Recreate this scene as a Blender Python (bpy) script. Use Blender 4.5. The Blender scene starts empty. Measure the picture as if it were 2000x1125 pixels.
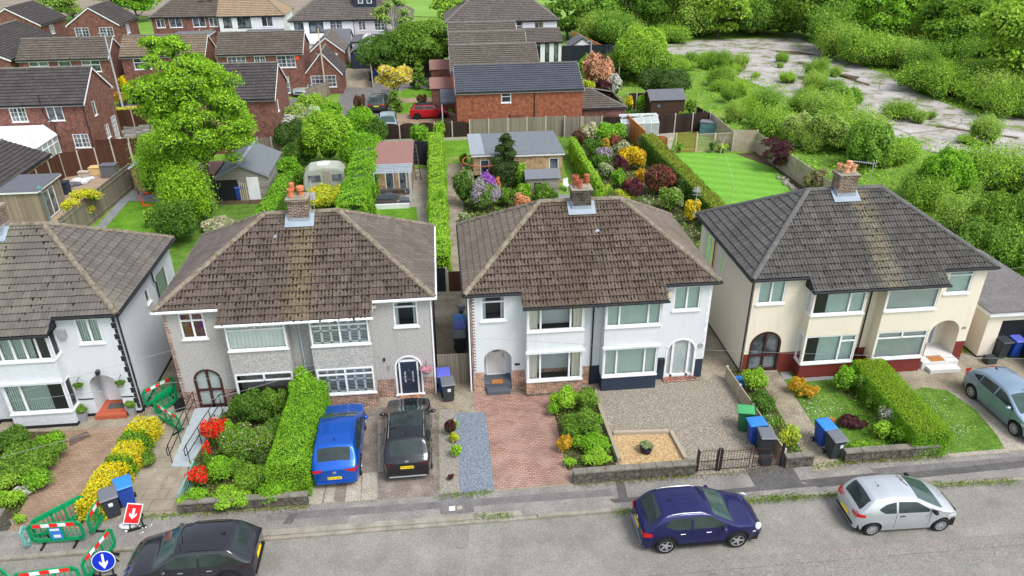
import bpy, bmesh, math, random
import numpy as np
from mathutils import Vector, Matrix
sc = bpy.context.scene
R = math.radians
# ---------------- camera ----------------
CAMH = 20.0
def cam_axes(p, y, r):
    cp, sp, cy, sy = math.cos(p), math.sin(p), math.cos(y), math.sin(y)
    F = Vector((sy*cp, cy*cp, -sp)); Rt = Vector((cy, -sy, 0)); U = Rt.cross(F)
    return Rt*math.cos(r)+U*math.sin(r), U*math.cos(r)-Rt*math.sin(r), F
CR, CU, CF = cam_axes(.487303, .094892, -.0086796)
cd = bpy.data.cameras.new('camera'); cam = bpy.data.objects.new('camera', cd); sc.collection.objects.link(cam)
cd.sensor_width = 36; cd.lens = 1452.5/2000*36; cd.clip_start = .1; cd.clip_end = 1500
mw = Matrix((CR, CU, -CF)).transposed().to_4x4(); mw.translation = (0, 0, CAMH); cam.matrix_world = mw
sc.camera = cam
# ---------------- world, sun, exposure ----------------
SUN_EL, SUN_ROT = 56, 138
w = bpy.data.worlds.new('World'); sc.world = w; w.use_nodes = True
nt = w.node_tree; bg = nt.nodes['Background']
sky = nt.nodes.new('ShaderNodeTexSky'); sky.sky_type = 'NISHITA'; sky.sun_disc = False
sky.sun_elevation = R(SUN_EL); sky.sun_rotation = R(SUN_ROT); sky.air_density = 1.0; sky.dust_density = 2.0; sky.ozone_density = 1.0
hs = nt.nodes.new('ShaderNodeHueSaturation'); hs.inputs['Saturation'].default_value = .42; hs.inputs['Value'].default_value = 1.15
nt.links.new(sky.outputs[0], hs.inputs['Color']); nt.links.new(hs.outputs[0], bg.inputs[0]); bg.inputs[1].default_value = .14
sl = bpy.data.lights.new('sun', 'SUN'); sl.energy = 1.5; sl.angle = R(22); sl.color = (1, .98, .95)
so = bpy.data.objects.new('sun', sl); sc.collection.objects.link(so)
sd = Vector((math.sin(R(SUN_ROT))*math.cos(R(SUN_EL)), math.cos(R(SUN_ROT))*math.cos(R(SUN_EL)), math.sin(R(SUN_EL))))
so.rotation_euler = sd.to_track_quat('Z', 'Y').to_euler(); so.location = (0, 0, 60)
sc.view_settings.view_transform = 'Standard'; sc.view_settings.look = 'None'; sc.view_settings.gamma = 1
sc.view_settings.exposure = .85
sc.cycles.max_bounces = 6; sc.cycles.diffuse_bounces = 3; sc.cycles.glossy_bounces = 3; sc.cycles.transparent_max_bounces = 12
# ---------------- survey: image point on a known level -> ground coordinates ----------------
def at(px, py, z=0.):
    d = CR*((px-1000)/1452.5)-CU*((py-562.5)/1452.5)+CF
    t = (z-CAMH)/d.z; return (d.x*t, d.y*t)
def A(pts, z=0.): return [at(x, y, z) for x, y in pts]
# ---------------- objects ----------------
C = sc.collection
def tag(o, label=None, cat=None, group=None, kind=None):
    if label: o['label'] = label
    if cat: o['category'] = cat
    if group: o['group'] = group
    if kind: o['kind'] = kind
    return o
def thing(name, label, cat, loc=(0, 0, 0), rz=0, group=None):
    o = bpy.data.objects.new(name, None); C.objects.link(o); o.empty_display_size = .3
    o.location = loc if len(loc) == 3 else (loc[0], loc[1], 0); o.rotation_euler = (0, 0, rz)
    return tag(o, label, cat, group)
def dup(root, loc, rz, label, group=None):
    r = root.copy(); C.objects.link(r); r.location = loc; r.rotation_euler = (0, 0, rz); r['label'] = label
    if group: r['group'] = group
    for ch in list(root.children):
        c = ch.copy(); C.objects.link(c); c.parent = r
        for g in ch.children:
            d = g.copy(); C.objects.link(d); d.parent = c
    return r
class MB:
    def __init__(s): s.v = []; s.f = []; s.m = []; s.u = []; s.hasuv = False
    def poly(s, pts, m=0, uv=None):
        n = len(s.v); s.v += [tuple(p) for p in pts]; s.f.append(tuple(range(n, n+len(pts)))); s.m.append(m)
        if uv: s.hasuv = True
        s.u.append(uv or [(0, 0)]*len(pts)); return s
    def faces(s, vs, fs, m=0):
        n = len(s.v); s.v += [tuple(p) for p in vs]
        for f in fs: s.f.append(tuple(i+n for i in f)); s.m.append(m); s.u.append([(0, 0)]*len(f))
        return s
    def box(s, x0, x1, y0, y1, z0, z1, m=0, M=None):
        vs = [Vector((x, y, z)) for z in (z0, z1) for y in (y0, y1) for x in (x0, x1)]
        if M: vs = [M@v for v in vs]
        return s.faces(vs, [(0, 2, 3, 1), (4, 5, 7, 6), (0, 1, 5, 4), (2, 6, 7, 3), (0, 4, 6, 2), (1, 3, 7, 5)], m)
    def cbox(s, c, sx, sy, sz, m=0, rz=0):      # box on its base centre c
        M = Matrix.Translation(Vector(c))@Matrix.Rotation(rz, 4, 'Z')
        return s.box(-sx/2, sx/2, -sy/2, sy/2, 0, sz, m, M)
    def ring(s, p0, p1, r0, r1=None, n=8, m=0, cap=True):
        r1 = r0 if r1 is None else r1; p0 = Vector(p0); p1 = Vector(p1); d = (p1-p0).normalized()
        a = d.orthogonal().normalized(); b = d.cross(a); vs = []
        for p, r in ((p0, r0), (p1, r1)):
            for i in range(n):
                t = 2*math.pi*i/n; vs.append(p+a*math.cos(t)*r+b*math.sin(t)*r)
        fs = [(i, (i+1) % n, n+(i+1) % n, n+i) for i in range(n)]
        if cap: fs += [tuple(range(n))[::-1], tuple(range(n, 2*n))]
        return s.faces(vs, fs, m)
    def tube(s, pts, r, n=6, m=0):
        for a, b in zip(pts[:-1], pts[1:]): s.ring(a, b, r, r, n, m)
        return s
    def prism(s, pts, z0, z1, m=0, top=None):
        n = len(pts); vs = [(x, y, z0) for x, y in pts]+[(x, y, z1) for x, y in pts]
        s.faces(vs, [(i, (i+1) % n, n+(i+1) % n, n+i) for i in range(n)]+[tuple(range(n))[::-1]], m)
        return s.faces(vs, [tuple(range(n, 2*n))], m if top is None else top)
    def lathe(s, prof, n=16, c=(0, 0, 0), m=0, M=None):
        vs = []; c = Vector(c)
        for r, z in prof:
            for i in range(n):
                t = 2*math.pi*i/n; v = Vector((r*math.cos(t), r*math.sin(t), z)); vs.append((M@v if M else v)+c)
        k = len(prof); fs = [(j*n+i, j*n+(i+1) % n, (j+1)*n+(i+1) % n, (j+1)*n+i) for j in range(k-1) for i in range(n)]
        if prof[0][0] > 1e-4: fs.append(tuple(range(n))[::-1])
        if prof[-1][0] > 1e-4: fs.append(tuple(range((k-1)*n, k*n)))
        return s.faces(vs, fs, m)
    def build(s, name, mats, parent=None, smooth=False, bevel=0, fix=True):
        me = bpy.data.meshes.new(name); me.from_pydata([tuple(v) for v in s.v], [], s.f)
        if not isinstance(mats, (list, tuple)): mats = [mats]
        for k in mats: me.materials.append(k)
        me.polygons.foreach_set('material_index', s.m)
        if s.hasuv:
            uv = me.uv_layers.new(name='UVMap'); flat = [c for f in s.u for p in f for c in p]; uv.data.foreach_set('uv', flat)
        if smooth: me.polygons.foreach_set('use_smooth', [True]*len(s.f))
        me.update()
        if fix or bevel or smooth:
            bm = bmesh.new(); bm.from_mesh(me)
            if smooth: bmesh.ops.remove_doubles(bm, verts=bm.verts, dist=1e-4)
            if fix: bmesh.ops.recalc_face_normals(bm, faces=bm.faces)
            if bevel:
                ed = [e for e in bm.edges if len(e.link_faces) == 2 and e.calc_face_angle(0) > .6]
                bmesh.ops.bevel(bm, geom=ed, offset=bevel, segments=2, affect='EDGES', clamp_overlap=True)
            bm.to_mesh(me); bm.free()
        if smooth:
            try: me.set_sharp_from_angle(angle=R(smooth if smooth is not True else 40))
            except Exception: pass
        o = bpy.data.objects.new(name, me); C.objects.link(o)
        if parent: o.parent = parent
        return o
def text_obj(txt, size, mat, parent, M, name='lettering', depth=.002):
    cu = bpy.data.curves.new('t', 'FONT'); cu.body = txt; cu.size = size; cu.align_x = 'CENTER'; cu.align_y = 'CENTER'; cu.extrude = depth
    t = bpy.data.objects.new('t', cu); C.objects.link(t); bpy.context.view_layer.update()
    me = bpy.data.meshes.new_from_object(t.evaluated_get(bpy.context.evaluated_depsgraph_get()))
    bpy.data.objects.remove(t); bpy.data.curves.remove(cu)
    me.transform(M); me.materials.clear(); me.materials.append(mat)
    o = bpy.data.objects.new(name, me); C.objects.link(o); o.parent = parent; return o
# ---------------- materials ----------------
class N:
    def __init__(s, name):
        s.mat = bpy.data.materials.new(name); s.mat.use_nodes = True; s.t = s.mat.node_tree; s.b = s.t.nodes['Principled BSDF']
    def n(s, typ, **kw):
        x = s.t.nodes.new('ShaderNode'+typ)
        for k, v in kw.items():
            if k in x.inputs: x.inputs[k].default_value = v
            else: setattr(x, k, v)
        return x
    def l(s, a, b): s.t.links.new(a, b)
    def noise(s, scale, vec=None, detail=4, rough=.6, out=0):
        x = s.n('TexNoise', Scale=scale, Detail=detail, Roughness=rough)
        s.l(vec if vec is not None else s.pos(), x.inputs['Vector']); return x.outputs[out]
    def pos(s):
        if not hasattr(s, '_p'): s._p = s.n('NewGeometry').outputs['Position']
        return s._p
    def obj(s):
        if not hasattr(s, '_o'): s._o = s.n('TexCoord').outputs['Object']
        return s._o
    def ramp(s, fac, stops):
        x = s.n('ValToRGB'); s.l(fac, x.inputs[0]); e = x.color_ramp.elements
        while len(e) < len(stops): e.new(.5)
        for k, (p, c) in zip(e, stops): k.position = p; k.color = (*c, 1) if len(c) == 3 else c
        return x.outputs[0]
    def mix(s, fac, a, b, typ='MIX'):
        x = s.n('Mix', data_type='RGBA', blend_type=typ)
        for i, v in ((0, fac), (6, a), (7, b)):
            if isinstance(v, (int, float)): x.inputs[i].default_value = v
            elif isinstance(v, tuple): x.inputs[i].default_value = (*v, 1)
            else: s.l(v, x.inputs[i])
        return x.outputs[2]
    def math(s, op, a, b=0.):
        x = s.n('Math', operation=op)
        for i, v in ((0, a), (1, b)):
            if isinstance(v, (int, float)): x.inputs[i].default_value = v
            else: s.l(v, x.inputs[i])
        return x.outputs[0]
    def bump(s, h, strength=.3, dist=.02):
        x = s.n('Bump', Strength=strength, Distance=dist); s.l(h, x.inputs['Height']); s.l(x.outputs[0], s.b.inputs['Normal'])
    def col(s, c):
        if isinstance(c, tuple): s.b.inputs['Base Color'].default_value = (*c, 1)
        else: s.l(c, s.b.inputs['Base Color'])
    def set(s, **kw):
        for k, v in kw.items(): s.b.inputs[k.replace('_', ' ')].default_value = v
        return s.mat
def mul(c, k): return tuple(x*k for x in c)
def m_plain(name, c, rough=.7, var=.15, scale=3, bump=0, bs=60, metal=0, spec=.3):
    n = N(name)
    if var:
        a = n.mix(n.noise(scale, n.obj(), 5), mul(c, 1-var*1.6), mul(c, 1+var*1.2)); n.col(a)
    else: n.col(c)
    if bump: n.bump(n.noise(bs, n.obj(), 3), bump, .01)
    return n.set(Roughness=rough, Metallic=metal, Specular_IOR_Level=spec)
def m_render(name, c, speck=.2, stain=.25):      # pebbledash / painted render
    n = N(name); f = n.ramp(n.noise(20, n.pos(), 4, .85), [(.35, (0, 0, 0)), (.65, (1, 1, 1))]); g = n.noise(1.1, n.pos(), 6, .7)
    a = n.mix(f, mul(c, 1-speck*1.8), mul(c, 1+speck)); v = n.n('Mapping'); n.l(n.pos(), v.inputs[0]); v.inputs['Scale'].default_value = (2.2, 2.2, .35)
    h = n.ramp(n.noise(1.5, v.outputs[0], 5, .7), [(.5, (0, 0, 0)), (.8, (1, 1, 1))])
    a = n.mix(n.math('MULTIPLY', h, stain), a, mul(c, .55)); a = n.mix(n.math('MULTIPLY', g, .18), a, mul(c, .75)); n.col(a)
    n.bump(f, .5, .015); return n.set(Roughness=.9, Specular_IOR_Level=.2)
def wallvec(n):                                   # (x+y, z) so bricks run on every wall
    s = n.n('SeparateXYZ'); n.l(n.pos(), s.inputs[0]); c = n.n('CombineXYZ')
    n.l(n.math('ADD', s.outputs[0], s.outputs[1]), c.inputs[0]); n.l(s.outputs[2], c.inputs[1]); return c.outputs[0]
def m_brick(name, c1, c2, mo, bw=.225, rh=.075, ms=.012):
    n = N(name); b = n.n('TexBrick', offset=.5); n.l(wallvec(n), b.inputs['Vector'])
    b.inputs['Color1'].default_value = (*c1, 1); b.inputs['Color2'].default_value = (*c2, 1); b.inputs['Mortar'].default_value = (*mo, 1)
    b.inputs['Scale'].default_value = 1; b.inputs['Brick Width'].default_value = bw; b.inputs['Row Height'].default_value = rh
    b.inputs['Mortar Size'].default_value = ms; b.inputs['Mortar Smooth'].default_value = .2; b.inputs['Bias'].default_value = 0
    a = n.mix(n.noise(.9, n.pos(), 6, .7), b.outputs[0], mul(c1, .45)); a = n.mix(.65, b.outputs[0], a)
    a = n.mix(n.math('MULTIPLY', n.noise(9, n.pos(), 3), .2), a, mul(c2, 1.5)); n.col(a)
    a = n.mix(.55, a, n.ramp(n.noise(3.2, n.pos(), 8, .8), [(.38, (.1, .1, .1)), (.62, (.9, .9, .9))]), 'OVERLAY'); n.col(a); n.bump(b.outputs['Fac'], -.4, .01); return n.set(Roughness=.9, Specular_IOR_Level=.2)
def m_tiles(name, c1, c2, moss=(.045, .035, .018), mossamt=.5, lich=(.33, .3, .2), lichamt=.35, streak=None, tw=.3, g=.345, sw=.7, scol=(.30, .27, .13)):
    n = N(name); uv = n.n('UVMap').outputs[0]; s = n.n('SeparateXYZ'); n.l(uv, s.inputs[0])
    fl = n.n('CombineXYZ'); n.l(n.math('FLOOR', n.math('DIVIDE', s.outputs[0], tw)), fl.inputs[0]); n.l(n.math('FLOOR', n.math('DIVIDE', s.outputs[1], g)), fl.inputs[1])
    wn = n.n('TexWhiteNoise', noise_dimensions='2D'); n.l(fl.outputs[0], wn.inputs[0])
    a = n.mix(wn.outputs[0], c1, c2); a = n.mix(n.noise(.55, n.pos(), 5, .65), mul(c1, .8), a)
    jo = n.ramp(n.math('FRACT', n.math('DIVIDE', s.outputs[0], tw)), [(.0, (.25, .25, .25)), (.07, (1, 1, 1))]); a = n.mix(1., a, jo, 'MULTIPLY')
    # lichen spots, moss; the dark foot of each course is the riser slot
    li = n.ramp(n.noise(17, n.pos(), 3, .7), [(.6, (0, 0, 0)), (.68, (1, 1, 1))])
    a = n.mix(n.math('MULTIPLY', li, lichamt), a, lich)
    mo = n.ramp(n.noise(11, n.pos(), 4, .75), [(.57, (0, 0, 0)), (.64, (1, 1, 1))]); big = n.ramp(n.noise(.8, n.pos(), 3), [(.35, (.2, .2, .2)), (.65, (1, 1, 1))])
    a = n.mix(n.math('MULTIPLY', n.math('MULTIPLY', mo, big), mossamt), a, moss)
    if streak is not None:
        d = n.math('ABSOLUTE', n.math('SUBTRACT', n.math('ADD', s.outputs[0], n.math('MULTIPLY', n.noise(1.3, n.pos(), 4), .8)), streak+.4))
        f = n.ramp(n.math('DIVIDE', d, sw), [(.35, (1, 1, 1)), (1, (0, 0, 0))]); f = n.math('MULTIPLY', f, n.ramp(n.noise(7, n.pos(), 4, .8), [(.38, (0, 0, 0)), (.62, (1, 1, 1))]))
        a = n.mix(n.math('MULTIPLY', f, .6), a, scol)
    n.col(a); n.bump(n.noise(45, n.pos(), 3), .35, .01); return n.set(Roughness=.88, Specular_IOR_Level=.25)
def m_leaf(name, c, c2=None, rough=.55, var=.35, trans=.38):
    n = N(name); c2 = c2 or mul(c, 1.7); ri = n.n('NewGeometry').outputs['Random Per Island']
    a = n.mix(ri, mul(c, 1-var), mul(c2, 1.1)); a = n.mix(n.ramp(n.noise(1.1, n.pos(), 3), [(.35, (0, 0, 0)), (.7, (1, 1, 1))]), a, n.mix(ri, c, c2)); n.col(a)
    n.set(Roughness=rough, Specular_IOR_Level=.25)
    t = n.n('BsdfTranslucent'); n.l(a, t.inputs[0]); x = n.n('MixShader'); x.inputs[0].default_value = trans
    n.l(n.b.outputs[0], x.inputs[1]); n.l(t.outputs[0], x.inputs[2]); n.l(x.outputs[0], n.t.nodes['Material Output'].inputs[0]); return n.mat
def m_paint(name, c, metal=.35, rough=.28, coat=.45):
    n = N(name); a = n.mix(n.noise(1.2, n.obj(), 4), mul(c, .88), mul(c, 1.08)); n.col(a)
    n.b.inputs['Coat Weight'].default_value = .95 if max(c) < .03 else .45; n.b.inputs['Coat Roughness'].default_value = .03; n.b.inputs['Specular IOR Level'].default_value = .3; return n.set(Roughness=rough, Metallic=metal)
def m_glass(name, tint=(.6, .7, .7), tr=.6, rough=.02):
    n = N(name); tb = n.n('BsdfTransparent'); tb.inputs[0].default_value = (*tint, 1); gb = n.n('BsdfGlossy', Roughness=rough); gb.inputs[0].default_value = (.9, .95, 1, 1)
    fr = n.n('Fresnel', IOR=1.5); x = n.n('MixShader'); n.l(n.math('ADD', n.math('MULTIPLY', fr.outputs[0], .8), 1-tr-.35), x.inputs[0])
    n.l(tb.outputs[0], x.inputs[1]); n.l(gb.outputs[0], x.inputs[2]); n.l(x.outputs[0], n.t.nodes['Material Output'].inputs[0]); return n.mat
def m_stripes(name, c1, c2, freq, axis=0, rough=.6, vec='pos', duty=.5, soft=.1):
    n = N(name); s = n.n('SeparateXYZ'); n.l(n.pos() if vec == 'pos' else n.obj(), s.inputs[0])
    u = n.math('ADD', s.outputs[0], s.outputs[1]) if axis == 0 else s.outputs[2]
    f = n.math('FRACT', n.math('MULTIPLY', u, freq)); a = n.mix(n.ramp(f, [(max(0, duty-soft), (0, 0, 0)), (min(1, duty+soft), (1, 1, 1))]), c1, c2); n.col(a); return n.set(Roughness=rough)
def m_planks(name, c, w=.12, dark=.35, rough=.85, grime=.3, horiz=False):
    n = N(name); s = n.n('SeparateXYZ'); n.l(n.pos(), s.inputs[0])
    u = s.outputs[2] if horiz else n.math('ADD', s.outputs[0], n.math('MULTIPLY', s.outputs[1], .9)); u = n.math('DIVIDE', u, w)
    f = n.math('FRACT', u); g = n.ramp(f, [(.0, (dark,)*3), (.1, (1, 1, 1)), (.9, (1, 1, 1)), (1, (dark,)*3)])
    wn = n.n('TexWhiteNoise', noise_dimensions='1D'); n.l(n.math('FLOOR', u), wn.inputs['W'])
    a = n.mix(wn.outputs[0], mul(c, .78), mul(c, 1.18)); a = n.mix(n.math('MULTIPLY', n.noise(2.2, n.pos(), 6, .75), grime*1.6), a, mul(c, .4)); a = n.mix(1., a, g, 'MULTIPLY'); n.col(a)
    n.bump(g, .5, .01); return n.set(Roughness=rough, Specular_IOR_Level=.2)
def m_ground(name, stops, scale=3, fine=60, fstr=.35, bump=.4, rough=.95, detail=8):
    n = N(name); a = n.ramp(n.noise(scale, n.pos(), detail, .68), stops); f = n.ramp(n.noise(fine, n.pos(), 3, .75), [(.3, (.08, .08, .08)), (.7, (.92, .92, .92))])
    a = n.mix(fstr, a, f, 'OVERLAY'); n.col(a); n.bump(f, bump, .02); return n.set(Roughness=rough, Specular_IOR_Level=.15)
def m_blocks(name, c1, c2, mo, bw=.2, rh=.1, rot=0, ms=.008, dirt=(.12, .09, .06), patch=None):
    n = N(name); mp = n.n('Mapping'); n.l(n.pos(), mp.inputs[0]); mp.inputs['Rotation'].default_value = (0, 0, rot)
    b = n.n('TexBrick', offset=.5); n.l(mp.outputs[0], b.inputs['Vector']); b.inputs['Color1'].default_value = (*c1, 1); b.inputs['Color2'].default_value = (*c2, 1); b.inputs['Mortar'].default_value = (*mo, 1)
    for k, v in (('Scale', 1), ('Brick Width', bw), ('Row Height', rh), ('Mortar Size', ms), ('Mortar Smooth', .3), ('Bias', 0)): b.inputs[k].default_value = v
    g = n.noise(.7, n.pos(), 6, .65); a = n.mix(n.ramp(g, [(.45, (0, 0, 0)), (.75, (.8, .8, .8))]), b.outputs[0], dirt)
    h = n.ramp(n.noise(1.1, n.pos(), 5, .6, 1), [(.45, (0, 0, 0)), (.7, (.55, .55, .55))]); a = n.mix(h, a, patch or mul(c2, 1.5))
    n.col(n.mix(n.math('MULTIPLY', n.noise(35, n.pos(), 3), .35), a, mul(c1, .5))); n.bump(b.outputs['Fac'], -.4, .01); return n.set(Roughness=.9, Specular_IOR_Level=.2)
# ---------------- building helpers ----------------
Z = Vector((0, 0, 1))
def lb(mb, o, u, n, a0, a1, b0, b1, c0, c1, m=0):
    P = lambda a, b, c: o+u*a+Z*b+n*c
    vs = [P(a, b, c) for c in (c0, c1) for b in (b0, b1) for a in (a0, a1)]
    mb.faces(vs, [(0, 2, 3, 1), (4, 5, 7, 6), (0, 1, 5, 4), (2, 6, 7, 3), (0, 4, 6, 2), (1, 3, 7, 5)], m)
def panel(mb, o, u, n, a0, a1, b0, b1, holes=(), split=None, m=0, ms=1, rd=.12):
    """wall face with openings and their reveals; below `split` the face takes slot ms"""
    xs = sorted({a0, a1, *[h[0] for h in holes], *[h[1] for h in holes]}); zs = sorted({b0, b1, *[h[2] for h in holes], *[h[3] for h in holes], *([split] if split else [])})
    P = lambda a, b, c=0.: o+u*a+Z*b+n*c
    for x0, x1 in zip(xs, xs[1:]):
        for z0, z1 in zip(zs, zs[1:]):
            cx, cz = (x0+x1)/2, (z0+z1)/2
            if any(h[0] < cx < h[1] and h[2] < cz < h[3] for h in holes): continue
            if not (a0 < cx < a1 and b0 < cz < b1): continue
            mb.poly([P(x0, z0), P(x1, z0), P(x1, z1), P(x0, z1)], ms if split and cz < split else m)
    for h in holes:
        d = -(h[4] if len(h) > 4 else rd)
        for q in (((h[0], h[2]), (h[0], h[3])), ((h[1], h[2]), (h[1], h[3])), ((h[0], h[3]), (h[1], h[3])), ((h[0], h[2]), (h[1], h[2]))):
            (p, r), (s, t) = q; mb.poly([P(p, r), P(s, t), P(s, t, d), P(p, r, d)], ms if split and max(r, t) <= split else m)
def arc(a0, a1, zs, z1, k=14):
    c = (a0+a1)/2; w = (a1-a0)/2; return [(c-w*math.cos(math.pi*i/k), zs+(z1-zs)*math.sin(math.pi*i/k)) for i in range(k+1)]
def arch_fill(mb, o, u, n, a0, a1, zs, z1, depth, m=0, c=0.):
    P = lambda a, b, d=0.: o+u*a+Z*b+n*(d+c)
    q = arc(a0, a1, zs, z1)
    for (x0, y0), (x1, y1) in zip(q, q[1:]):
        mb.poly([P(x0, y0), P(x1, y1), P(x1, z1+.002), P(x0, z1+.002)], m); mb.poly([P(x0, y0), P(x1, y1), P(x1, y1, -depth), P(x0, y0, -depth)], m)
def arch_frame(mb, o, u, n, a0, a1, z0, zs, z1, w, c0, c1, m=0):
    lb(mb, o, u, n, a0, a0+w, z0, zs, c0, c1, m); lb(mb, o, u, n, a1-w, a1, z0, zs, c0, c1, m)
    q = arc(a0, a1, zs, z1); r = arc(a0+w, a1-w, zs, z1-w); P = lambda a, b, c: o+u*a+Z*b+n*c
    for i in range(len(q)-1):
        A0, A1, B0, B1 = q[i], q[i+1], r[i], r[i+1]
        mb.faces([P(*p, c) for c in (c0, c1) for p in (A0, A1, B1, B0)], [(0, 1, 2, 3), (4, 7, 6, 5), (0, 4, 5, 1), (3, 2, 6, 7)], m)
def blind(parent, o, u, n, a0, a1, b0, b1, kind, c, seed=1):
    rnd = random.Random(seed); mb = MB()
    if kind in ('vert', 'vertw'):
        k = max(2, int((a1-a0)/.089)); w = (a1-a0)/k; ang = .35 if kind == 'vert' else .7
        for i in range(k):
            a = a0+(i+.5)*w; hw = w*(.5 if kind == 'vert' else .42); d = hw*ang
            mb.poly([o+u*(a-hw)+Z*b0+n*(c-d), o+u*(a+hw)+Z*b0+n*(c+d), o+u*(a+hw)+Z*b1+n*(c+d), o+u*(a-hw)+Z*b1+n*(c-d)])
        mb.build('blind', MAT['blind_green' if kind == 'vert' else 'blind_grey'], parent, fix=False)
    elif kind == 'shutter':
        k = max(1, round((a1-a0)/.42)); w = (a1-a0)/k
        for i in range(k):
            x0 = a0+i*w; x1 = x0+w
            for q in ((x0, x0+.05, b0, b1), (x1-.05, x1, b0, b1), (x0, x1, b0, b0+.07), (x0, x1, b1-.07, b1), (x0, x1, (b0+b1)/2-.03, (b0+b1)/2+.03)): lb(mb, o, u, n, *q, c-.02, c+.01)
            z = b0+.1
            while z < b1-.1:
                mb.poly([o+u*x0+Z*z+n*(c-.03), o+u*x1+Z*z+n*(c-.03), o+u*x1+Z*(z+.055)+n*c, o+u*x0+Z*(z+.055)+n*c]); z += .075
        mb.build('shutter', MAT['shutter'], parent)
    elif kind in ('curtain', 'net', 'curtain_cream', 'floral'):
        segs = [(a0, a1)] if kind in ('net', 'floral') else [(a0, a0+(a1-a0)*.17), (a1-(a1-a0)*.17, a1)]
        for x0, x1 in segs:
            k = max(6, int((x1-x0)/.03)); pts = []
            for i in range(k+1):
                a = x0+(x1-x0)*i/k; d = .025*math.sin(i*1.15+rnd.random()*.6); pts.append((a, d))
            for (p, d), (q, e) in zip(pts, pts[1:]): mb.poly([o+u*p+Z*b0+n*(c+d), o+u*q+Z*b0+n*(c+e), o+u*q+Z*b1+n*(c+e), o+u*p+Z*b1+n*(c+d)])
        mb.build('curtain', MAT[{'net': 'curtain_net', 'floral': 'curtain_floral', 'curtain_cream': 'curtain_cream'}.get(kind, 'curtain_grey')], parent, fix=False)
def win(parent, o, u, n, a0, a1, b0, b1, cols=(.5,), trans=None, kind=None, frame='white', glass='glass', rec=.05, fw=.065, sill=.07, geo=None, simple=False, seed=1, label=None, tcols=None, tonly=False):
    """window frame + pane + sill + whatever hangs behind it. trans: height fraction of the transom, geo: (nx, nz) glazing bars"""
    f = MB(); w = a1-a0; h = b1-b0; c0, c1 = -rec-.05, -rec+.03
    for q in ((a0, a0+fw, b0, b1), (a1-fw, a1, b0, b1), (a0+fw, a1-fw, b0, b0+fw), (a0+fw, a1-fw, b1-fw, b1)): lb(f, o, u, n, *q, c0, c1)
    bounds = [0, *cols, 1]
    for i, c in enumerate(cols):
        zt = b1-fw
        if tcols is not None and trans and i not in tcols: zt = b1-fw
        lb(f, o, u, n, a0+w*c-fw*.6, a0+w*c+fw*.6, b0+(h*trans if tonly else fw), zt, c0+.004, c1-.004)
    if trans:
        for i in range(len(bounds)-1):
            if tcols is not None and i not in tcols: continue
            lb(f, o, u, n, a0+w*bounds[i]+(fw if i == 0 else fw*.6), a0+w*bounds[i+1]-(fw if i == len(bounds)-2 else fw*.6), b0+h*trans-fw*.5, b0+h*trans+fw*.5, c0+.006, c1-.002)
    if geo:
        nx, nz = geo
        for i in range(1, nx): lb(f, o, u, n, a0+w*i/nx-.014, a0+w*i/nx+.014, b0+fw, b1-fw, c0+.03, c1-.012)
        for i in range(1, nz): lb(f, o, u, n, a0+fw, a1-fw, b0+h*i/nz-.014, b0+h*i/nz+.014, c0+.032, c1-.014)
    fr = f.build('window', MAT[frame], parent)
    if label: fr['label'] = label
    p = MB(); p.poly([o+u*x+Z*z+n*(-rec-.01) for x, z in ((a0+fw*.5, b0+fw*.5), (a1-fw*.5, b0+fw*.5), (a1-fw*.5, b1-fw*.5), (a0+fw*.5, b1-fw*.5))]); p.build('pane', MAT[glass], fr, fix=False)
    if sill: s = MB(); lb(s, o, u, n, a0-.06, a1+.06, b0-.07, b0-.001, -rec-.03, sill); s.build('sill', MAT[frame if frame != 'brown' else 'white'], fr, bevel=.008)
    if kind: blind(fr, o, u, n, a0+fw*.6, a1-fw*.6, b0+fw*.6, b1-fw*.6, kind, -rec-.1, seed)
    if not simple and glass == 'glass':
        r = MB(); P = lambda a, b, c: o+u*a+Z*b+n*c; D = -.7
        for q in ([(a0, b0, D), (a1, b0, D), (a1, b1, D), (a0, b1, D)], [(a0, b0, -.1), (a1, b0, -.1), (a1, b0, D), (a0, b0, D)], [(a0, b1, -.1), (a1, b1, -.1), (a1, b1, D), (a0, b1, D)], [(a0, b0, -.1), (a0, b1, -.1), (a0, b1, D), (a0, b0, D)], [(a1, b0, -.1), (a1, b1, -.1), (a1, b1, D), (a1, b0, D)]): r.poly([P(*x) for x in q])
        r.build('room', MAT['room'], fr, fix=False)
    return fr
def clip_poly(bm, poly):
    n = len(poly); cx = sum(p[0] for p in poly)/n; cy = sum(p[1] for p in poly)/n
    for i in range(n):
        (x0, y0), (x1, y1) = poly[i], poly[(i+1) % n]; no = Vector((y1-y0, x0-x1, 0)).normalized()
        if no.dot(Vector((cx-x0, cy-y0, 0))) > 0: no = -no
        bmesh.ops.bisect_plane(bm, geom=bm.verts[:]+bm.edges[:]+bm.faces[:], plane_co=(x0, y0, 0), plane_no=no, clear_outer=True)
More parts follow.
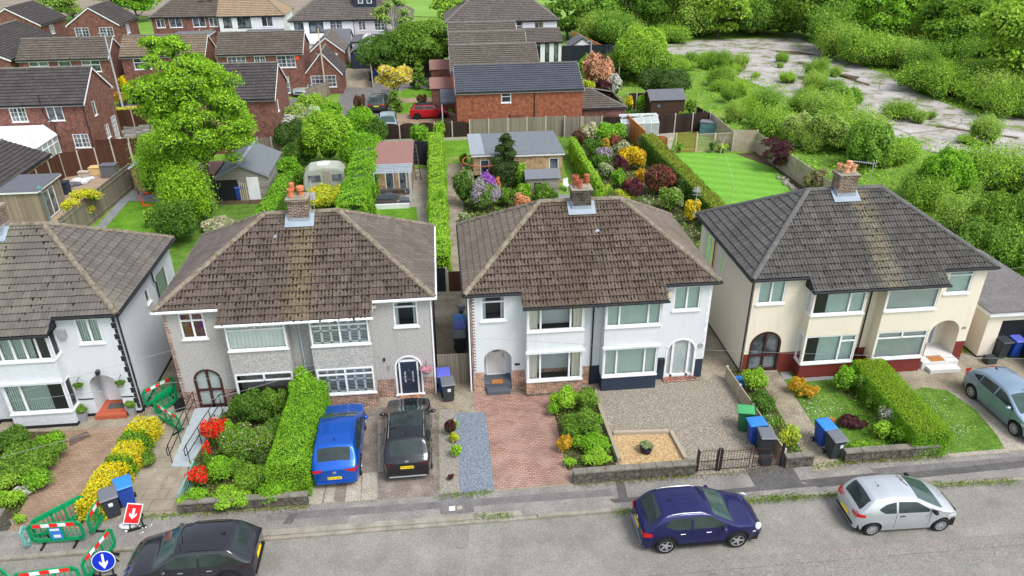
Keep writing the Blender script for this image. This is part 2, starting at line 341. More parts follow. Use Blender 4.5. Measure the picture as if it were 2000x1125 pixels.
def tiles(mb, O, u, v, poly, tw=.3, g=.345, amp=.028, step=.05, m=0, seed=0, me=None, fine=3, jit=.006):
    """one slope of interlocking tiles as stepped, rolled courses, clipped to poly given in slope coordinates (u, v)"""
    O = Vector(O); u = Vector(u).normalized(); v = Vector(v).normalized(); nn = u.cross(v).normalized()
    if nn.z < 0: nn = -nn
    x0 = min(p[0] for p in poly); x1 = max(p[0] for p in poly); y0 = min(p[1] for p in poly); y1 = max(p[1] for p in poly)
    half = tw/2; pr = [(0, 0.), (.18, amp), (.62, amp), (.8, 0)] if fine >= 3 else [(0, 0.), (.3, amp)] if fine == 2 else [(0, 0.)]
    if fine == 1: half = tw
    i0 = math.floor(x0/half)-1; i1 = math.ceil(x1/half)+1; us = []
    for i in range(i0, i1):
        for t, h in pr: us.append(((i+t)*half, h))
    rnd = random.Random(seed); bm = bmesh.new()
    j0 = math.floor(y0/g); j1 = math.ceil(y1/g)
    for j in range(j0, j1):
        jt = {}; lo = []; hi = []; ri = []
        for (a, h) in us:
            k = math.floor(a/tw+1e-6); e = jt.setdefault(k, (rnd.uniform(-1, 1)*jit, rnd.uniform(-1, 1)*jit))
            lo.append(bm.verts.new((a, j*g+e[0], h+step+e[1]*.6))); hi.append(bm.verts.new((a, (j+1)*g+.02, h+e[1]*.3))); ri.append(bm.verts.new((a, j*g+e[0]+.004, h-.005)))
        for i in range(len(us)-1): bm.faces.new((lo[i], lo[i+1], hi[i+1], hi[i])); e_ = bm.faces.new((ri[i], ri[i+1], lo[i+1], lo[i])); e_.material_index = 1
    clip_poly(bm, poly)
    for f in bm.faces:
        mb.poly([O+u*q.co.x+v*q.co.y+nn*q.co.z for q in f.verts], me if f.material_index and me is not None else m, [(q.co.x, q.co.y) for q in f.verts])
    bm.free(); mb.hasuv = True
def ridge(mb, p0, p1, r=.12, seg=.42, m=0, seed=0):
    p0 = Vector(p0); p1 = Vector(p1); d = p1-p0; L = d.length; d.normalize(); s = d.cross(Z).normalized(); up = s.cross(d); k = max(1, round(L/seg)); rnd = random.Random(seed)
    for i in range(k):
        a = p0+d*(L*i/k-.01); b = p0+d*(L*(i+1)/k+.03); ra = r*rnd.uniform(.96, 1.04); rb = r*1.1; vs = []
        off = up*rnd.uniform(-.006, .006)
        for p, q in ((a, ra), (b, rb)):
            for t in range(7): th = math.pi*t/6; vs.append(p+off+s*math.cos(th)*q+up*(math.sin(th)*q*.9-.03))
        mb.faces(vs, [(t, t+1, t+8, t+7) for t in range(6)]+[tuple(range(7)), tuple(range(7, 14))], m)
def gutter(par, mat, p0, p1, r=.06): mb = MB(); mb.ring(Vector(p0), Vector(p1), r, r, 8); mb.build('gutter', MAT[mat], par)
def moss(name, parent, spots, mat, seed=0):
    rnd = random.Random(seed); mb = MB()
    for p, u, v, nn, s in spots:
        vs = []; k = 6
        for i in range(k): t = 2*math.pi*i/k; vs.append(p+u*math.cos(t)*s*rnd.uniform(.7, 1.3)+v*math.sin(t)*s*rnd.uniform(.8, 1.8))
        vs.append(p+nn*s*.5); mb.faces(vs, [(i, (i+1) % k, k) for i in range(k)])
    o = mb.build(name, mat, parent, smooth=True, fix=False); o['kind'] = 'stuff'; return o
def cowl_pot(mb, x, y, z, h=.45, r=.12, m=0, style=0):
    if style == 0: mb.lathe([(r*.95, z), (r*.85, z+h*.75), (r*1.12, z+h*.8), (r*1.12, z+h), (r*.82, z+h), (r*.78, z+h*.6), (0, z+h*.6)], 14, (x, y, 0), m)
    elif style == 1:
        pr = [(r*.8, z), (r*.8, z+h*.3)]
        for i in range(4): pr += [(r*1.05, z+h*(.3+.16*i)), (r*1.05, z+h*(.4+.16*i)), (r*.85, z+h*(.42+.16*i))]
        pr += [(0, z+h)]; mb.lathe(pr, 14, (x, y, 0), m)
    else: mb.lathe([(r*.8, z), (r*.75, z+h*.55), (r*1.35, z+h*.65), (r*1.35, z+h), (r*1.1, z+h*1.05), (0, z+h*1.05)], 14, (x, y, 0), m)
def chimney(parent, x, y, z0, z1, sx, sy, brickm, potm, pots, cap='concrete'):
    mb = MB(); mb.box(x-sx/2, x+sx/2, y-sy/2, y+sy/2, z0, z1-.22); mb.box(x-sx/2-.03, x+sx/2+.03, y-sy/2-.03, y+sy/2+.03, z1-.22, z1-.14); mb.box(x-sx/2-.06, x+sx/2+.06, y-sy/2-.06, y+sy/2+.06, z1-.14, z1-.06)
    ch = mb.build('chimney', MAT[brickm], parent)
    mb = MB(); mb.box(x-sx/2-.07, x+sx/2+.07, y-sy/2-.07, y+sy/2+.07, z1-.06, z1); mb.box(x-sx/2+.1, x+sx/2-.1, y-sy/2+.08, y+sy/2-.08, z1, z1+.06); mb.build('chimney_cap', MAT[cap], ch, bevel=.02)
    for dx, dy, st, h, r in pots: mb = MB(); cowl_pot(mb, x+dx, y+dy, z1+.03, h, r, 0, st); mb.build('chimney_pot', MAT[potm], ch, smooth=True)
    return ch
def aerial(x, y, z, rz, label, h=1.6):
    t = thing('aerial', label, 'aerial', (x, y, z), rz); mb = MB(); mb.ring((0, 0, 0), (0, 0, h), .018, n=6); mb.build('mast', MAT['galv'], t)
    mb = MB(); mb.ring((-.1, 0, h-.1), (.9, 0, h-.1), .014, n=5)
    for i in range(9): mb.ring((.02+i*.1, -.2+.008*i, h-.1), (.02+i*.1, .2-.008*i, h-.1), .009, n=4)
    mb.ring((-.1, -.22, h-.2), (-.1, .22, h-.2), .012, n=4); mb.ring((-.1, -.22, h), (-.1, .22, h), .012, n=4); mb.build('antenna_rods', MAT['galv'], t)
# ---------------- semi-detached pair ----------------
def semi(xc, S):
    """local frame: x along the street, y away from it, origin on the front wall at ground level under the party wall"""
    t = thing(S.get('name', 'semi_detached_house'), S['label'], 'house', (xc, 27.75, 0)); W = S.get('w', 5.35); WL, WR = S.get('wl', W), S.get('wr', W); D = 7.15; ZE = 5.02
    o0 = Vector((0, 0, 0)); X = Vector((1, 0, 0)); Yv = Vector((0, 1, 0)); F = -Yv
    wall = MB(); sp = S.get('split', 1.0)
    mats = [MAT[S['render']], MAT[S['plinth'][0]], MAT[S['plinth'][1]], MAT[S.get('band', 'black_paint')]]
    for side in (-1, 1):
        hs = []; E = S['L' if side < 0 else 'R']
        a0, a1 = (-WL, 0.) if side < 0 else (0., WR)
        b0, b1 = (-2.95, -.45) if side < 0 else (.45, 2.95)
        ew = E['ew']; hs.append((ew[0], ew[1], ew[2], ew[3]))
        dr = E['door']; hs.append((dr[0], dr[1], 0.001, dr[2], dr[3]))
        panel(wall, o0, X, F, a0, a1, 0, ZE, hs, split=sp, m=0, ms=1 if side < 0 else 2)
        arch_fill(wall, o0, X, F, dr[0], dr[1], dr[2]-(dr[1]-dr[0])/2*E.get('ar', .95), dr[2], .2 if dr[3] < .5 else .25, 0)
        if dr[3] > .5:      # open porch: floor, side walls are the reveals, back wall
            panel(wall, o0+Yv*dr[3], X, F, dr[0], dr[1], 0, dr[2], [], m=0)
        bd = .62; ob = Yv*-bd
        u0, u1, l0, l1 = E.get('bz', (3.38, 4.72, .82, 2.25))
        panel(wall, ob, X, F, b0, b1, .0, 4.78, [(b0+.05, b1-.05, u0, u1, .1), (b0+.05, b1-.05, l0, l1, .1)], split=l0-.12 if sp > .5 else sp, m=0, ms=1 if side < 0 else 2)
        gl = E.get('side')
        for sx, sg in ((b0, -1), (b1, 1)):
            n = X*sg; ho = []
            if gl == sg: ho = [(.08, bd-.02, u0, u1, .06), (.08, bd-.02, l0, l1, .06)]
            panel(wall, X*sx+Yv*(-bd), Yv, n, 0, bd, 0, 4.78, ho, split=l0-.12 if sp > .5 else sp, m=0, ms=1 if side < 0 else 2)
            if gl == sg:
                for z0, z1 in ((u0, u1), (l0, l1)): win(t, X*sx+Yv*(-bd), Yv, n, .08, bd-.02, z0, z1, (), kind=E['bk'], frame=E['fr'], rec=.01, fw=.05, sill=.04)
        if E.get('canopy'): lb(wall, ob, X, F, b0-.06, b1+.06, l1+.05, l1+.14, 0, .16, 0)
        win(t, ob, X, F, b0+.05, b1-.05, u0, u1, **E['uw'], kind=E['bk'], frame=E['fr'], seed=3); win(t, ob, X, F, b0+.05, b1-.05, l0, l1, **E['lw'], kind=E.get('bk2', E['bk']), frame=E['fr'], seed=4)
        win(t, o0, X, F, *ew, **E['ow'], frame=E['fr'])
        # side wall and rear
        sx = a0 if side < 0 else a1; n = X*side; sw = S.get('sw', {}).get(side, [])
        panel(wall, X*sx, Yv, n, 0, D, 0, ZE, [q[:4] for q in sw], split=S.get('side_split'), m=0, ms=3)
        for q in sw: win(t, X*sx, Yv, n, *q[:4], q[4] if len(q) > 4 else (), q[5] if len(q) > 5 else None, frame='white', seed=5, kind=q[6] if len(q) > 6 else None)
    panel(wall, Yv*D, X, Yv, -WL, WR, 0, ZE, [], m=0)
    wall.build('wall', mats, t)
    # roof
    WrL, WrR = WL+.25, WR+.25; ye, yr, ym, zr, ze = -.2, D+.25, 3.75, 7.58, 5.1; r = S.get('r', 1.8); k = (zr-ze)/(ym-ye); ex = -.86; zx = ze+k*(ex-ye)
    sl = math.sqrt(1+k*k); v = Vector((0, 1, k)).normalized(); O = Vector((0, ex, zx)); B = lambda y: (y-ex)*sl
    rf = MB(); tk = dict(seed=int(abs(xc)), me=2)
    tiles(rf, O, X, v, [(-WrL, B(ye)), (WrR, B(ye)), (r, B(ym)), (-r, B(ym))], **tk)
    tiles(rf, O, X, v, [(-3.12, 0), (3.12, 0), (3.12, B(ye)), (-3.12, B(ye))], **tk)
    for sg, Wr in ((-1, WrL), (1, WrR)):
        kx = (zr-ze)/(Wr-r); s2 = math.sqrt(1+kx*kx)*(Wr-r); tiles(rf, Vector((sg*Wr, 0, ze)), Yv, Vector((-sg, 0, kx)), [(ye, 0), (yr, 0), (ym, s2)], m=1, **tk)
    kb = (zr-ze)/(yr-ym); sb = math.sqrt(1+kb*kb)*(yr-ym); tiles(rf, Vector((0, yr, ze)), X, Vector((0, -1, kb)), [(-WrL, 0), (WrR, 0), (r, sb), (-r, sb)], **{**tk, 'fine': 2})
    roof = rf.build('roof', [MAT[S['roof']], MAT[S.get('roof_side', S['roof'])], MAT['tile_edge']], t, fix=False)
    rt = MB(); up = Vector((0, 0, .05))
    for p, q in (((-WrL, ye, ze), (-r, ym, zr)), ((WrR, ye, ze), (r, ym, zr)), ((-r, ym, zr), (r, ym, zr)), ((-WrL, yr, ze), (-r, ym, zr)), ((WrR, yr, ze), (r, ym, zr))): ridge(rt, Vector(p)+up, Vector(q)+up, r=.125, seed=len(rt.v))
    rt.build('ridge_tiles', MAT[S['ridge']], roof, smooth=True, fix=False)
    if S.get('moss'):
        rnd = random.Random(7); sp_ = []; nn = X.cross(v).normalized()
        for i in range(S['moss']):
            j = rnd.randrange(0, 15); yv = j*.345; a = rnd.choice([-1, 1])*rnd.random()*5.5; yy = ex+yv/sl
            lim = 3.1 if yy < ye else (WrL-(WrL-r)*(yy-ye)/(ym-ye))
            if abs(a) > lim-.15: continue
            if rnd.random() > (.45+.55*math.sin(a*1.3+j*.4)**2): continue
            a = round(a/.15)*.15-.02; s = rnd.uniform(.03, .075); sp_.append((O+X*a+v*(yv-rnd.uniform(.0, .06) if rnd.random() < .55 else yv+rnd.uniform(0, .3))+nn*(.02 if rnd.random() < .5 else .035), X, v, nn, s))
        moss('moss', roof, sp_, MAT['moss'])
    # soffit, fascia, gutters
    tr = MB(); tc = S.get('trim', ('black_paint', 'black_paint'))
    tr.box(-WrL+.04, WrR-.04, ye+.04, .02, ze-.16, ze-.1); tr.box(-WrL+.04, -3.12, ye+.02, ye+.045, ze-.16, ze-.005, 0); tr.box(3.12, WrR-.04, ye+.02, ye+.045, ze-.16, ze-.005, 0)
    tr.box(-3.1, 3.1, ex+.04, .0, zx-.12, zx-.06, 0); tr.box(-3.1, 3.1, ex+.02, ex+.045, zx-.12, zx-.0, 0)
    for sg in (-1, 1):
        s = sg*3.1; tr.poly([(s, ex+.03, zx-.12), (s, 0, zx-.12), (s, 0, ze-.02), (s, ye, ze-.02), (s, ex+.03, zx)]); Wr = WrL if sg < 0 else WrR; w_ = WL if sg < 0 else WR
        tr.box(min(sg*Wr, sg*w_), max(sg*Wr, sg*w_), ye+.05, yr-.05, ze-.16, ze-.1)
    tr.build('fascia', MAT[tc[0]], roof)
    g = .05
    for q in (((-WrL, ye-g, ze-.05), (-3.12, ye-g, ze-.05)), ((3.12, ye-g, ze-.05), (WrR, ye-g, ze-.05)), ((-3.15, ex-g, zx-.04), (3.15, ex-g, zx-.04)), ((-WrL-g, ye-g, ze-.05), (-WrL-g, yr, ze-.05)), ((WrR+g, ye-g, ze-.05), (WrR+g, yr, ze-.05))): gutter(roof, tc[1], *q)
    for pts, mm in S.get('pipes', []): mb = MB(); mb.tube([Vector(p) for p in pts], .037, 8); mb.build('downpipe', MAT[mm], t)
    q = S['chimney']; c = chimney(roof, q[0], ym+q[1], 6.3, q[2], q[3], q[4], q[5], q[6], q[7])
    fl = MB(); x, y, sx, sy = q[0], ym+q[1], q[3]/2, q[4]/2; zf = lambda yy: ze+k*(yy-ye)+.11 if yy < ym else zr+.11-kb*(yy-ym)
    fl.poly([(x-sx-.12, y-sy-.28, zf(y-sy-.28)), (x+sx+.12, y-sy-.28, zf(y-sy-.28)), (x+sx+.12, y-sy, zf(y-sy)), (x-sx-.12, y-sy, zf(y-sy))])
    fl.box(x-sx-.02, x+sx+.02, y-sy-.03, y-sy, zf(y-sy)-.05, zf(y-sy)+.13)
    for s in (-1, 1): a = x+s*sx; fl.poly([(a, y-sy-.28, zf(y-sy-.28)+.004), (a+s*.2, y-sy-.28, zf(y-sy-.28)+.004), (a+s*.2, ym, zf(ym)), (a, ym, zf(ym))]); fl.box(min(a, a+s*.02), max(a, a+s*.02), y-sy, y+sy, zr-.2, zr+.12)
    fl.build('lead_flashing', MAT['lead'], c)
    for qn in S.get('quoins', []):
        mb = MB(); x, sg, z0, z1, dz, wa, wb = qn[:7]; z = z0; i = 0
        while z < z1: w_ = wa if i % 2 else wb; lb(mb, o0, X, F, *(sorted((x, x-sg*w_))), z, min(z+dz*.93, z1), -.01, .012); z += dz; i += 1
        mb.build('quoins', MAT[qn[7]], t)
    return t, roof
# ---------------- simple gabled / hipped house of the estate behind ----------------
def ghouse(name, label, x0, x1, y0, y1, ze, zr, axis, wallm, roofm, wins=(), trim='white', ridgem='ridge_grey', tile=None, cat='house', ov=.22, pipes=(), hipL=False, hipR=False, group=None, rx=None, face='F'):
    cx, cy = (x0+x1)/2, (y0+y1)/2; t = thing(name, label, cat, (cx, cy, 0), group=group); X = Vector((1, 0, 0)); Yv = Vector((0, 1, 0)); a, b = (x1-x0)/2, (y1-y0)/2
    mb = MB(); faces = {'F': (Vector((-a, -b, 0)), X, -Yv, 2*a), 'B': (Vector((-a, b, 0)), X, Yv, 2*a), 'R': (Vector((a, -b, 0)), Yv, X, 2*b), 'L': (Vector((-a, -b, 0)), Yv, -X, 2*b)}
    for k, (o, u, n, ln) in faces.items():
        panel(mb, o, u, n, 0, ln, 0, ze, [q[1:5] for q in wins if q[0] == k and q[4] <= ze], rd=.1)
        g = (axis == 'x' and k in 'RL' and not (hipR if k == 'R' else hipL)) or (axis == 'y' and k in 'FB' and not (hipL if k == 'F' else False))
        if g: mb.poly([o+Z*ze, o+u*ln+Z*ze, o+u*(ln/2)+Z*(zr-.03)])
        for q in wins:
            if q[0] == k: win(t, o, u, n, *q[1:5], **({'sill': .05, 'glass': 'glass_dark', 'simple': True, 'rec': .04, **q[5]}))
    mb.build('wall', MAT[wallm], t)
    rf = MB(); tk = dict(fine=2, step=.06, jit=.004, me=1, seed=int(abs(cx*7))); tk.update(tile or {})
    O = ov; tr = MB()
    L, Wd = (a, b) if axis == 'x' else (b, a); eu = X if axis == 'x' else Yv; ew = Yv if axis == 'x' else X
    run = Wd+O; k = (zr-ze)/Wd; zo = ze-k*O; sl = math.sqrt(1+k*k)*run; rl = rx if rx is not None else L-Wd
    l0 = -(rl if hipL else L+O*.6); l1 = rl if hipR else L+O*.6; e0 = -(L+O*(1 if hipL else .6)); e1 = L+O*(1 if hipR else .6)
    for sg in (-1, 1):
        tiles(rf, ew*(sg*run)+Z*zo, eu, -ew*sg+Z*k, [(e0, 0), (e1, 0), (l1, sl), (l0, sl)], **tk)
    for hp, sg, lr in ((hipL, -1, l0), (hipR, 1, l1)):
        if hp:
            rn = L+O-abs(lr); kk = (zr-zo)/rn; tiles(rf, eu*(sg*(L+O))+Z*zo, ew, -eu*sg+Z*kk, [(-run, 0), (run, 0), (0, math.hypot(rn, zr-zo))], **tk)
        else:
            for s2 in (-1, 1):      # barge boards
                p = eu*(sg*(L+O*.6)); A0 = p+ew*(s2*run)+Z*(zo-.02); B0 = p+Z*(zr-.02); d = eu*(sg*.03)
                tr.faces([A0, B0, B0-Z*.17, A0-Z*.17, A0+d, B0+d, B0+d-Z*.17, A0+d-Z*.17], [(0, 1, 2, 3), (4, 7, 6, 5), (0, 4, 5, 1), (3, 2, 6, 7), (0, 3, 7, 4)])
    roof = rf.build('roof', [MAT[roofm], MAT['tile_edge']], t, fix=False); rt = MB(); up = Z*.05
    ridge(rt, eu*l0+Z*zr+up, eu*l1+Z*zr+up, r=.11)
    for hp, sg, lr in ((hipL, -1, l0), (hipR, 1, l1)):
        if hp:
            for s2 in (-1, 1): ridge(rt, eu*(sg*(L+O))+ew*(s2*run)+Z*zo+up, eu*lr+Z*zr+up, r=.11)
    rt.build('ridge_tiles', MAT[ridgem], roof, smooth=True, fix=False)
    for s2 in (-1, 1):
        p = ew*(s2*(run-.03)); n = ew*s2
        A0 = eu*e0+p+Z*(zo-.18); tr.faces([A0, A0+eu*(e1-e0), A0+eu*(e1-e0)+Z*.16, A0+Z*.16], [(0, 1, 2, 3)]); B0 = eu*e0+ew*(s2*(Wd-.0))+Z*(zo-.18); tr.faces([A0, A0+eu*(e1-e0), B0+eu*(e1-e0), B0], [(0, 1, 2, 3)])
    tr.build('fascia', MAT[trim], roof, fix=False)
    for s2 in (-1, 1): gutter(roof, 'black_paint', eu*e0+ew*(s2*(run+.03))+Z*(zo-.06), eu*e1+ew*(s2*(run+.03))+Z*(zo-.06), .055)
    for pts in pipes: mb = MB(); mb.tube([Vector(p) for p in pts], .04, 6); mb.build('downpipe', MAT['black_paint'], t)
    return t, roof
# ---------------- fences and walls ----------------
def fence(name, label, p0, p1, h, panel_m, post_m='concrete_post', style='board', n=None, cat='fence', group=None, kick=.0, arch=0, pw=.1, z=0., hend=None):
    p0 = Vector((*p0, z)); p1 = Vector((*p1, z)); d = p1-p0; L = d.length; d.normalize(); n = n or max(1, round(L/1.85)); t = thing(name, label, cat, p0, math.atan2(d.y, d.x), group=group)
    X = Vector((1, 0, 0)); F = Vector((0, -1, 0)); s = L/n; H = lambda i: h+(0 if hend is None else (hend-h)*i/n)
    for i in range(n+1):
        if post_m: mb = MB(); hh = H(min(i, n-.5))+.05; mb.box(i*s-pw/2, i*s+pw/2, -pw/2, pw/2, 0, hh); mb.build('post', MAT[post_m], t)
    for i in range(n):
        a, b = i*s+(pw/2 if post_m else .004), (i+1)*s-(pw/2 if post_m else .004); mb = MB(); hh = H(i+.5); z0 = kick
        if kick: kb = MB(); kb.box(a, b, -.025, .025, 0, kick); kb.build('gravel_board', MAT['concrete_post'], t)
        if style == 'board':
            mb.box(a, b, -.012, .012, z0+.004, hh-.05)
            for k in range(int((b-a)/.125)+1):
                x = a+k*.125
                if x+.11 < b+.02: mb.box(x, min(x+.105, b), -.026, -.012, z0+.01, hh-.052)
            mb.box(a, b, -.035, .035, hh-.05, hh)
            for zz in (z0+.25, hh-.35): mb.box(a, b, .012, .05, zz, zz+.08)
        elif style == 'lap':
            q = arc(a, b, hh-(arch or .001), hh, 10) if arch else [(a, hh), (b, hh)]
            pts = [(a, z0+.004), (b, z0+.004)]+q[::-1]
            f = [(x, -.014, zz) for x, zz in pts]; g = [(x, .014, zz) for x, zz in pts]; k = len(pts)
            mb.faces(f+g, [tuple(range(k)), tuple(range(k, 2*k))[::-1]]+[(j, (j+1) % k, k+(j+1) % k, k+j) for j in range(k)])
            zz = z0+.1
            while zz < hh-(arch or 0)-.05: mb.box(a, b, -.024, -.014, zz, zz+.012); mb.box(a, b, .014, .024, zz, zz+.012); zz += .125
            for x in (a+.03, (a+b)/2, b-.03): mb.box(x-.018, x+.018, -.036, -.024, z0, hh-(arch or 0)); mb.box(x-.018, x+.018, .024, .036, z0, hh-(arch or 0))
            if not arch: mb.box(a, b, -.03, .03, hh, hh+.025)
        elif style == 'slat':
            zz = z0+.06
            while zz < hh-.08: mb.box(a, b, -.012, .012, zz, zz+.08); zz += .12
        elif style == 'concrete':
            zz = z0; k = 0
            while zz < hh-.05: mb.box(a, b, -.022, .022, zz+.006, min(zz+.298, hh)); mb.box(a, b, -.016, .016, zz, zz+.006); zz += .3
        elif style == 'trellis':
            x = a+.06
            while x < b-.02: mb.box(x-.009, x+.009, -.014, 0, z0+.05, hh-.02); x += .13
            zz = z0+.1
            while zz < hh-.02: mb.box(a, b, 0, .014, zz-.009, zz+.009); zz += .13
            for q in ((a, a+.04, z0+.02, hh), (b-.04, b, z0+.02, hh)): mb.box(q[0], q[1], -.02, .02, q[2], q[3])
            mb.box(a+.04, b-.04, -.02, .02, hh-.04, hh); mb.box(a+.04, b-.04, -.02, .02, z0+.02, z0+.06)
        elif style == 'brickwall': mb.box(a, b, -.055, .055, z0, hh)
        mb.build('panel', MAT[panel_m], t)
    return t
def lowwall(name, label, pts, h, th, m, cap_m, cat='garden wall', seed=0, course=.18):
    """rubble / block garden wall: irregular stones with coping"""
    rnd = random.Random(seed); p0 = Vector((*pts[0], 0)); p1 = Vector((*pts[1], 0)); d = p1-p0; L = d.length; t = thing(name, label, cat, p0, math.atan2(d.y, d.x)); mb = MB(); z = 0
    mb.box(.03, L-.03, -th/2+.02, th/2-.02, 0, h-.02)
    while z < h-.06:
        x = -rnd.random()*.2
        while x < L:
            l = rnd.uniform(.22, .48); a, b = max(0, x), min(L, x+l)
            if b-a > .06: e = rnd.uniform(-.012, .012); mb.box(a+.008, b-.008, -th/2+e, th/2-e, z+.006, min(z+course-.006, h))
            x += l
        z += course
    mb.build('stones', MAT[m], t, bevel=.012); mb = MB(); x = 0
    while x < L: l = rnd.uniform(.5, .75); b = min(L, x+l); mb.box(x+.004, b-.004, -th/2-.03, th/2+.03, h, h+.07+rnd.uniform(0, .012)); x += l
    mb.build('coping', MAT[cap_m], t, bevel=.012); return t
# ---------------- wheelie bin ----------------
def make_bin(label, body, lid, loc, rz, group=None, sticker=None):
    t = thing('wheelie_bin', label, 'wheelie bin', loc, rz, group)
    def fr(z, w, d): return [(-w/2, -d/2, z), (w/2, -d/2, z), (w/2, d/2, z), (-w/2, d/2, z)]
    mb = MB(); lv = [(.06, .44, .46), (.5, .49, .54), (.9, .55, .62), (.92, .59, .68), (.97, .59, .68)]; vs = []
    for z, w, d in lv: vs += fr(z, w, d)
    mb.faces(vs, [(0, 3, 2, 1)]+[(4*i+j, 4*i+(j+1) % 4, 4*i+4+(j+1) % 4, 4*i+4+j) for i in range(len(lv)-1) for j in range(4)]); mb.build('bin_body', MAT[body], t, smooth=30, bevel=.02)
    mb = MB(); vs = [(-.31, -.4, .985), (.31, -.4, .985), (.31, .33, 1.02), (-.31, .33, 1.02), (-.3, -.36, 1.03), (.3, -.36, 1.03), (.29, .28, 1.08), (-.29, .28, 1.08), (-.2, -.22, 1.055), (.2, -.22, 1.055), (.2, .18, 1.09), (-.2, .18, 1.09)]
    mb.faces(vs, [(0, 3, 2, 1), (0, 1, 5, 4), (1, 2, 6, 5), (2, 3, 7, 6), (3, 0, 4, 7), (4, 5, 9, 8), (5, 6, 10, 9), (6, 7, 11, 10), (7, 4, 8, 11), (8, 9, 10, 11)]); mb.build('lid', MAT[lid], t, bevel=.012)
    mb = MB(); mb.ring((-.25, .39, .98), (.25, .39, .98), .016); mb.ring((-.25, .31, .96), (-.25, .39, .98), .016); mb.ring((.25, .31, .96), (.25, .39, .98), .016); mb.build('handle', MAT[body], t)
    for s in (-1, 1): mb = MB(); mb.ring((s*.24, .24, .1), (s*.3, .24, .1), .1, n=16); mb.ring((s*.3, .24, .1), (s*.305, .24, .1), .06, n=12, m=1); mb.build('wheel', [MAT['rubber'], MAT['plastic_grey']], t)
    if sticker is not None: mb = MB(); mb.poly([(sticker-.07, -.315, .62), (sticker+.07, -.315, .62), (sticker+.075, -.333, .8), (sticker-.075, -.333, .8)]); mb.build('sticker', MAT['white'], t, fix=False)
    return t
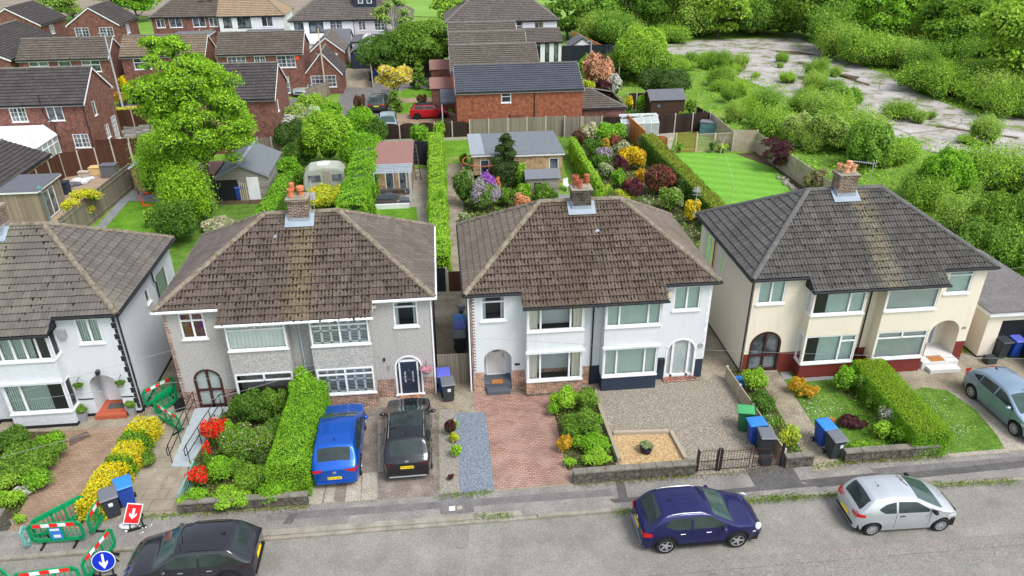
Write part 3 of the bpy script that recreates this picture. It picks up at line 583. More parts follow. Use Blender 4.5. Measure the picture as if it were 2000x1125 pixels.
# ---------------- cars ----------------
def interp(x, P):
    xs = [p[0] for p in P]; return float(np.interp(x, xs, [p[1] for p in P]))
def car(name, label, loc, rz, s):
    """x forward; s: L W top (x,z) profile, belt, wheelbase positions, glass outlines"""
    t = thing(name, label, s.get('cat', 'car'), loc, rz, s.get('group')); L, Wd = s['L'], s['W']; h2 = L/2; wr = s.get('wr', .335); wx = s['wx']; T = s['top']; zb0 = s.get('zb', .2); belt = s['belt']; tum = s.get('tum', .27); zroof = max(p[1] for p in T)
    paint = MAT[s['paint']]
    fine = np.linspace(-h2, h2, 400); zs = np.interp(fine, [p[0] for p in T], [p[1] for p in T]); ker = np.ones(9)/9; zp = np.concatenate([np.full(4, zs[0]), zs, np.full(4, zs[-1])]); zs = np.convolve(zp, ker, 'valid')
    ztop = lambda x: float(np.interp(x, fine, zs))
    rn = s.get('round', (.82, .78))
    def pw(x):
        e = (x+h2); f = (h2-x); a = rn[0]+(1-rn[0])*min(1, (e/.55))**.5; b = rn[1]+(1-rn[1])*min(1, (f/.9))**.5; return Wd/2*min(a, b)
    def q(z): return (.93+.07*min(1, max(0, (z-.15)/.35)) if z < .5 else 1-.02*max(0, (z-.62)/(belt-.62)) if z < belt else .98-tum*((z-belt)/(zroof-belt))**1.12)
    def yw(x, z): return pw(x)*q(z)
    def zbot(x):
        z = zb0+ (0.1*max(0, (abs(x)-h2+.35)/.35))
        for c in wx:
            Rr = wr+.065; dx = x-c
            if abs(dx) < Rr: z = max(z, wr+math.sqrt(Rr*Rr-dx*dx)-.0)
        return z
    xs = set(np.linspace(-h2, h2, 46).round(3)) | {round(-h2+e, 3) for e in (.02, .05)} | {round(h2-e, 3) for e in (.02, .05)}
    for c in wx:
        for a in np.linspace(-1, 1, 13): xs.add(round(c+math.sin(a*math.pi/2)*(wr+.065), 3))
    xs = sorted(xs); cr = s.get('crown', .05); NS = 9
    def sect(x):
        zt = ztop(x); rr = min(.09, max(.03, (zt-.3)*.12)); zb = zbot(x); ze = zt-cr-rr*.6; ze = max(ze, zb+.05); pts = []
        lv = [zb+(min(belt, ze)-zb)*i/5 for i in range(6)]+[belt+(ze-belt)*i/3 if ze > belt else ze+.0005*i for i in (1, 2, 3)]
        for z in lv: pts.append((yw(x, z), z))
        y0 = pts[-1][0]; pts.append((y0-rr*.35, ze+rr*.42)); pts.append((y0-rr*.95, ze+rr*.62))
        ye = y0-rr*.95; zc = ze+rr*.62; top = zt
        for f in (.75, .5, .25, 0.): pts.append((ye*f, top-(top-zc)*f*f))
        return pts
    V = []; Fs = []; n = None; secs = [sect(x) for x in xs]
    for x, pts in zip(xs, secs):
        full = [(x, -y, z) for y, z in pts]+[(x, y, z) for y, z in pts[:-1][::-1]]; n = len(full); V += full
    for i in range(len(xs)-1):
        for j in range(n-1): Fs.append((i*n+j, i*n+j+1, (i+1)*n+j+1, (i+1)*n+j))
    Fs += [tuple(range(n)), tuple(range((len(xs)-1)*n, len(xs)*n))[::-1]]
    mb = MB(); mb.faces(V, Fs); body = mb.build('body', paint, t, smooth=38)
    # dark underside and arch liners
    mb = MB(); mb.box(-h2+.12, h2-.15, -Wd/2*.86, Wd/2*.86, zb0-.02, .5); mb.build('underbody', MAT['rubber'], t)
    def side(xlist, lo, hi, off, sg, rows=3):
        vs = []; fs = []
        for x in xlist:
            a, b = lo(x), hi(x)
            for r in range(rows+1): z = a+(b-a)*r/rows; vs.append((x, sg*(yw(x, z)+off), z))
        k = rows+1
        for i in range(len(xlist)-1):
            for r in range(rows): fs.append((i*k+r, (i+1)*k+r, (i+1)*k+r+1, i*k+r+1))
        return vs, fs
    def topp(x, f, off=.006):
        p = sect(x); ye, zc = p[10]; zt = ztop(x); return Vector((x, ye*f, zt-(zt-zc)*f*f+off))
    def toppatch(x0, x1, fy, nm, mat, off=.006, k=10, par=t, bow=0.):
        mb = MB(); vs = []
        for i in range(k+1):
            for j in range(-5, 6):
                f = j/5*fy(i/k); x = x0+(x1-x0)*i/k+bow*(1-(j/5)**2)*1.; dz = (ztop(x+.02)-ztop(x-.02))/.04; p = topp(x, f, 0); nn = Vector((-dz, 0, 1)).normalized(); vs.append(p+nn*off)
        mb.faces(vs, [(i*11+j, i*11+j+1, (i+1)*11+j+1, (i+1)*11+j) for i in range(k) for j in range(10)]); return mb.build(nm, MAT[mat], par, smooth=True, fix=False)
    gm = 'car_glass'
    x0, x1 = s['ws']; toppatch(x0, x1, lambda u: .93+.05*u, 'windscreen', 'car_glass_green', bow=.0)
    x0, x1 = s['rw']; toppatch(x0, x1, lambda u: .8+.1*u, 'rear_window', gm)
    for sg in (-1, 1):
        for xa, xb, lo, hi in s['sg']:
            X_ = np.linspace(xa, xb, 12); vs, fs = side(X_, lambda x: interp(x, lo), lambda x: max(interp(x, lo)+.004, interp(x, hi)), .006, sg); mb = MB(); mb.faces(vs, fs); mb.build('side_window', MAT[gm], t, smooth=True, fix=False)
        sc_ = MB()
        for xa in s.get('cuts', []):                       # door shut lines
            vs, fs = side([xa-.006, xa+.006], lambda x: zb0+.12, lambda x: s.get('cuth', belt), .003, sg, 6); sc_.faces(vs, fs)
        if s.get('sillm'): vs, fs = side(list(np.linspace(wx[0]+wr+.08, wx[1]-wr-.08, 8)), lambda x: zb0, lambda x: zb0+.13, .012, sg, 1); sc_.faces(vs, fs)
        if sc_.f: sc_.build('door_seam', MAT['rubber'], t, fix=False)
        for xa in s.get('handles', []): p = Vector((xa, sg*(yw(xa, belt-.13)+.02), belt-.13)); mb = MB(); mb.box(p.x-.09, p.x+.09, p.y-.014, p.y+.014, p.z-.014, p.z+.016); mb.build('door_handle', MAT[s.get('hm', s['paint'])], t, bevel=.008)
        xm = s['mx']; mb = MB(); zc = belt+.07; yc = sg*(yw(xm, belt)+.12)
        M_ = Matrix.Translation(Vector((xm, yc, zc)))@Matrix.Diagonal((.09, .12, .075, 1)); mb.lathe([(.0, -1), (.5, -.87), (.87, -.5), (1, 0), (.87, .5), (.5, .87), (0, 1)], 12, (0, 0, 0), 0, M_); mb.ring((xm, sg*(yw(xm, belt)-.02), belt+.01), (xm, yc, zc-.02), .025); mb.build('wing_mirror', MAT[s.get('mm', s['paint'])], t, smooth=True)
        if s.get('clad'):
            for c in wx:
                mb = MB(); vs = []; Rr = wr+.06; k = 16
                for i in range(k+1):
                    a = math.pi*(i/k)*1.1-.05*math.pi; 
                    for rr in (Rr-.01, Rr+.065): x = c+math.cos(a)*rr; z = max(wr+math.sin(a)*rr, zb0); vs.append((x, sg*(yw(max(-h2, min(h2, x)), z)+.012), z))
                mb.faces(vs, [(2*i, 2*i+1, 2*i+3, 2*i+2) for i in range(k)]); mb.build('arch_trim', MAT['rubber'], t, smooth=True, fix=False)
        if s.get('rails'):
            xa, xb = s['rails']; pts = []
            for i in range(9): x = xa+(xb-xa)*i/8; p = sect(x)[9]; pts.append(Vector((x, sg*(p[0]-.02), p[1]+(.045 if 0 < i < 8 else .0))))
            mb = MB(); mb.tube(pts, .016, 6); mb.build('roof_rail', MAT[s.get('railm', 'chrome')], t, smooth=True)
        for c in wx:            # wheels
            Mw = Matrix.Translation(Vector((c, sg*(Wd/2-.1), wr)))@Matrix.Rotation(sg*-math.pi/2, 4, 'X'); o = Vector()
            mb = MB(); b_ = wr; mb.lathe([(b_*.66, -.1), (b_*.93, -.1), (b_, -.075), (b_, .075), (b_*.94, .1), (b_*.68, .105), (b_*.66, .08)], 28, o, 0, Mw); wh = mb.build('wheel', MAT['rubber'], t, smooth=35)
            mb = MB(); mb.lathe([(0, .03), (b_*.66, .03)], 24, o, 1, Mw); mb.lathe([(b_*.62, .03), (b_*.62, .1), (b_*.68, .104), (b_*.68, .05)], 24, o, 0, Mw); ns = s.get('spokes', 5)
            for i in range(ns):
                a = 2*math.pi*i/ns; Ms = Mw@Matrix.Rotation(a, 4, 'Z'); w0, w1 = s.get('sw', (.035, .05)); mb.faces([Ms@Vector(p) for p in ((.03, -w0, .085), (.03, w0, .085), (b_*.64, w1, .098), (b_*.64, -w1, .098), (.03, -w0, .05), (.03, w0, .05), (b_*.64, w1, .06), (b_*.64, -w1, .06))], [(0, 1, 2, 3), (0, 4, 5, 1), (1, 5, 6, 2), (3, 2, 6, 7), (0, 3, 7, 4)])
            mb.lathe([(0, .1), (.045, .098), (.055, .06)], 12, o, 0, Mw); mb.build('rim', [MAT[s.get('rim', 'alloy')], MAT['rubber']], wh, smooth=30)
        # lamps: wrap the corner from the side onto the end
        lx = s.get('tail', (-h2, -h2+.28, .78, .92, .5)); xa, xb, za, zb_, fy = lx; mb = MB(); X_ = list(np.linspace(xa+.012, xb, 6)); tp = s.get('taper', .5)
        vs, fs = side(X_, lambda x: za+(zb_-za)*.25*((x-xa)/(xb-xa)), lambda x: zb_-(zb_-za)*tp*((x-xa)/(xb-xa)), .012, sg, 3); mb.faces(vs, fs)
        ye = yw(-h2+.01, (za+zb_)/2); k = 6; vs = []
        for i in range(k+1):
            y = ye+.012-(ye*(1-fy))*i/k
            for r in range(3): z = za+(zb_-za)*(.0+.5*r)+(-.0 if r else (zb_-za)*tp*.8*i/k); vs.append((-h2-.012, sg*y, z))
        mb.faces(vs, [(i*3+j, (i+1)*3+j, (i+1)*3+j+1, i*3+j+1) for i in range(k) for j in range(2)]); mb.build('tail_light', MAT[s.get('tm', 'red_lens')], t, fix=False)
        hx = s.get('head', (h2-.5, h2-.04, .66, .8)); xa, xb, za, zb_ = hx; mb = MB(); X_ = list(np.linspace(xa, xb, 8)); vs, fs = side(X_, lambda x: za+(zb_-za)*.45*((xb-x)/(xb-xa)), lambda x: min(zb_, ztop(x)-.09), .012, sg, 3); mb.faces(vs, fs)
        ye = yw(h2-.01, za); mb.poly([(h2+.008, sg*(ye+.01), za), (h2+.008, sg*ye*.62, za+.02), (h2+.008, sg*ye*.62, min(zb_, ztop(h2)-.06)), (h2+.008, sg*(ye+.01), min(zb_, ztop(h2)-.05))]); mb.build('headlight', MAT['headlamp'], t, fix=False)
        if s.get('hround'):
            xx, zz = s['hround']; mb = MB(); Mh = Matrix.Translation(Vector((xx, sg*(yw(xx, zz)-.03), zz)))@Matrix.Rotation(-sg*math.pi/2*.75, 4, 'X')@Matrix.Rotation(.35, 4, 'Y'); mb.lathe([(.12, 0), (.13, .05), (.1, .075), (0, .085)], 18, Vector(), 0, Mh); mb.build('headlight', MAT['headlamp'], t, smooth=True)
    # bumper, plate, grille
    zl, zh = s.get('bump', (.3, .42))
    for x, y0, sg_ in ((-h2, yw(-h2+.01, zl), -1), (h2, yw(h2-.01, zl), 1)): mb = MB(); mb.box(min(x, x+sg_*.03), max(x, x+sg_*.03), -y0*.93, y0*.93, zl, zh); mb.build('bumper', MAT[s.get('bm', 'rubber')], t, bevel=.01)
    mb = MB(); mb.box(h2, h2+.02, -.45, .45, .48, .62); mb.build('grille', MAT['rubber'], t, bevel=.01)
    pz = s.get('pz', .52); pl = MB(); pl.box(-h2-.035, -h2-.022, -.26, .26, pz, pz+.115); pl.box(-h2-.022, -h2+.01, -.2, .2, pz+.02, pz+.1); p = pl.build('number_plate', MAT['plate_yellow'], t)
    if s.get('plate'): text_obj(s['plate'], .125, MAT['black_paint'], p, Matrix.Translation((-h2-.037, 0, pz+.058))@Matrix.Rotation(-math.pi/2, 4, 'Z')@Matrix.Rotation(math.pi/2, 4, 'X')@Matrix.Diagonal((.9, 1, 1, 1)))
    if s.get('badge'): mb = MB(); mb.lathe([(.0, .02), (.075, .018), (.085, 0)], 18, Vector(), 0, Matrix.Translation((-h2-.01, 0, s['badge']))@Matrix.Rotation(-math.pi/2, 4, 'Y')@Matrix.Diagonal((.6, 1, 1, 1))); mb.build('badge', MAT['chrome'], t)
    if s.get('fin'): x = s['fin']; p = topp(x, 0); mb = MB(); mb.faces([p+Vector(q_) for q_ in ((-.09, -.025, 0), (-.09, .025, 0), (.1, 0, 0), (-.08, 0, .07))], [(0, 2, 3), (1, 3, 2), (0, 3, 1)]); mb.build('antenna', MAT['rubber'], t, fix=False)
    if s.get('mast'): x = s['mast']; p = topp(x, 0); mb = MB(); mb.ring(p, p+Vector((-.2, 0, .2)), .006, n=5); mb.ring(p, p+Z*.02, .025, n=8); mb.build('antenna', MAT['rubber'], t)
    for xr in s.get('ribs', []):    # roof pressings
        x0, x1, fy = xr; mb = MB()
        for f in fy:
            pts = [topp(x0+(x1-x0)*i/6, f, .002) for i in range(7)]; mb.tube(pts, .006, 4)
        mb.build('roof_rib', paint, t)
    if s.get('roofp'): toppatch(*s['roofp'][:2], lambda u: .97, 'roof_panel', s['roofp'][2], off=.005)
    mb = MB(); xa = s['ws'][1]-.1
    for y0 in (-.1, .45): p0 = topp(xa, y0*1., .02); p1 = topp((s['ws'][0]+s['ws'][1])/2+.08, y0*1.+.5, .015) if False else topp(xa-.12, min(.95, y0+.62), .02); mb.ring(p0, p1, .01, n=4)
    mb.build('wiper', MAT['rubber'], t)
    return t
# ---------------- foliage ----------------
def quads(name, P, Nn, S, mi, mats, parent=None, extra=None, aspect=.62, seed=0):
    """many small leaf faces as one mesh; extra = MB with the woody core"""
    rg = np.random.default_rng(seed+11); k = len(P); Nn = Nn/np.maximum(1e-6, np.linalg.norm(Nn, axis=1, keepdims=True)); a = rg.normal(size=(k, 3)); t = a-(a*Nn).sum(1, keepdims=True)*Nn; t /= np.maximum(1e-6, np.linalg.norm(t, axis=1, keepdims=True)); b = np.cross(Nn, t)
    S = S[:, None]; fold = Nn*S*.12; V = np.stack([P+t*S*.5, P+b*S*aspect*.5+fold, P-t*S*.5, P-b*S*aspect*.5+fold], 1).reshape(-1, 3); nf = k; ex = extra or MB()
    ev = np.array([tuple(v) for v in ex.v], dtype=float).reshape(-1, 3); me = bpy.data.meshes.new(name); me.vertices.add(len(V)+len(ev)); me.vertices.foreach_set('co', np.concatenate([V, ev]).astype(np.float32).ravel())
    loops = np.arange(4*nf); starts = np.arange(0, 4*nf, 4); tot = [len(f) for f in ex.f]; el = [i+len(V) for f in ex.f for i in f]; es = (np.cumsum([0]+tot[:-1])+4*nf) if tot else np.array([], int)
    me.loops.add(4*nf+len(el)); me.loops.foreach_set('vertex_index', np.concatenate([loops, np.array(el, int)]).astype(np.int32)); me.polygons.add(nf+len(tot)); me.polygons.foreach_set('loop_start', np.concatenate([starts, es]).astype(np.int32))
    for m in mats: me.materials.append(m)
    me.polygons.foreach_set('material_index', np.concatenate([mi, np.array(ex.m, int)]).astype(np.int32)); me.update(calc_edges=True); me.validate()
    o = bpy.data.objects.new(name, me); C.objects.link(o)
    if parent: o.parent = parent
    return o
def blob(mb, c, r, m=0, rnd=random, k=8):
    """lumpy low ball"""
    prof = [(math.cos(a)*1., math.sin(a)) for a in np.linspace(-math.pi/2, math.pi/2, 6)]; vs = []; c = Vector(c)
    for pr, z in prof:
        for i in range(k): t = 2*math.pi*i/k; j = rnd.uniform(.85, 1.1); vs.append(c+Vector((r[0]*pr*math.cos(t)*j, r[1]*pr*math.sin(t)*j, r[2]*z)))
    mb.faces(vs, [(j*k+i, j*k+(i+1) % k, (j+1)*k+(i+1) % k, (j+1)*k+i) for j in range(5) for i in range(k)], m)
LEAFK = .72
def clumps_to_leaves(cl, s, cov, rg, up=.35, jit=.7, flat=1.):
    Ps = []; Ns = []; ids = []
    for i, (cx, cy, cz, rx, ry, rz) in enumerate(cl):
        area = 4*math.pi*((rx*ry)**1.6/3+(rx*rz)**1.6/3+(ry*rz)**1.6/3)**(1/1.6); n = max(8, int(cov*area/(.31*s*s)*.55)); d = rg.normal(size=(n, 3)); d /= np.linalg.norm(d, axis=1, keepdims=True); d[:, 2] = np.where(d[:, 2] < -.35, -d[:, 2], d[:, 2])
        q = 1+.22*np.sin(d[:, 0]*5+i)*np.cos(d[:, 1]*6+i*2)*np.sin(d[:, 2]*4+i); rad = rg.uniform(.78, 1.08, n)*q; P = d*rad[:, None]*np.array([rx, ry, rz])+np.array([cx, cy, cz]); Ps.append(P); nn = d+rg.normal(size=(n, 3))*jit; nn[:, 2] += up; Ns.append(nn); ids.append(np.full(n, i))
    P = np.concatenate(Ps); Nn = np.concatenate(Ns); ids = np.concatenate(ids); keep = np.ones(len(P), bool)
    A_ = np.array(cl)
    for i, c in enumerate(A_):
        e = (((P-c[:3])/(c[3:]*.72))**2).sum(1) < 1; keep &= ~(e & (ids != i))
    keep &= P[:, 2] > .01
    return P[keep], Nn[keep], ids[keep]
def bush(name, label, x, y, rx, ry, h, m, cat='bush', seed=None, z0=0., s=None, flower=None, famt=.0, fz=.4, lumps=None, group=None, dome=1., cov=1.5, m2=None, kind=None, parent=None, spiky=False, loose=0.):
    """flowers: share famt of leaves above height fraction fz use the flower material, gathered per clump"""
    seed = seed if seed is not None else int(abs(x*131+y*17)) % 9999; rg = np.random.default_rng(seed); rnd = random.Random(seed); dist = math.hypot(math.hypot(x, y), CAMH); s = s or max(.055, dist*.0031)*LEAFK
    k = lumps or max(5, min(26, int((rx*ry*h)**.5*9))); cl = [(0, 0, h*.48, rx*.72, ry*.72, h*.46)]
    for i in range(k):
        a = rnd.random()*2*math.pi; e = math.asin(rnd.uniform(-.1, .95)); rr = rnd.uniform(.6, .86); f = rnd.uniform(.24, .42)
        cl.append((rx*rr*math.cos(a)*math.cos(e), ry*rr*math.sin(a)*math.cos(e), h*(.5+.42*math.sin(e)*rr*dome) if e > 0 else h*.35, rx*f, ry*f, h*f*.8))
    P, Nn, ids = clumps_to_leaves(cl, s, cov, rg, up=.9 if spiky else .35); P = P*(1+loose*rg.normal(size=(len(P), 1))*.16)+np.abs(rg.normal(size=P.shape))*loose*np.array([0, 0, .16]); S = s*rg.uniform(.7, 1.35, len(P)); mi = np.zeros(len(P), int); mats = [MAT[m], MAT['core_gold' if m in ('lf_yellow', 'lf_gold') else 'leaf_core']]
    if flower:
        mats.append(MAT[flower]); sel = {i for i in range(len(cl)) if rnd.random() < famt*1.5+.05}; up = P[:, 2] > h*fz; r_ = rg.random(len(P)); inb = np.isin(ids, list(sel)); mi[up & ((inb & (r_ < .85)) | (~inb & (r_ < famt*.35)))] = 2
        S = np.where(mi == 2, S*1.15, S)
    if m2: mats.append(MAT[m2]); mi[(rg.random(len(P)) < .35) & (mi == 0)] = len(mats)-1
    ex = MB()
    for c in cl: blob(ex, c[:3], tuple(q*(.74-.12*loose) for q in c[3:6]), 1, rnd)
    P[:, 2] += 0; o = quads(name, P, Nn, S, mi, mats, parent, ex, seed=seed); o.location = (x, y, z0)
    if parent is None: tag(o, label, cat, group, kind)
    return o
def hedge(name, label, p0, p1, w, h, m, cat='hedge', s=None, cov=1.3, rnd_=.12, seed=1, m2=None, top=None, amp=.06, z0=0., w1=None, h1=None):
    """clipped hedge: jittered leaves over a rounded box from p0 to p1; top = other material on its upper face"""
    p0 = np.array(p0, float); p1 = np.array(p1, float); d = p1-p0; L = np.linalg.norm(d); d = d/L; n_ = np.array([-d[1], d[0]]); rg = np.random.default_rng(seed); dist = math.hypot(np.linalg.norm((p0+p1)/2), CAMH); s = s or max(.05, dist*.0028)*LEAFK
    w1 = w1 or w; h1 = h1 or h; N_ = int(cov*(L*(w+w1)/2+L*(h+h1)+w*h*2)/(.31*s*s)); a = rg.uniform(0, 1, N_); sel = rg.random(N_)*(L*w+L*h*2+w*h*2); u = rg.uniform(-1, 1, N_); v = rg.uniform(0, 1, N_)
    X_ = a*L; Yl = np.zeros(N_); Zl = np.zeros(N_); Nn = np.zeros((N_, 3)); W = (w+(w1-w)*a)/2; H = h+(h1-h)*a; t0 = L*w; t1 = t0+2*L*h
    T = sel < t0; Sd = (sel >= t0) & (sel < t1); E = sel >= t1; Yl[T] = (u*W)[T]; Zl[T] = H[T]; Nn[T, 2] = 1; sg = np.where(u > 0, 1, -1); Yl[Sd] = (sg*W)[Sd]; Zl[Sd] = (v*H)[Sd]; Nn[Sd, 0] = 0; Nn[Sd, 1] = sg[Sd]
    X_[E] = np.where(sg > 0, L, 0)[E]; Yl[E] = (rg.uniform(-1, 1, N_)*W)[E]; Zl[E] = (v*H)[E]; Nn[E, 0] = sg[E]
    # round the shoulders and undulate
    ky = np.clip((np.abs(Yl)/W-.72)/.28, 0, 1); kz = np.clip((Zl/H-.8)/.2, 0, 1); Zl = np.where(T, Zl-ky**2*rnd_*1.2, Zl); Yl = np.where(Sd | E, Yl*(1-kz**2*rnd_*.9), Yl)
    wv = amp*(np.sin(X_*2.1+Zl*3+seed)+np.sin(X_*5.3+Yl*4+Zl*5)*.6+np.sin(X_*.9)*.8); J = rg.normal(size=(N_, 3))*.025; Nn2 = Nn.copy()
    Xf = X_+Nn[:, 0]*wv*.5+J[:, 0]; Yf = Yl+Nn[:, 1]*wv*.6+J[:, 1]; Zf = Zl+Nn[:, 2]*wv*.6+J[:, 2]; P = np.stack([Xf*d[0]+Yf*n_[0], Xf*d[1]+Yf*n_[1], Zf], 1)
    Nw = np.stack([Nn[:, 0]*d[0]+Nn[:, 1]*n_[0], Nn[:, 0]*d[1]+Nn[:, 1]*n_[1], Nn[:, 2]], 1)+rg.normal(size=(N_, 3))*.55; mats = [MAT[m], MAT['core_gold' if m in ('lf_yellow', 'lf_gold') else 'leaf_core']]; mi = np.zeros(N_, int)
    if top: mats.append(MAT[top]); mi[T] = 2
    if m2: mats.append(MAT[m2]); mi[(rg.random(N_) < .3) & (np.sin(X_*1.7)+np.sin(X_*.6+2) > .2)] = len(mats)-1
    ex = MB(); k = max(2, int(L/.8)); M_ = Matrix(((d[0], n_[0], 0, 0), (d[1], n_[1], 0, 0), (0, 0, 1, 0), (0, 0, 0, 1)))
    ins = .07; vs = []
    for i in range(k+1):
        x = ins+(L-2*ins)*i/k; f = i/k; ww = (w+(w1-w)*f)/2-ins*1.4; hh = h+(h1-h)*f-ins*1.6
        for yy, zz in ((-ww, 0), (-ww, hh*.85), (-ww*.7, hh), (ww*.7, hh), (ww, hh*.85), (ww, 0)): vs.append(M_@Vector((x, yy, zz)))
    ex.faces(vs, [(i*6+j, i*6+j+1, i*6+7+j, i*6+6+j) for i in range(k) for j in range(5)]+[tuple(range(6)), tuple(range(k*6, k*6+6))], 1)
    o = quads(name, P, Nw, s*rg.uniform(.7, 1.3, N_), mi, mats, None, ex, seed=seed); o.location = (p0[0], p0[1], z0); return tag(o, label, cat)
def tree(name, label, x, y, h, cr, m, trunk_r=.18, cat='tree', seed=None, base=.3, k=26, s=None, shape='oval', group=None, ry=None, cov=.9, flower=None, famt=0., lean=0., csize=(.2, .34), bark='bark', dens=1.):
    """base = height fraction where the crown starts"""
    seed = seed if seed is not None else int(abs(x*91+y*13)) % 9999; rnd = random.Random(seed); rg = np.random.default_rng(seed); t = thing(name, label, cat, (x, y, 0), group=group); ry = ry or cr; dist = math.hypot(math.hypot(x, y), CAMH); s = s or max(.07, dist*.0034)*LEAFK
    zc = h*(1+base)/2; hz = h*(1-base)/2; cl = []; tries = 0
    while len(cl) < k and tries < 2000:
        tries += 1; a = rnd.random()*2*math.pi; f = rnd.uniform(-.95, .92)
        if shape == 'oval': env = math.sqrt(max(0, 1-f*f))*(1-.12*f)
        elif shape == 'cone': env = (1-(f+1)/2)*1.05+.08
        elif shape == 'round': env = math.sqrt(max(0, 1-f*f))
        elif shape == 'column': env = (1-max(0, f)**3)*.9
        else: env = math.sqrt(max(0, 1-f*f))*(1-.4*f)
        rr = env*math.sqrt(rnd.uniform(.25, .8)); q = rnd.uniform(*csize); rad = min(cr, ry)*q*(.6+.5*env)
        cl.append((cr*rr*math.cos(a)+lean*f, ry*rr*math.sin(a), zc+hz*f*.9, rad*1.15, rad*1.15, rad*.8))
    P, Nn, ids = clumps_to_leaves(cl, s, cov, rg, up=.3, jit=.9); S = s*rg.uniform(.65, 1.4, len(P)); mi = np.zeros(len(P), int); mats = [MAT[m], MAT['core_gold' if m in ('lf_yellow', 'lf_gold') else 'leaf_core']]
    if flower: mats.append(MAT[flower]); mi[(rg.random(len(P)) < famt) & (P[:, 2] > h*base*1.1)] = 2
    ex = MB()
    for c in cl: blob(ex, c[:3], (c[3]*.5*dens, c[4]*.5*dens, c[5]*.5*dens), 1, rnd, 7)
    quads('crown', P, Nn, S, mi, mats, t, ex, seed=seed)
    tr = MB(); prev = Vector((0, 0, 0)); n = 6; pts = [Vector((0, 0, -.1))]
    for i in range(1, n+1): pts.append(Vector((rnd.uniform(-1, 1)*trunk_r*.7, rnd.uniform(-1, 1)*trunk_r*.7, h*.78*i/n)))
    for i in range(n): r0 = trunk_r*(1-.13*i)*(1.35 if i == 0 else 1); r1 = trunk_r*(1-.13*(i+1)); tr.ring(pts[i], pts[i+1], r0, r1, 8)
    for c in cl[:min(len(cl), 18)]:
        e = Vector(c[:3]); j = min(n-1, max(1, int(e.z*.62/(h*.78)*n))); st = pts[j]; mid = (st+e)/2+Vector((0, 0, -.08*h*rnd.random())); tr.ring(st, mid, trunk_r*.36, trunk_r*.24, 6); tr.ring(mid, e, trunk_r*.24, trunk_r*.1, 6)
    tr.build('trunk', MAT[bark], t, smooth=True); return t
# ---------------- materials ----------------
MAT = {}
def mk(k, v): MAT[k] = v
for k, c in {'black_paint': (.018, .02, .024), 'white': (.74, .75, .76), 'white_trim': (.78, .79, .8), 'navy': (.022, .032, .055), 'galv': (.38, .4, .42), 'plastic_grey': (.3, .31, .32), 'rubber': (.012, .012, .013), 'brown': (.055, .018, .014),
             'step_grey': (.09, .1, .12), 'orange_tile': (.42, .1, .05), 'door_grey': (.28, .31, .36), 'door_cream': (.6, .56, .53), 'lead': (.27, .32, .37), 'pipe_blue': (.42, .48, .55), 'pipe_red': (.3, .06, .04), 'room': (.05, .048, .045), 'concrete': (.3, .27, .21), 'concrete_post': (.44, .4, .33), 'ramp_grey': (.36, .41, .43), 'wood_pale': (.5, .42, .3), 'felt': (.12, .125, .14), 'felt_grey': (.15, .165, .18), 'felt_red': (.25, .13, .11), 'felt_pale': (.27, .3, .33), 'render_cream': (.62, .56, .43), 'bark': (.09, .07, .05), 'bark_pale': (.4, .38, .34), 'teak': (.4, .16, .05), 'ply': (.65, .45, .2), 'polybag': (.6, .6, .62), 'stone_white': (.6, .6, .58), 'blue_grey': (.16, .24, .28), 'lamp_green': (.1, .22, .22), 'doll': (.6, .35, .3), 'terracotta': (.55, .17, .08), 'terracotta_pale': (.6, .3, .16), 'terracotta_red': (.38, .1, .06), 'yard_board': (.45, .36, .16), 'red_sign': (.75, .015, .02), 'sign_blue': (.0, .02, .42), 'orange_safety': (.9, .08, .02), 'barrier': (.0, .26, .09), 'barrier_pale': (.16, .42, .38), 'caravan': (.36, .38, .32), 'rattan': (.26, .25, .23), 'rust': (.35, .1, .04), 'turquoise': (.06, .55, .45), 'tub': (.45, .45, .42), 'beige': (.5, .44, .36), 'pot_dark': (.03, .028, .05), 'chrome': (.6, .62, .64), 'sandbag': (.6, .6, .6), 'plate_yellow': (.85, .62, .02), 'fluff': (.8, .8, .78), 'solar': (.1, .2, .22)}.items():
    mk(k, m_plain(k, c, rough=.55 if k in ('black_paint', 'white', 'navy', 'brown', 'barrier', 'red_sign', 'sign_blue') else .75, var=.08 if k in ('black_paint', 'rubber', 'red_sign', 'sign_blue', 'plate_yellow', 'white_trim') else .16, bump=.15))
for k, c in {'bin_blue': (.02, .07, .36), 'bin_blue_lid': (.03, .2, .58), 'bin_dark': (.035, .042, .05), 'bin_dark_lid': (.13, .14, .155), 'bin_green': (.02, .12, .05), 'bin_green_lid': (.06, .34, .12), 'bin_violet_lid': (.1, .12, .5)}.items(): mk(k, m_plain(k, c, rough=.45, var=.12, spec=.4))
MAT['chrome'] = m_plain('chrome', (.6, .62, .65), rough=.25, metal=.9, var=.03); MAT['alloy'] = m_plain('alloy', (.5, .51, .53), rough=.35, metal=.7, var=.1); MAT['alloy_dark'] = m_plain('alloy_dark', (.03, .03, .035), rough=.4, metal=.4, var=.1)
mk('red_lens', m_plain('red_lens', (.55, .008, .012), rough=.15, var=.3, scale=20, spec=.6)); mk('dark_lens', m_plain('dark_lens', (.05, .012, .015), rough=.12, var=.3, scale=20, spec=.6)); mk('headlamp', m_plain('headlamp', (.55, .58, .6), rough=.15, var=.35, scale=25, spec=.6))
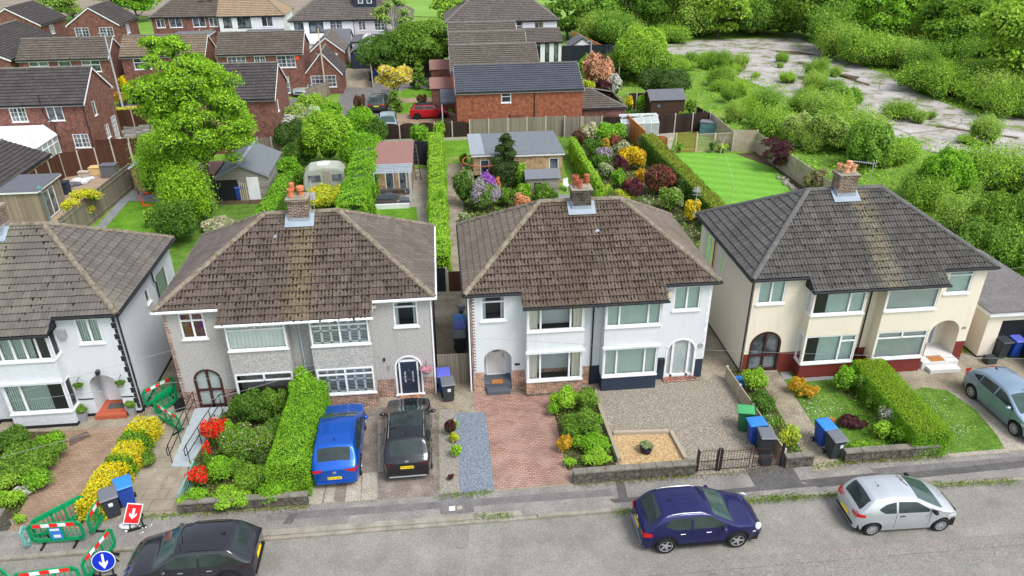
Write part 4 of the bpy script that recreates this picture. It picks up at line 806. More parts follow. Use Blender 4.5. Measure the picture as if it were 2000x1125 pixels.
for k, c, me_, ro in (('paint_blue', (.008, .09, .45), .4, .3), ('paint_black', (.008, .009, .012), .2, .22), ('paint_navy', (.012, .014, .085), .35, .28), ('paint_silver', (.55, .58, .6), .6, .33), ('paint_steel', (.26, .35, .45), .6, .33), ('paint_graphite', (.018, .019, .024), .2, .2), ('paint_red', (.5, .01, .02), .2, .3), ('paint_sage', (.045, .065, .06), .4, .35), ('paint_white', (.6, .62, .62), .1, .35), ('paint_pale', (.35, .4, .38), .4, .35), ('paint_lightblue', (.3, .38, .42), .4, .35)): mk(k, m_paint(k, c, me_, ro))
n = N('car_glass'); n.col(n.mix(n.noise(1.6, n.obj(), 3), (.01, .014, .014), (.05, .07, .07))); mk('car_glass', n.set(Roughness=.06, Specular_IOR_Level=.28))
n = N('car_glass_green'); n.col(n.mix(n.noise(2.5, n.obj(), 3), (.02, .045, .04), (.06, .1, .09))); mk('car_glass_green', n.set(Roughness=.06, Specular_IOR_Level=.32))
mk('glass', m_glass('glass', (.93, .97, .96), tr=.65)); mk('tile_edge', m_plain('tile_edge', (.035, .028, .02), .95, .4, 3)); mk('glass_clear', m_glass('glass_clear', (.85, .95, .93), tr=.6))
n = N('glass_dark'); n.col(n.mix(n.ramp(n.noise(1.3, n.pos(), 3), [(.4, (0, 0, 0)), (.6, (1, 1, 1))]), (.03, .04, .05), (.16, .18, .2))); mk('glass_dark', n.set(Roughness=.07, Specular_IOR_Level=.7))
n = N('glass_net'); n.col(n.mix(n.noise(3, n.pos(), 3), (.2, .26, .25), (.45, .5, .48))); mk('glass_net', n.set(Roughness=.15, Specular_IOR_Level=.6))
n = N('curtain_floral'); v = n.n('TexVoronoi', Scale=7.); n.l(n.pos(), v.inputs['Vector']); hsv = n.n('HueSaturation', Saturation=.9, Value=.35); n.l(v.outputs['Color'], hsv.inputs['Color']); n.col(n.mix(.45, hsv.outputs[0], (.35, .04, .02))); mk('curtain_floral', n.set(Roughness=.9))
for k, c in (('blind_green', (.62, .74, .68)), ('blind_grey', (.7, .74, .7)), ('shutter', (.8, .8, .78)), ('curtain_net', (.8, .82, .8)), ('curtain_grey', (.55, .6, .62)), ('curtain_cream', (.75, .7, .6))): mk(k, m_plain(k, c, .8, .1))
mk('render_white', m_render('render_white', (.62, .655, .68), .06, .25)); mk('render_white2', m_render('render_white2', (.64, .67, .69), .05, .25)); mk('render_pebble', m_render('render_pebble', (.46, .445, .43), .34, .4)); mk('render_creamy', m_render('render_creamy', (.76, .69, .56), .06, .25)); mk('render_far', m_render('render_far', (.72, .73, .74), .03, .1)); mk('render_farpink', m_render('render_farpink', (.6, .56, .56), .03, .1)); mk('render_red', m_plain('render_red', (.17, .03, .022), .7, .2, 6, .2)); mk('render_navy', m_plain('render_navy', (.026, .036, .06), .7, .2, 6, .2))
mk('brick_front', m_brick('brick_front', (.34, .1, .05), (.08, .035, .03), (.62, .57, .5), ms=.017)); mk('brick_front2', m_brick('brick_front2', (.46, .2, .09), (.2, .075, .045), (.62, .56, .47), ms=.016))
mk('brick_estate', m_brick('brick_estate', (.23, .075, .05), (.12, .045, .035), (.3, .24, .2), ms=.009)); mk('brick_orange', m_brick('brick_orange', (.36, .1, .045), (.2, .055, .03), (.36, .24, .17), ms=.007)); mk('brick_buff', m_brick('brick_buff', (.48, .3, .14), (.33, .2, .1), (.5, .42, .3)))
mk('brick_chim', m_brick('brick_chim', (.05, .035, .03), (.14, .06, .04), (.46, .4, .33), ms=.016)); mk('brick_chim2', m_brick('brick_chim2', (.035, .03, .028), (.07, .055, .045), (.2, .18, .15), ms=.014)); mk('stone_block', m_brick('stone_block', (.25, .22, .17), (.15, .13, .1), (.1, .09, .07), .35, .15, .02))
mk('garden_stone', m_ground('garden_stone', [(.3, (.05, .045, .035)), (.55, (.13, .12, .1)), (.75, (.3, .28, .24))], 6, 40, .4, .6)); mk('coping_stone', m_ground('coping_stone', [(.3, (.13, .12, .095)), (.7, (.25, .235, .2))], 3, 60, .35, .5))
TB = dict(mossamt=.75)
mk('tile_h1', m_tiles('tile_h1', (.12, .108, .095), (.2, .178, .155), mossamt=.35, lich=(.26, .25, .2), streak=0., scol=(.24, .25, .17), sw=1.2)); mk('tile_h2', m_tiles('tile_h2', (.085, .066, .054), (.165, .133, .112), mossamt=.7, streak=.15, sw=.75, scol=(.22, .17, .07))); mk('tile_h3', m_tiles('tile_h3', (.092, .07, .055), (.178, .142, .115), mossamt=.8, streak=-.6, sw=.8, scol=(.06, .042, .018)))
mk('tile_h2s', m_tiles('tile_h2s', (.12, .1, .088), (.2, .168, .145), mossamt=.3, lichamt=.25)); mk('tile_h3s', m_tiles('tile_h3s', (.15, .125, .1), (.23, .19, .155), mossamt=.4, lichamt=.3))
mk('tile_h4', m_tiles('tile_h4', (.07, .067, .063), (.145, .137, .127), mossamt=.45, streak=.55, sw=.75, scol=(.28, .24, .13))); mk('tile_h4s', m_tiles('tile_h4s', (.085, .083, .078), (.15, .146, .136), mossamt=.2, lich=(.25, .27, .22), lichamt=.5))
mk('tile_l1', m_tiles('tile_l1', (.055, .05, .05), (.1, .09, .088), mossamt=.2, lichamt=.25)); mk('tile_est', m_tiles('tile_est', (.095, .08, .066), (.17, .145, .12), mossamt=.6, lichamt=.35)); mk('tile_est2', m_tiles('tile_est2', (.17, .13, .09), (.27, .215, .15), mossamt=.5)); mk('tile_slate', m_tiles('tile_slate', (.075, .085, .105), (.1, .11, .135), mossamt=.0, lichamt=.1, tw=.3, g=.34)); mk('tile_far', m_tiles('tile_far', (.11, .095, .085), (.19, .165, .15), mossamt=.4)); mk('tile_tan', m_tiles('tile_tan', (.3, .22, .14), (.4, .3, .2), mossamt=.2)); mk('tile_terr', m_tiles('tile_terr', (.11, .095, .078), (.185, .16, .135), mossamt=.4))
mk('ridge_mossy', m_ground('ridge_mossy', [(.3, (.08, .065, .03)), (.5, (.2, .17, .13)), (.7, (.29, .25, .2))], 5, 30, .4, .6)); mk('ridge_grey', m_ground('ridge_grey', [(.3, (.11, .105, .095)), (.7, (.21, .2, .175))], 4, 30, .3, .4)); mk('ridge_dark', m_ground('ridge_dark', [(.3, (.08, .08, .078)), (.7, (.15, .148, .14))], 4, 30, .3, .4)); mk('moss', m_ground('moss', [(.3, (.01, .008, .006)), (.7, (.03, .022, .01))], 9, 30, .3, .4))
# ground surfaces
mk('asphalt_road', m_ground('asphalt_road', [(.3, (.17, .162, .142)), (.5, (.225, .215, .19)), (.7, (.28, .268, .235))], .5, 26, .45, .45)); mk('asphalt_pave', m_ground('asphalt_pave', [(.3, (.16, .15, .14)), (.5, (.22, .207, .193)), (.7, (.31, .285, .245))], .8, 18, .5, .4)); mk('asphalt_dark', m_ground('asphalt_dark', [(.3, (.075, .072, .07)), (.7, (.125, .12, .115))], 1.5, 18, .5, .4)); mk('asphalt_mid', m_ground('asphalt_mid', [(.3, (.12, .113, .11)), (.7, (.19, .18, .175))], 1.5, 18, .5, .4)); mk('patch_pink', m_ground('patch_pink', [(.3, (.19, .172, .155)), (.7, (.25, .225, .2))], 1.5, 18, .5, .4))
mk('kerb_stone', m_ground('kerb_stone', [(.3, (.2, .18, .14)), (.7, (.35, .325, .27))], 1.8, 40, .3, .4)); mk('concrete_old', m_ground('concrete_old', [(.3, (.15, .125, .08)), (.5, (.26, .225, .165)), (.72, (.36, .32, .25))], .9, 14, .5, .4)); mk('concrete_pale', m_ground('concrete_pale', [(.3, (.24, .215, .17)), (.7, (.4, .365, .3))], .9, 14, .5, .4)); mk('concrete_drive', m_ground('concrete_drive', [(.3, (.12, .1, .08)), (.5, (.2, .17, .145)), (.7, (.28, .245, .21))], 1.4, 14, .55, .4))
mk('lawn', m_ground('lawn', [(.3, (.07, .16, .012)), (.55, (.12, .26, .02)), (.75, (.18, .32, .04))], .9, 9, .55, .8)); mk('lawn_dull', m_ground('lawn_dull', [(.3, (.055, .11, .014)), (.5, (.09, .18, .022)), (.7, (.15, .235, .04))], 1.2, 9, .6, .8)); mk('ground', m_ground('ground', [(.3, (.09, .18, .025)), (.5, (.14, .26, .035)), (.7, (.26, .3, .07))], .35, 5, .55, .8)); mk('soil', m_ground('soil', [(.3, (.05, .035, .02)), (.7, (.13, .1, .065))], 2, 30, .4, .8)); mk('farm_soil', m_ground('farm_soil', [(.3, (.19, .16, .12)), (.7, (.27, .23, .18))], .2, 8, .3, .5)); mk('farm_green', m_ground('farm_green', [(.3, (.14, .26, .04)), (.7, (.2, .34, .06))], .1, 8, .3, .5))
mk('gravel_tan', m_ground('gravel_tan', [(.3, (.15, .13, .1)), (.5, (.27, .24, .19)), (.7, (.46, .42, .34))], 16, 26, .6, 1., detail=3)); mk('gravel_slate', m_ground('gravel_slate', [(.3, (.1, .125, .16)), (.5, (.2, .235, .28)), (.7, (.36, .4, .45))], 17, 40, .5, 1., detail=3)); mk('gravel_pale', m_ground('gravel_pale', [(.35, (.2, .18, .15)), (.7, (.45, .42, .36))], 16, 40, .5, 1., detail=3)); mk('bark_chips', m_ground('bark_chips', [(.3, (.28, .17, .08)), (.5, (.5, .34, .17)), (.7, (.68, .52, .3))], 14, 30, .5, 1., detail=3)); 
n = N('rubble'); a = n.ramp(n.noise(.35, n.pos(), 8, .7), [(.42, (.13, .18, .05)), (.47, (.3, .27, .24)), (.56, (.38, .355, .34)), (.7, (.48, .45, .43))]); v_ = n.n('TexVoronoi', feature='DISTANCE_TO_EDGE', Scale=.16); n.l(n.pos(), v_.inputs['Vector']); cr_ = n.ramp(v_.outputs[0], [(.0, (.5, .5, .42)), (.015, (1, 1, 1))]); a = n.mix(1., a, cr_, 'MULTIPLY'); n.col(n.mix(.4, a, n.noise(5, n.pos(), 4), 'OVERLAY')); mk('rubble', n.set(Roughness=.95))
n = N('lawn_striped'); s_ = n.n('SeparateXYZ'); n.l(n.pos(), s_.inputs[0]); u = n.math('ADD', n.math('MULTIPLY', s_.outputs[1], .62), n.math('MULTIPLY', s_.outputs[0], .3)); f = n.ramp(n.math('FRACT', u), [(.4, (0, 0, 0)), (.6, (1, 1, 1))]); g_ = n.noise(2.5, n.pos(), 6); a = n.mix(f, (.13, .33, .02), (.16, .38, .03)); a = n.mix(n.ramp(g_, [(.35, (0, 0, 0)), (.75, (.5, .5, .5))]), a, (.07, .21, .015)); n.col(n.mix(.3, a, n.noise(30, n.pos(), 3), 'OVERLAY')); n.bump(n.noise(40, n.pos(), 3), .5, .02); mk('lawn_striped', n.set(Roughness=.95))
mk('block_tan', m_blocks('block_tan', (.3, .2, .13), (.4, .285, .2), (.12, .08, .05), .2, .1, .12, patch=(.42, .28, .22))); mk('block_red', m_blocks('block_red', (.34, .19, .15), (.46, .3, .24), (.1, .06, .045), .2, .1, .0, patch=(.46, .32, .26), dirt=(.15, .1, .08), ms=.014)); mk('block_dark', m_blocks('block_dark', (.07, .05, .045), (.12, .09, .08), (.3, .2, .13), .2, .1, .12)); mk('slab', m_blocks('slab', (.27, .235, .18), (.34, .3, .235), (.1, .08, .05), .9, .6, .05, .012, dirt=(.17, .135, .09))); mk('slab_grey', m_blocks('slab_grey', (.24, .25, .26), (.3, .31, .32), (.1, .1, .1), .6, .6, 0, .01, dirt=(.17, .17, .17), patch=(.3, .31, .32))); mk('slab_buff', m_blocks('slab_buff', (.36, .26, .18), (.42, .31, .22), (.17, .12, .08), .6, .45, .2, .01, dirt=(.24, .17, .11), patch=(.46, .36, .26)))
mk('fence_brown', m_planks('fence_brown', (.1, .045, .028), .12, .5)); mk('fence_grey', m_planks('fence_grey', (.27, .235, .18), .12, .35)); mk('fence_pale', m_planks('fence_pale', (.36, .3, .22), .12, .4)); mk('fence_dark', m_planks('fence_dark', (.045, .028, .024), .3, .5)); mk('fence_charcoal', m_planks('fence_charcoal', (.028, .034, .045), .15, .5)); mk('fence_orange', m_planks('fence_orange', (.6, .22, .06), .14, .4, grime=.1)); mk('fence_teak', m_planks('fence_teak', (.38, .15, .05), .1, .4, horiz=True)); mk('concrete_panel', m_ground('concrete_panel', [(.3, (.3, .25, .17)), (.7, (.46, .4, .3))], 1.2, 30, .3, .4)); mk('shed_wood', m_planks('shed_wood', (.3, .25, .18), .14, .4)); mk('shed_dark', m_planks('shed_dark', (.07, .04, .028), .14, .4, horiz=True)); mk('shed_stone', m_planks('shed_stone', (.3, .28, .24), .2, .6, horiz=True)); mk('sleeper', m_planks('sleeper', (.42, .36, .28), .22, .6, horiz=True)); mk('timber_white', m_planks('timber_white', (.66, .66, .64), .12, .6))
# foliage
for k, c, c2 in (('lf_hedge', (.075, .22, .016), (.17, .42, .03)), ('lf_hedge_dark', (.035, .11, .018), (.09, .21, .03)), ('lf_bright', (.12, .32, .025), (.24, .5, .05)), ('lf_maple', (.085, .23, .018), (.22, .46, .03)), ('lf_mid', (.06, .16, .02), (.13, .28, .04)), ('lf_dark', (.028, .075, .018), (.06, .14, .03)), ('lf_conifer', (.022, .055, .016), (.05, .1, .03)), ('lf_yellow', (.74, .58, .01), (.95, .82, .03)), ('lf_gold', (.5, .3, .02), (.8, .5, .04)), ('lf_lime', (.24, .42, .03), (.45, .6, .06)), ('lf_purple', (.06, .016, .025), (.14, .03, .05)), ('lf_bronze', (.11, .05, .03), (.22, .1, .06)), ('lf_redtip', (.25, .05, .035), (.42, .12, .08)), ('lf_grey', (.12, .2, .12), (.28, .38, .26)), ('lf_olive', (.075, .19, .02), (.15, .31, .04)), ('lf_scrub', (.12, .27, .03), (.24, .45, .06)), ('lf_rim', (.13, .13, .02), (.16, .3, .03)), ('lf_top', (.12, .26, .012), (.18, .34, .02)), ('lf_scrub2', (.085, .22, .03), (.17, .37, .06)), ('lf_willow', (.13, .26, .06), (.25, .42, .11)), ('fl_red', (.75, .02, .012), (.95, .06, .03)), ('fl_orange', (.75, .25, .08), (.9, .45, .2)), ('fl_purple', (.35, .1, .5), (.6, .25, .75)), ('fl_pink', (.6, .35, .4), (.8, .55, .6)), ('fl_hotpink', (.75, .08, .15), (.9, .25, .3)), ('fl_white', (.65, .65, .6), (.85, .85, .8)), ('fl_lilac', (.4, .32, .42), (.6, .5, .6)), ('fl_peach', (.75, .35, .18), (.85, .55, .35)), ('fl_cream', (.6, .55, .35), (.75, .7, .5)), ('lf_dry', (.25, .2, .1), (.4, .33, .18)), ('fl_green_lime', (.35, .5, .05), (.55, .7, .1))): (mk(k, m_leaf(k, *((c, c2) if k[:3] != 'lf_' or k[3:] in ('yellow', 'gold', 'purple', 'redtip', 'bronze', 'dry') else [(min(.7, q[0]*1.85), min(.7, q[1]*1.5), q[2]*1.15) for q in (c, c2)]))))
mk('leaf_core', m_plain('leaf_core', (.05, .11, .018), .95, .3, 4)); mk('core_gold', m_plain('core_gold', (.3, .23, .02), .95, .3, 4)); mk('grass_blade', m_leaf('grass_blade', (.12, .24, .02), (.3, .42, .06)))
# ---------------- ground, road, pavement ----------------
def st(o): o['kind'] = 'structure'; return o
def sheet(name, pts, m, z=0., px=True, th=None):
    p = A(pts, z) if px else pts; mb = MB()
    if th: mb.prism(p, z-th, z)
    else: mb.poly([(x, y, z) for x, y in p])
    return st(mb.build(name, MAT[m], fix=True))
mb = MB(); mb.poly([(-400, 19.94, -.006), (400, 19.94, -.006), (700, 900, -.006), (-700, 900, -.006)]); mb.poly([(-400, 19.94, -.115), (400, 19.94, -.115), (400, 19.94, -.006), (-400, 19.94, -.006)]); mb.poly([(-400, -120, -.115), (400, -120, -.115), (400, 19.94, -.115), (-400, 19.94, -.115)]); st(mb.build('ground', MAT['ground']))
mb = MB(); mb.poly([(-90, 10.5, -.1), (90, 10.5, -.1), (90, 19.78, -.1), (-90, 19.78, -.1)]); st(mb.build('road', MAT['asphalt_road']))
sheet('pavement', [(-90, 19.93), (90, 19.93), (90, 21.32), (14, 21.32), (10, 21.28), (-90, 21.32)], 'asphalt_pave', .0, px=False)
mb = MB(); x = -30.
while x < 45:
    dr = -7.5 < x < 2.2 or 20 < x < 26; zt = -.045 if dr else .006; l = .91; tt = random.Random(int(x*9)).uniform(-.006, .006)
    mb.box(x+.004, x+l-.004, 19.79+tt, 19.95+tt, -.11, zt+tt)
    if dr: mb.box(x, x+l, 19.93, 19.952, -.11, .002)
    x += l
st(mb.build('kerb', MAT['kerb_stone'], bevel=.012))
sheet('pavement_strip', [(-7.5, 19.94), (2.2, 19.94), (2.2, 20.2), (-7.5, 20.2)], 'kerb_stone', .004, px=False)
sheet('pavement_patch', [(520, 1003), (880, 978), (1190, 955), (1200, 968), (880, 992), (520, 1018)], 'asphalt_mid', .004)
sheet('pavement_patch', [(858, 966), (924, 962), (926, 1000), (860, 1004)], 'asphalt_mid', .008)
sheet('pavement_patch', [(1200, 925), (1216, 925), (1226, 972), (1208, 974)], 'asphalt_dark', .008)
sheet('pavement_patch', [(1190, 975), (1560, 943), (1610, 948), (1200, 982)], 'asphalt_dark', .012)
sheet('pavement_patch', [(1455, 915), (1545, 908), (1570, 948), (1480, 955)], 'asphalt_dark', .016)
sheet('pavement_patch', [(1560, 938), (2000, 895), (2080, 905), (1600, 952)], 'asphalt_dark', .008)
sheet('pavement_patch', [(565, 1003), (582, 1003), (570, 1022), (552, 1024)], 'asphalt_dark', .012)
sheet('pavement_patch', [(1700, 915), (1990, 892), (2060, 893), (1720, 928)], 'asphalt_mid', .012)
for a_, b_ in (((-30, 17.), (40, 16.7)),): sheet('road_seam', [a_, b_, (b_[0], b_[1]+.02), (a_[0], a_[1]+.02)], 'asphalt_mid', -.088, px=False)
sheet('road_patch', [(873, 1028), (915, 1026), (917, 1072), (872, 1074)], 'patch_pink', -.096)
sheet('road_patch', [(1300, 1100), (2000, 1040), (2300, 1060), (1500, 1140)], 'patch_pink', -.096)
sheet('inspection_cover', [(877, 989), (889, 988), (889, 997), (877, 998)], 'stone_white', .016); sheet('inspection_cover', [(893, 988), (903, 988), (903, 995), (893, 996)], 'concrete_pale', .016)
sheet('forecourt', [(-40, 21.3), (26, 21.3), (26, 28.3), (-40, 28.3)], 'concrete_old', -.002, px=False)
for a, b in ((-13.8, -11.7), (-.9, .9), (11.4, 13.4)): sheet('side_path', [(a, 28.31), (b, 28.31), (b, 37), (a, 37)], 'concrete_old', -.002, px=False)
sheet('flower_bed', [(-60, 845), (125, 842), (132, 872), (38, 1010), (-60, 1030)], 'soil', .002)
sheet('driveway', [(118, 842), (300, 826), (312, 838), (160, 1032), (20, 1036)], 'block_tan', .004)
sheet('driveway_border', [(135, 856), (170, 842), (178, 852), (136, 872)], 'block_dark', .008)
sheet('path', [(296, 800), (352, 795), (410, 790), (372, 900), (345, 996), (208, 1010), (165, 1032), (260, 890)], 'slab', .002)
sheet('flower_bed', [(400, 790), (640, 790), (632, 960), (600, 985), (352, 1000), (370, 900)], 'soil', .006)
sheet('driveway', [(560, 800), (900, 792), (858, 968), (595, 985)], 'concrete_drive', .002)
for i, q in enumerate(([(612, 930), (640, 928), (628, 983), (597, 985)], [(642, 928), (658, 927), (652, 981), (632, 982)], [(680, 926), (706, 924), (704, 978), (674, 980)], [(708, 924), (737, 922), (737, 976), (706, 978)], [(738, 850), (760, 848), (758, 920), (738, 921)], [(738, 820), (760, 818), (760, 846), (738, 848)])): sheet('drive_slab', q, 'concrete_pale', .01)
sheet('path', [(850, 740), (930, 735), (932, 808), (852, 812)], 'concrete_old', .0045); sheet('path', [(848, 480), (908, 480), (925, 745), (850, 745)], 'concrete_old', .0)
sheet('gravel_bed', [(858, 800), (893, 798), (898, 962), (858, 966)], 'gravel_pale', .01); sheet('gravel_bed', [(890, 806), (948, 805), (966, 958), (900, 963)], 'gravel_slate', .014)
sheet('driveway', [(922, 768), (1085, 768), (1114, 946), (965, 956)], 'block_red', .006)
sheet('flower_bed', [(1072, 760), (1168, 755), (1212, 912), (1108, 918)], 'soil', .01)
sheet('gravel_bed', [(1158, 745), (1415, 722), (1530, 908), (1500, 915), (1355, 930), (1205, 912)], 'gravel_tan', .014)
sheet('bark_bed', [(1197, 848), (1308, 846), (1336, 898), (1210, 908)], 'bark_chips', .05)
sheet('path', [(1372, 700), (1398, 690), (1415, 722), (1385, 742), (1300, 748)], 'concrete_old', .018); sheet('path', [(1375, 640), (1400, 640), (1440, 722), (1412, 726)], 'concrete_old', .01)
sheet('flower_bed', [(1425, 725), (1475, 720), (1590, 905), (1530, 915)], 'soil', .006)
sheet('path', [(1475, 722), (1513, 716), (1608, 860), (1650, 915), (1588, 922)], 'concrete_old', .01)
sheet('lawn', [(1520, 725), (1720, 712), (1850, 880), (1640, 905)], 'lawn_dull', .006); sheet('flower_bed', [(1645, 765), (1662, 760), (1680, 776), (1662, 782)], 'soil', .012); sheet('path', [(1524, 727), (1540, 725), (1548, 738), (1530, 742)], 'slab_grey', .012); sheet('path', [(1560, 738), (1625, 732), (1630, 740), (1566, 746)], 'slab_grey', .012)
sheet('driveway', [(1720, 712), (2150, 690), (2250, 850), (1990, 878), (1880, 888), (1770, 760)], 'concrete_old', .004)
sheet('driveway', [(1800, 762), (1880, 770), (2090, 870), (1970, 880), (1900, 800)], 'concrete_pale', .008)
sheet('lawn', [(1770, 770), (1800, 756), (1850, 762), (1905, 800), (1948, 850), (1962, 878), (1860, 888)], 'lawn_dull', .012)
sheet('lawn_edging', [(1850, 886), (1968, 876), (1972, 884), (1856, 893)], 'concrete_pale', .016)
# ---------------- the four pairs of semis along the road ----------------
X1 = Vector((1, 0, 0)); F1 = Vector((0, -1, 0)); O1 = Vector((0, 0, 0))
def qrows(mb, z0, z1, h): pass
H1, r1 = semi(-19.1, dict(label='white rendered semi with black quoins and grey tiled roof, cut by the left edge', render='render_white', plinth=('black_paint', 'black_paint'), split=.16, w=5.4, roof='tile_h1', roof_side='tile_h1', ridge='ridge_mossy', r=1.8, moss=300, side_split=.16,
    L=dict(door=(-4.8, -3.6, 2.1, .9), ew=(-4.8, -3.8, 3.7, 4.88), ow=dict(cols=(.5,), kind='vert'), uw=dict(cols=(.2, .4, .6, .8)), lw=dict(cols=(.28,)), bk='vert', fr='white'),
    R=dict(door=(3.6, 4.75, 2.1, .9), ew=(3.8, 4.75, 3.7, 4.86), ow=dict(cols=(.52,), kind='vert'), uw=dict(cols=(.2, .4, .6, .8)), lw=dict(cols=(.28,)), bk='vert', fr='white', side=1, canopy=1),
    sw={1: [(4.75, 6.2, 2.5, 4.3, (), None, 'vert'), (3.3, 3.75, 3.6, 4.3)]}, quoins=[(5.41, -1, .3, 4.85, .27, -.2, -.12, 'black_paint')],
    pipes=[([(5.48, .12, 4.9), (5.46, .12, 0.05)], 'black_paint'), ([(5.5, 4.3, 4.9), (5.5, 4.3, 4.3), (5.5, 4.5, 4.1), (5.5, 4.5, .05)], 'black_paint')], chimney=(-.2, -.1, 8.5, 1., .85, 'brick_chim', 'terracotta', [(-.2, 0, 0, .4, .12), (.2, .1, 1, .5, .12)])))
H2, r2 = semi(-6.35, dict(label='grey pebbledashed semi with brick plinth, white fascias and mossy brown roof', render='render_pebble', plinth=('brick_front', 'brick_front'), split=.97, w=5.45, roof='tile_h2', roof_side='tile_h2s', ridge='ridge_mossy', r=1.6, moss=2600, trim=('white_trim', 'white_trim'),
    L=dict(door=(-4.85, -3.68, 2.08, .14), ew=(-4.85, -3.85, 3.62, 4.86), ow=dict(cols=(.5,), trans=.7, kind='floral', label='window with bright patterned panes'), uw=dict(cols=(.5,), trans=.76, tonly=True, rec=.0), lw=dict(cols=(.5,), trans=.72, tonly=True, rec=0.), bk='net', bk2=None, fr='white', bz=(3.3, 4.58, .8, 2.12)),
    R=dict(door=(3.75, 4.97, 2.16, .1), ew=(3.93, 4.95, 3.64, 4.86), ow=dict(cols=(), trans=.78, kind='curtain'), uw=dict(cols=(.5,), trans=.76, rec=.0), lw=dict(cols=(.5,), trans=.76, rec=.0), bk='shutter', fr='white', bz=(3.3, 4.58, .8, 2.12)),
    quoins=[(-5.46, -1, .1, 4.85, .075, .18, .1, 'brick_front')], pipes=[([(-.05, -.9, 4.6), (-.05, -.1, 4.35), (-.05, -.06, .4)], 'pipe_blue'), ([(5.52, .0, 4.9), (5.5, -.03, .05)], 'white_trim'), ([(5.6, 2.2, 4.9), (5.55, 2.2, .05)], 'black_paint')],
    chimney=(-.04, -.12, 8.42, .86, .7, 'brick_chim', 'terracotta', [(-.24, .2, 1, .55, .11), (-.25, -.17, 0, .36, .13), (.05, .24, 1, .28, .1), (.17, -.08, 2, .42, .13)])))
H3, r3 = semi(6.15, dict(label='white rendered semi in the middle with one brick and one navy plinth', render='render_white2', plinth=('brick_front2', 'render_navy'), split=1.02, w=5.3, roof='tile_h3', roof_side='tile_h3s', ridge='ridge_mossy', r=1.87, moss=3400,
    L=dict(door=(-4.8, -3.55, 2.2, .8), ew=(-4.85, -3.8, 3.68, 4.88), ow=dict(cols=(), trans=.76, kind='curtain'), uw=dict(cols=(.23, .77)), lw=dict(cols=(.23, .77)), bk='curtain_cream', fr='white', canopy=1),
    R=dict(door=(3.5, 4.93, 2.2, .12), ew=(3.62, 4.82, 3.66, 4.86), ow=dict(cols=(.5,), kind='vert'), uw=dict(cols=(.24, .77)), lw=dict(cols=(.24, .77)), bk='vert', fr='white', canopy=1),
    quoins=[(-5.31, -1, 1.05, 4.85, .075, .17, .08, 'brick_front'), (5.31, 1, 1.1, 4.85, .2, .16, .1, 'white')], pipes=[([(.05, -.95, 4.6), (.05, -.1, 4.4), (.05, -.06, .05)], 'black_paint'), ([(-5.4, -.02, 4.9), (-5.4, -.03, .05)], 'white_trim'), ([(-5.42, .5, 4.9), (-5.4, .5, .05)], 'black_paint')],
    chimney=(.0, -.14, 8.3, .86, .7, 'brick_chim2', 'terracotta_red', [(-.22, .22, 0, .42, .15), (-.1, -.18, 0, .35, .14), (.3, .24, 1, .5, .13)])))
H4, r4 = semi(18.8, dict(label='cream rendered semi with dark red plinth and dark grey tiled roof', render='render_creamy', plinth=('render_red', 'render_red'), split=1.1, w=5.42, roof='tile_h4', roof_side='tile_h4s', ridge='ridge_dark', r=1.8, moss=900, side_split=.12,
    L=dict(door=(-5.2, -3.72, 2.28, .12), ew=(-5.22, -3.98, 3.74, 4.88), ow=dict(cols=(.5,), kind='vert'), uw=dict(cols=(.7,), trans=.76, tcols=(1,)), lw=dict(cols=(.7,), trans=.76, tcols=(1,)), bk='vert', fr='white', side=-1),
    R=dict(door=(3.5, 4.95, 2.3, 1.0), ew=(3.62, 4.8, 3.74, 4.88), ow=dict(cols=(), trans=.8, kind='vert'), uw=dict(cols=(.5,), trans=.76, tonly=True), lw=dict(cols=(.5,), trans=.76, tonly=True), bk='vertw', fr='white'),
    sw={-1: [(5.25, 6.5, 2.9, 4.6, (.5,), None, 'net'), (3.75, 4.3, 3.2, 4.6, (), .75, 'net')]}, pipes=[([(.05, -.95, 4.6), (.05, -.1, 4.4), (.05, -.06, .05)], 'black_paint'), ([(-5.5, .05, 4.9), (-5.5, .02, .05)], 'black_paint'), ([(-5.5, 4.9, 4.9), (-5.5, 4.9, 2.)], 'pipe_red')],
    chimney=(-.12, -.1, 8.45, .88, .7, 'brick_chim', 'terracotta_pale', [(-.28, .22, 0, .32, .12), (-.12, -.15, 0, .34, .15), (.25, -.05, 0, .34, .15), (.2, .25, 2, .4, .11)])))
# ---- doors ----
def fr_box(mb, a0, a1, z0, z1, w, y0, y1): 
    for q in ((a0, a0+w, z0, z1), (a1-w, a1, z0, z1), (a0+w, a1-w, z0, z0+w), (a0+w, a1-w, z1-w, z1)): mb.box(q[0], q[1], y0, y1, q[2], q[3])
def arch_glazed(H, a0, a1, z0, z1, fm, gm, rows=(1.,), y=.06, lab=None, mull=(.5,), w=.09, infill=None):
    zs = z1-(a1-a0)/2*.95; mb = MB(); arch_frame(mb, O1, X1, F1, a0, a1, z0, zs, z1, w, -y-.04, .02)
    for m in mull: x = a0+(a1-a0)*m; hh = math.sqrt(max(0, 1-((m-.5)*2)**2)); mb.box(x-.05, x+.05, y-.03, y+.03, z0, zs+(z1-zs)*hh-.05)
    for z in rows: mb.box(a0+w*.5, a1-w*.5, y-.025, y+.025, z-.05, z+.05)
    mb.box(a0+w*.5, a1-w*.5, y-.03, y+.03, z0, z0+.14); d = mb.build('door', MAT[fm], H); 
    if lab: d['label'] = lab
    q = arc(a0+.03, a1-.03, zs, z1-.03); g = MB(); g.poly([(a0+.03, y+.04, z0), (a1-.03, y+.04, z0)]+[(x, y+.04, z) for x, z in q[::-1]]); g.build('pane', MAT[gm], d, fix=False); return d
arch_glazed(H2, -4.85, -3.68, .06, 2.08, 'brown', 'glass_net', rows=(.98,), lab='dark brown arched double door'); 
mb = MB(); mb.box(-4.9, -3.62, -.35, -.0, 0, .06); mb.build('step', MAT['ramp_grey'], H2)
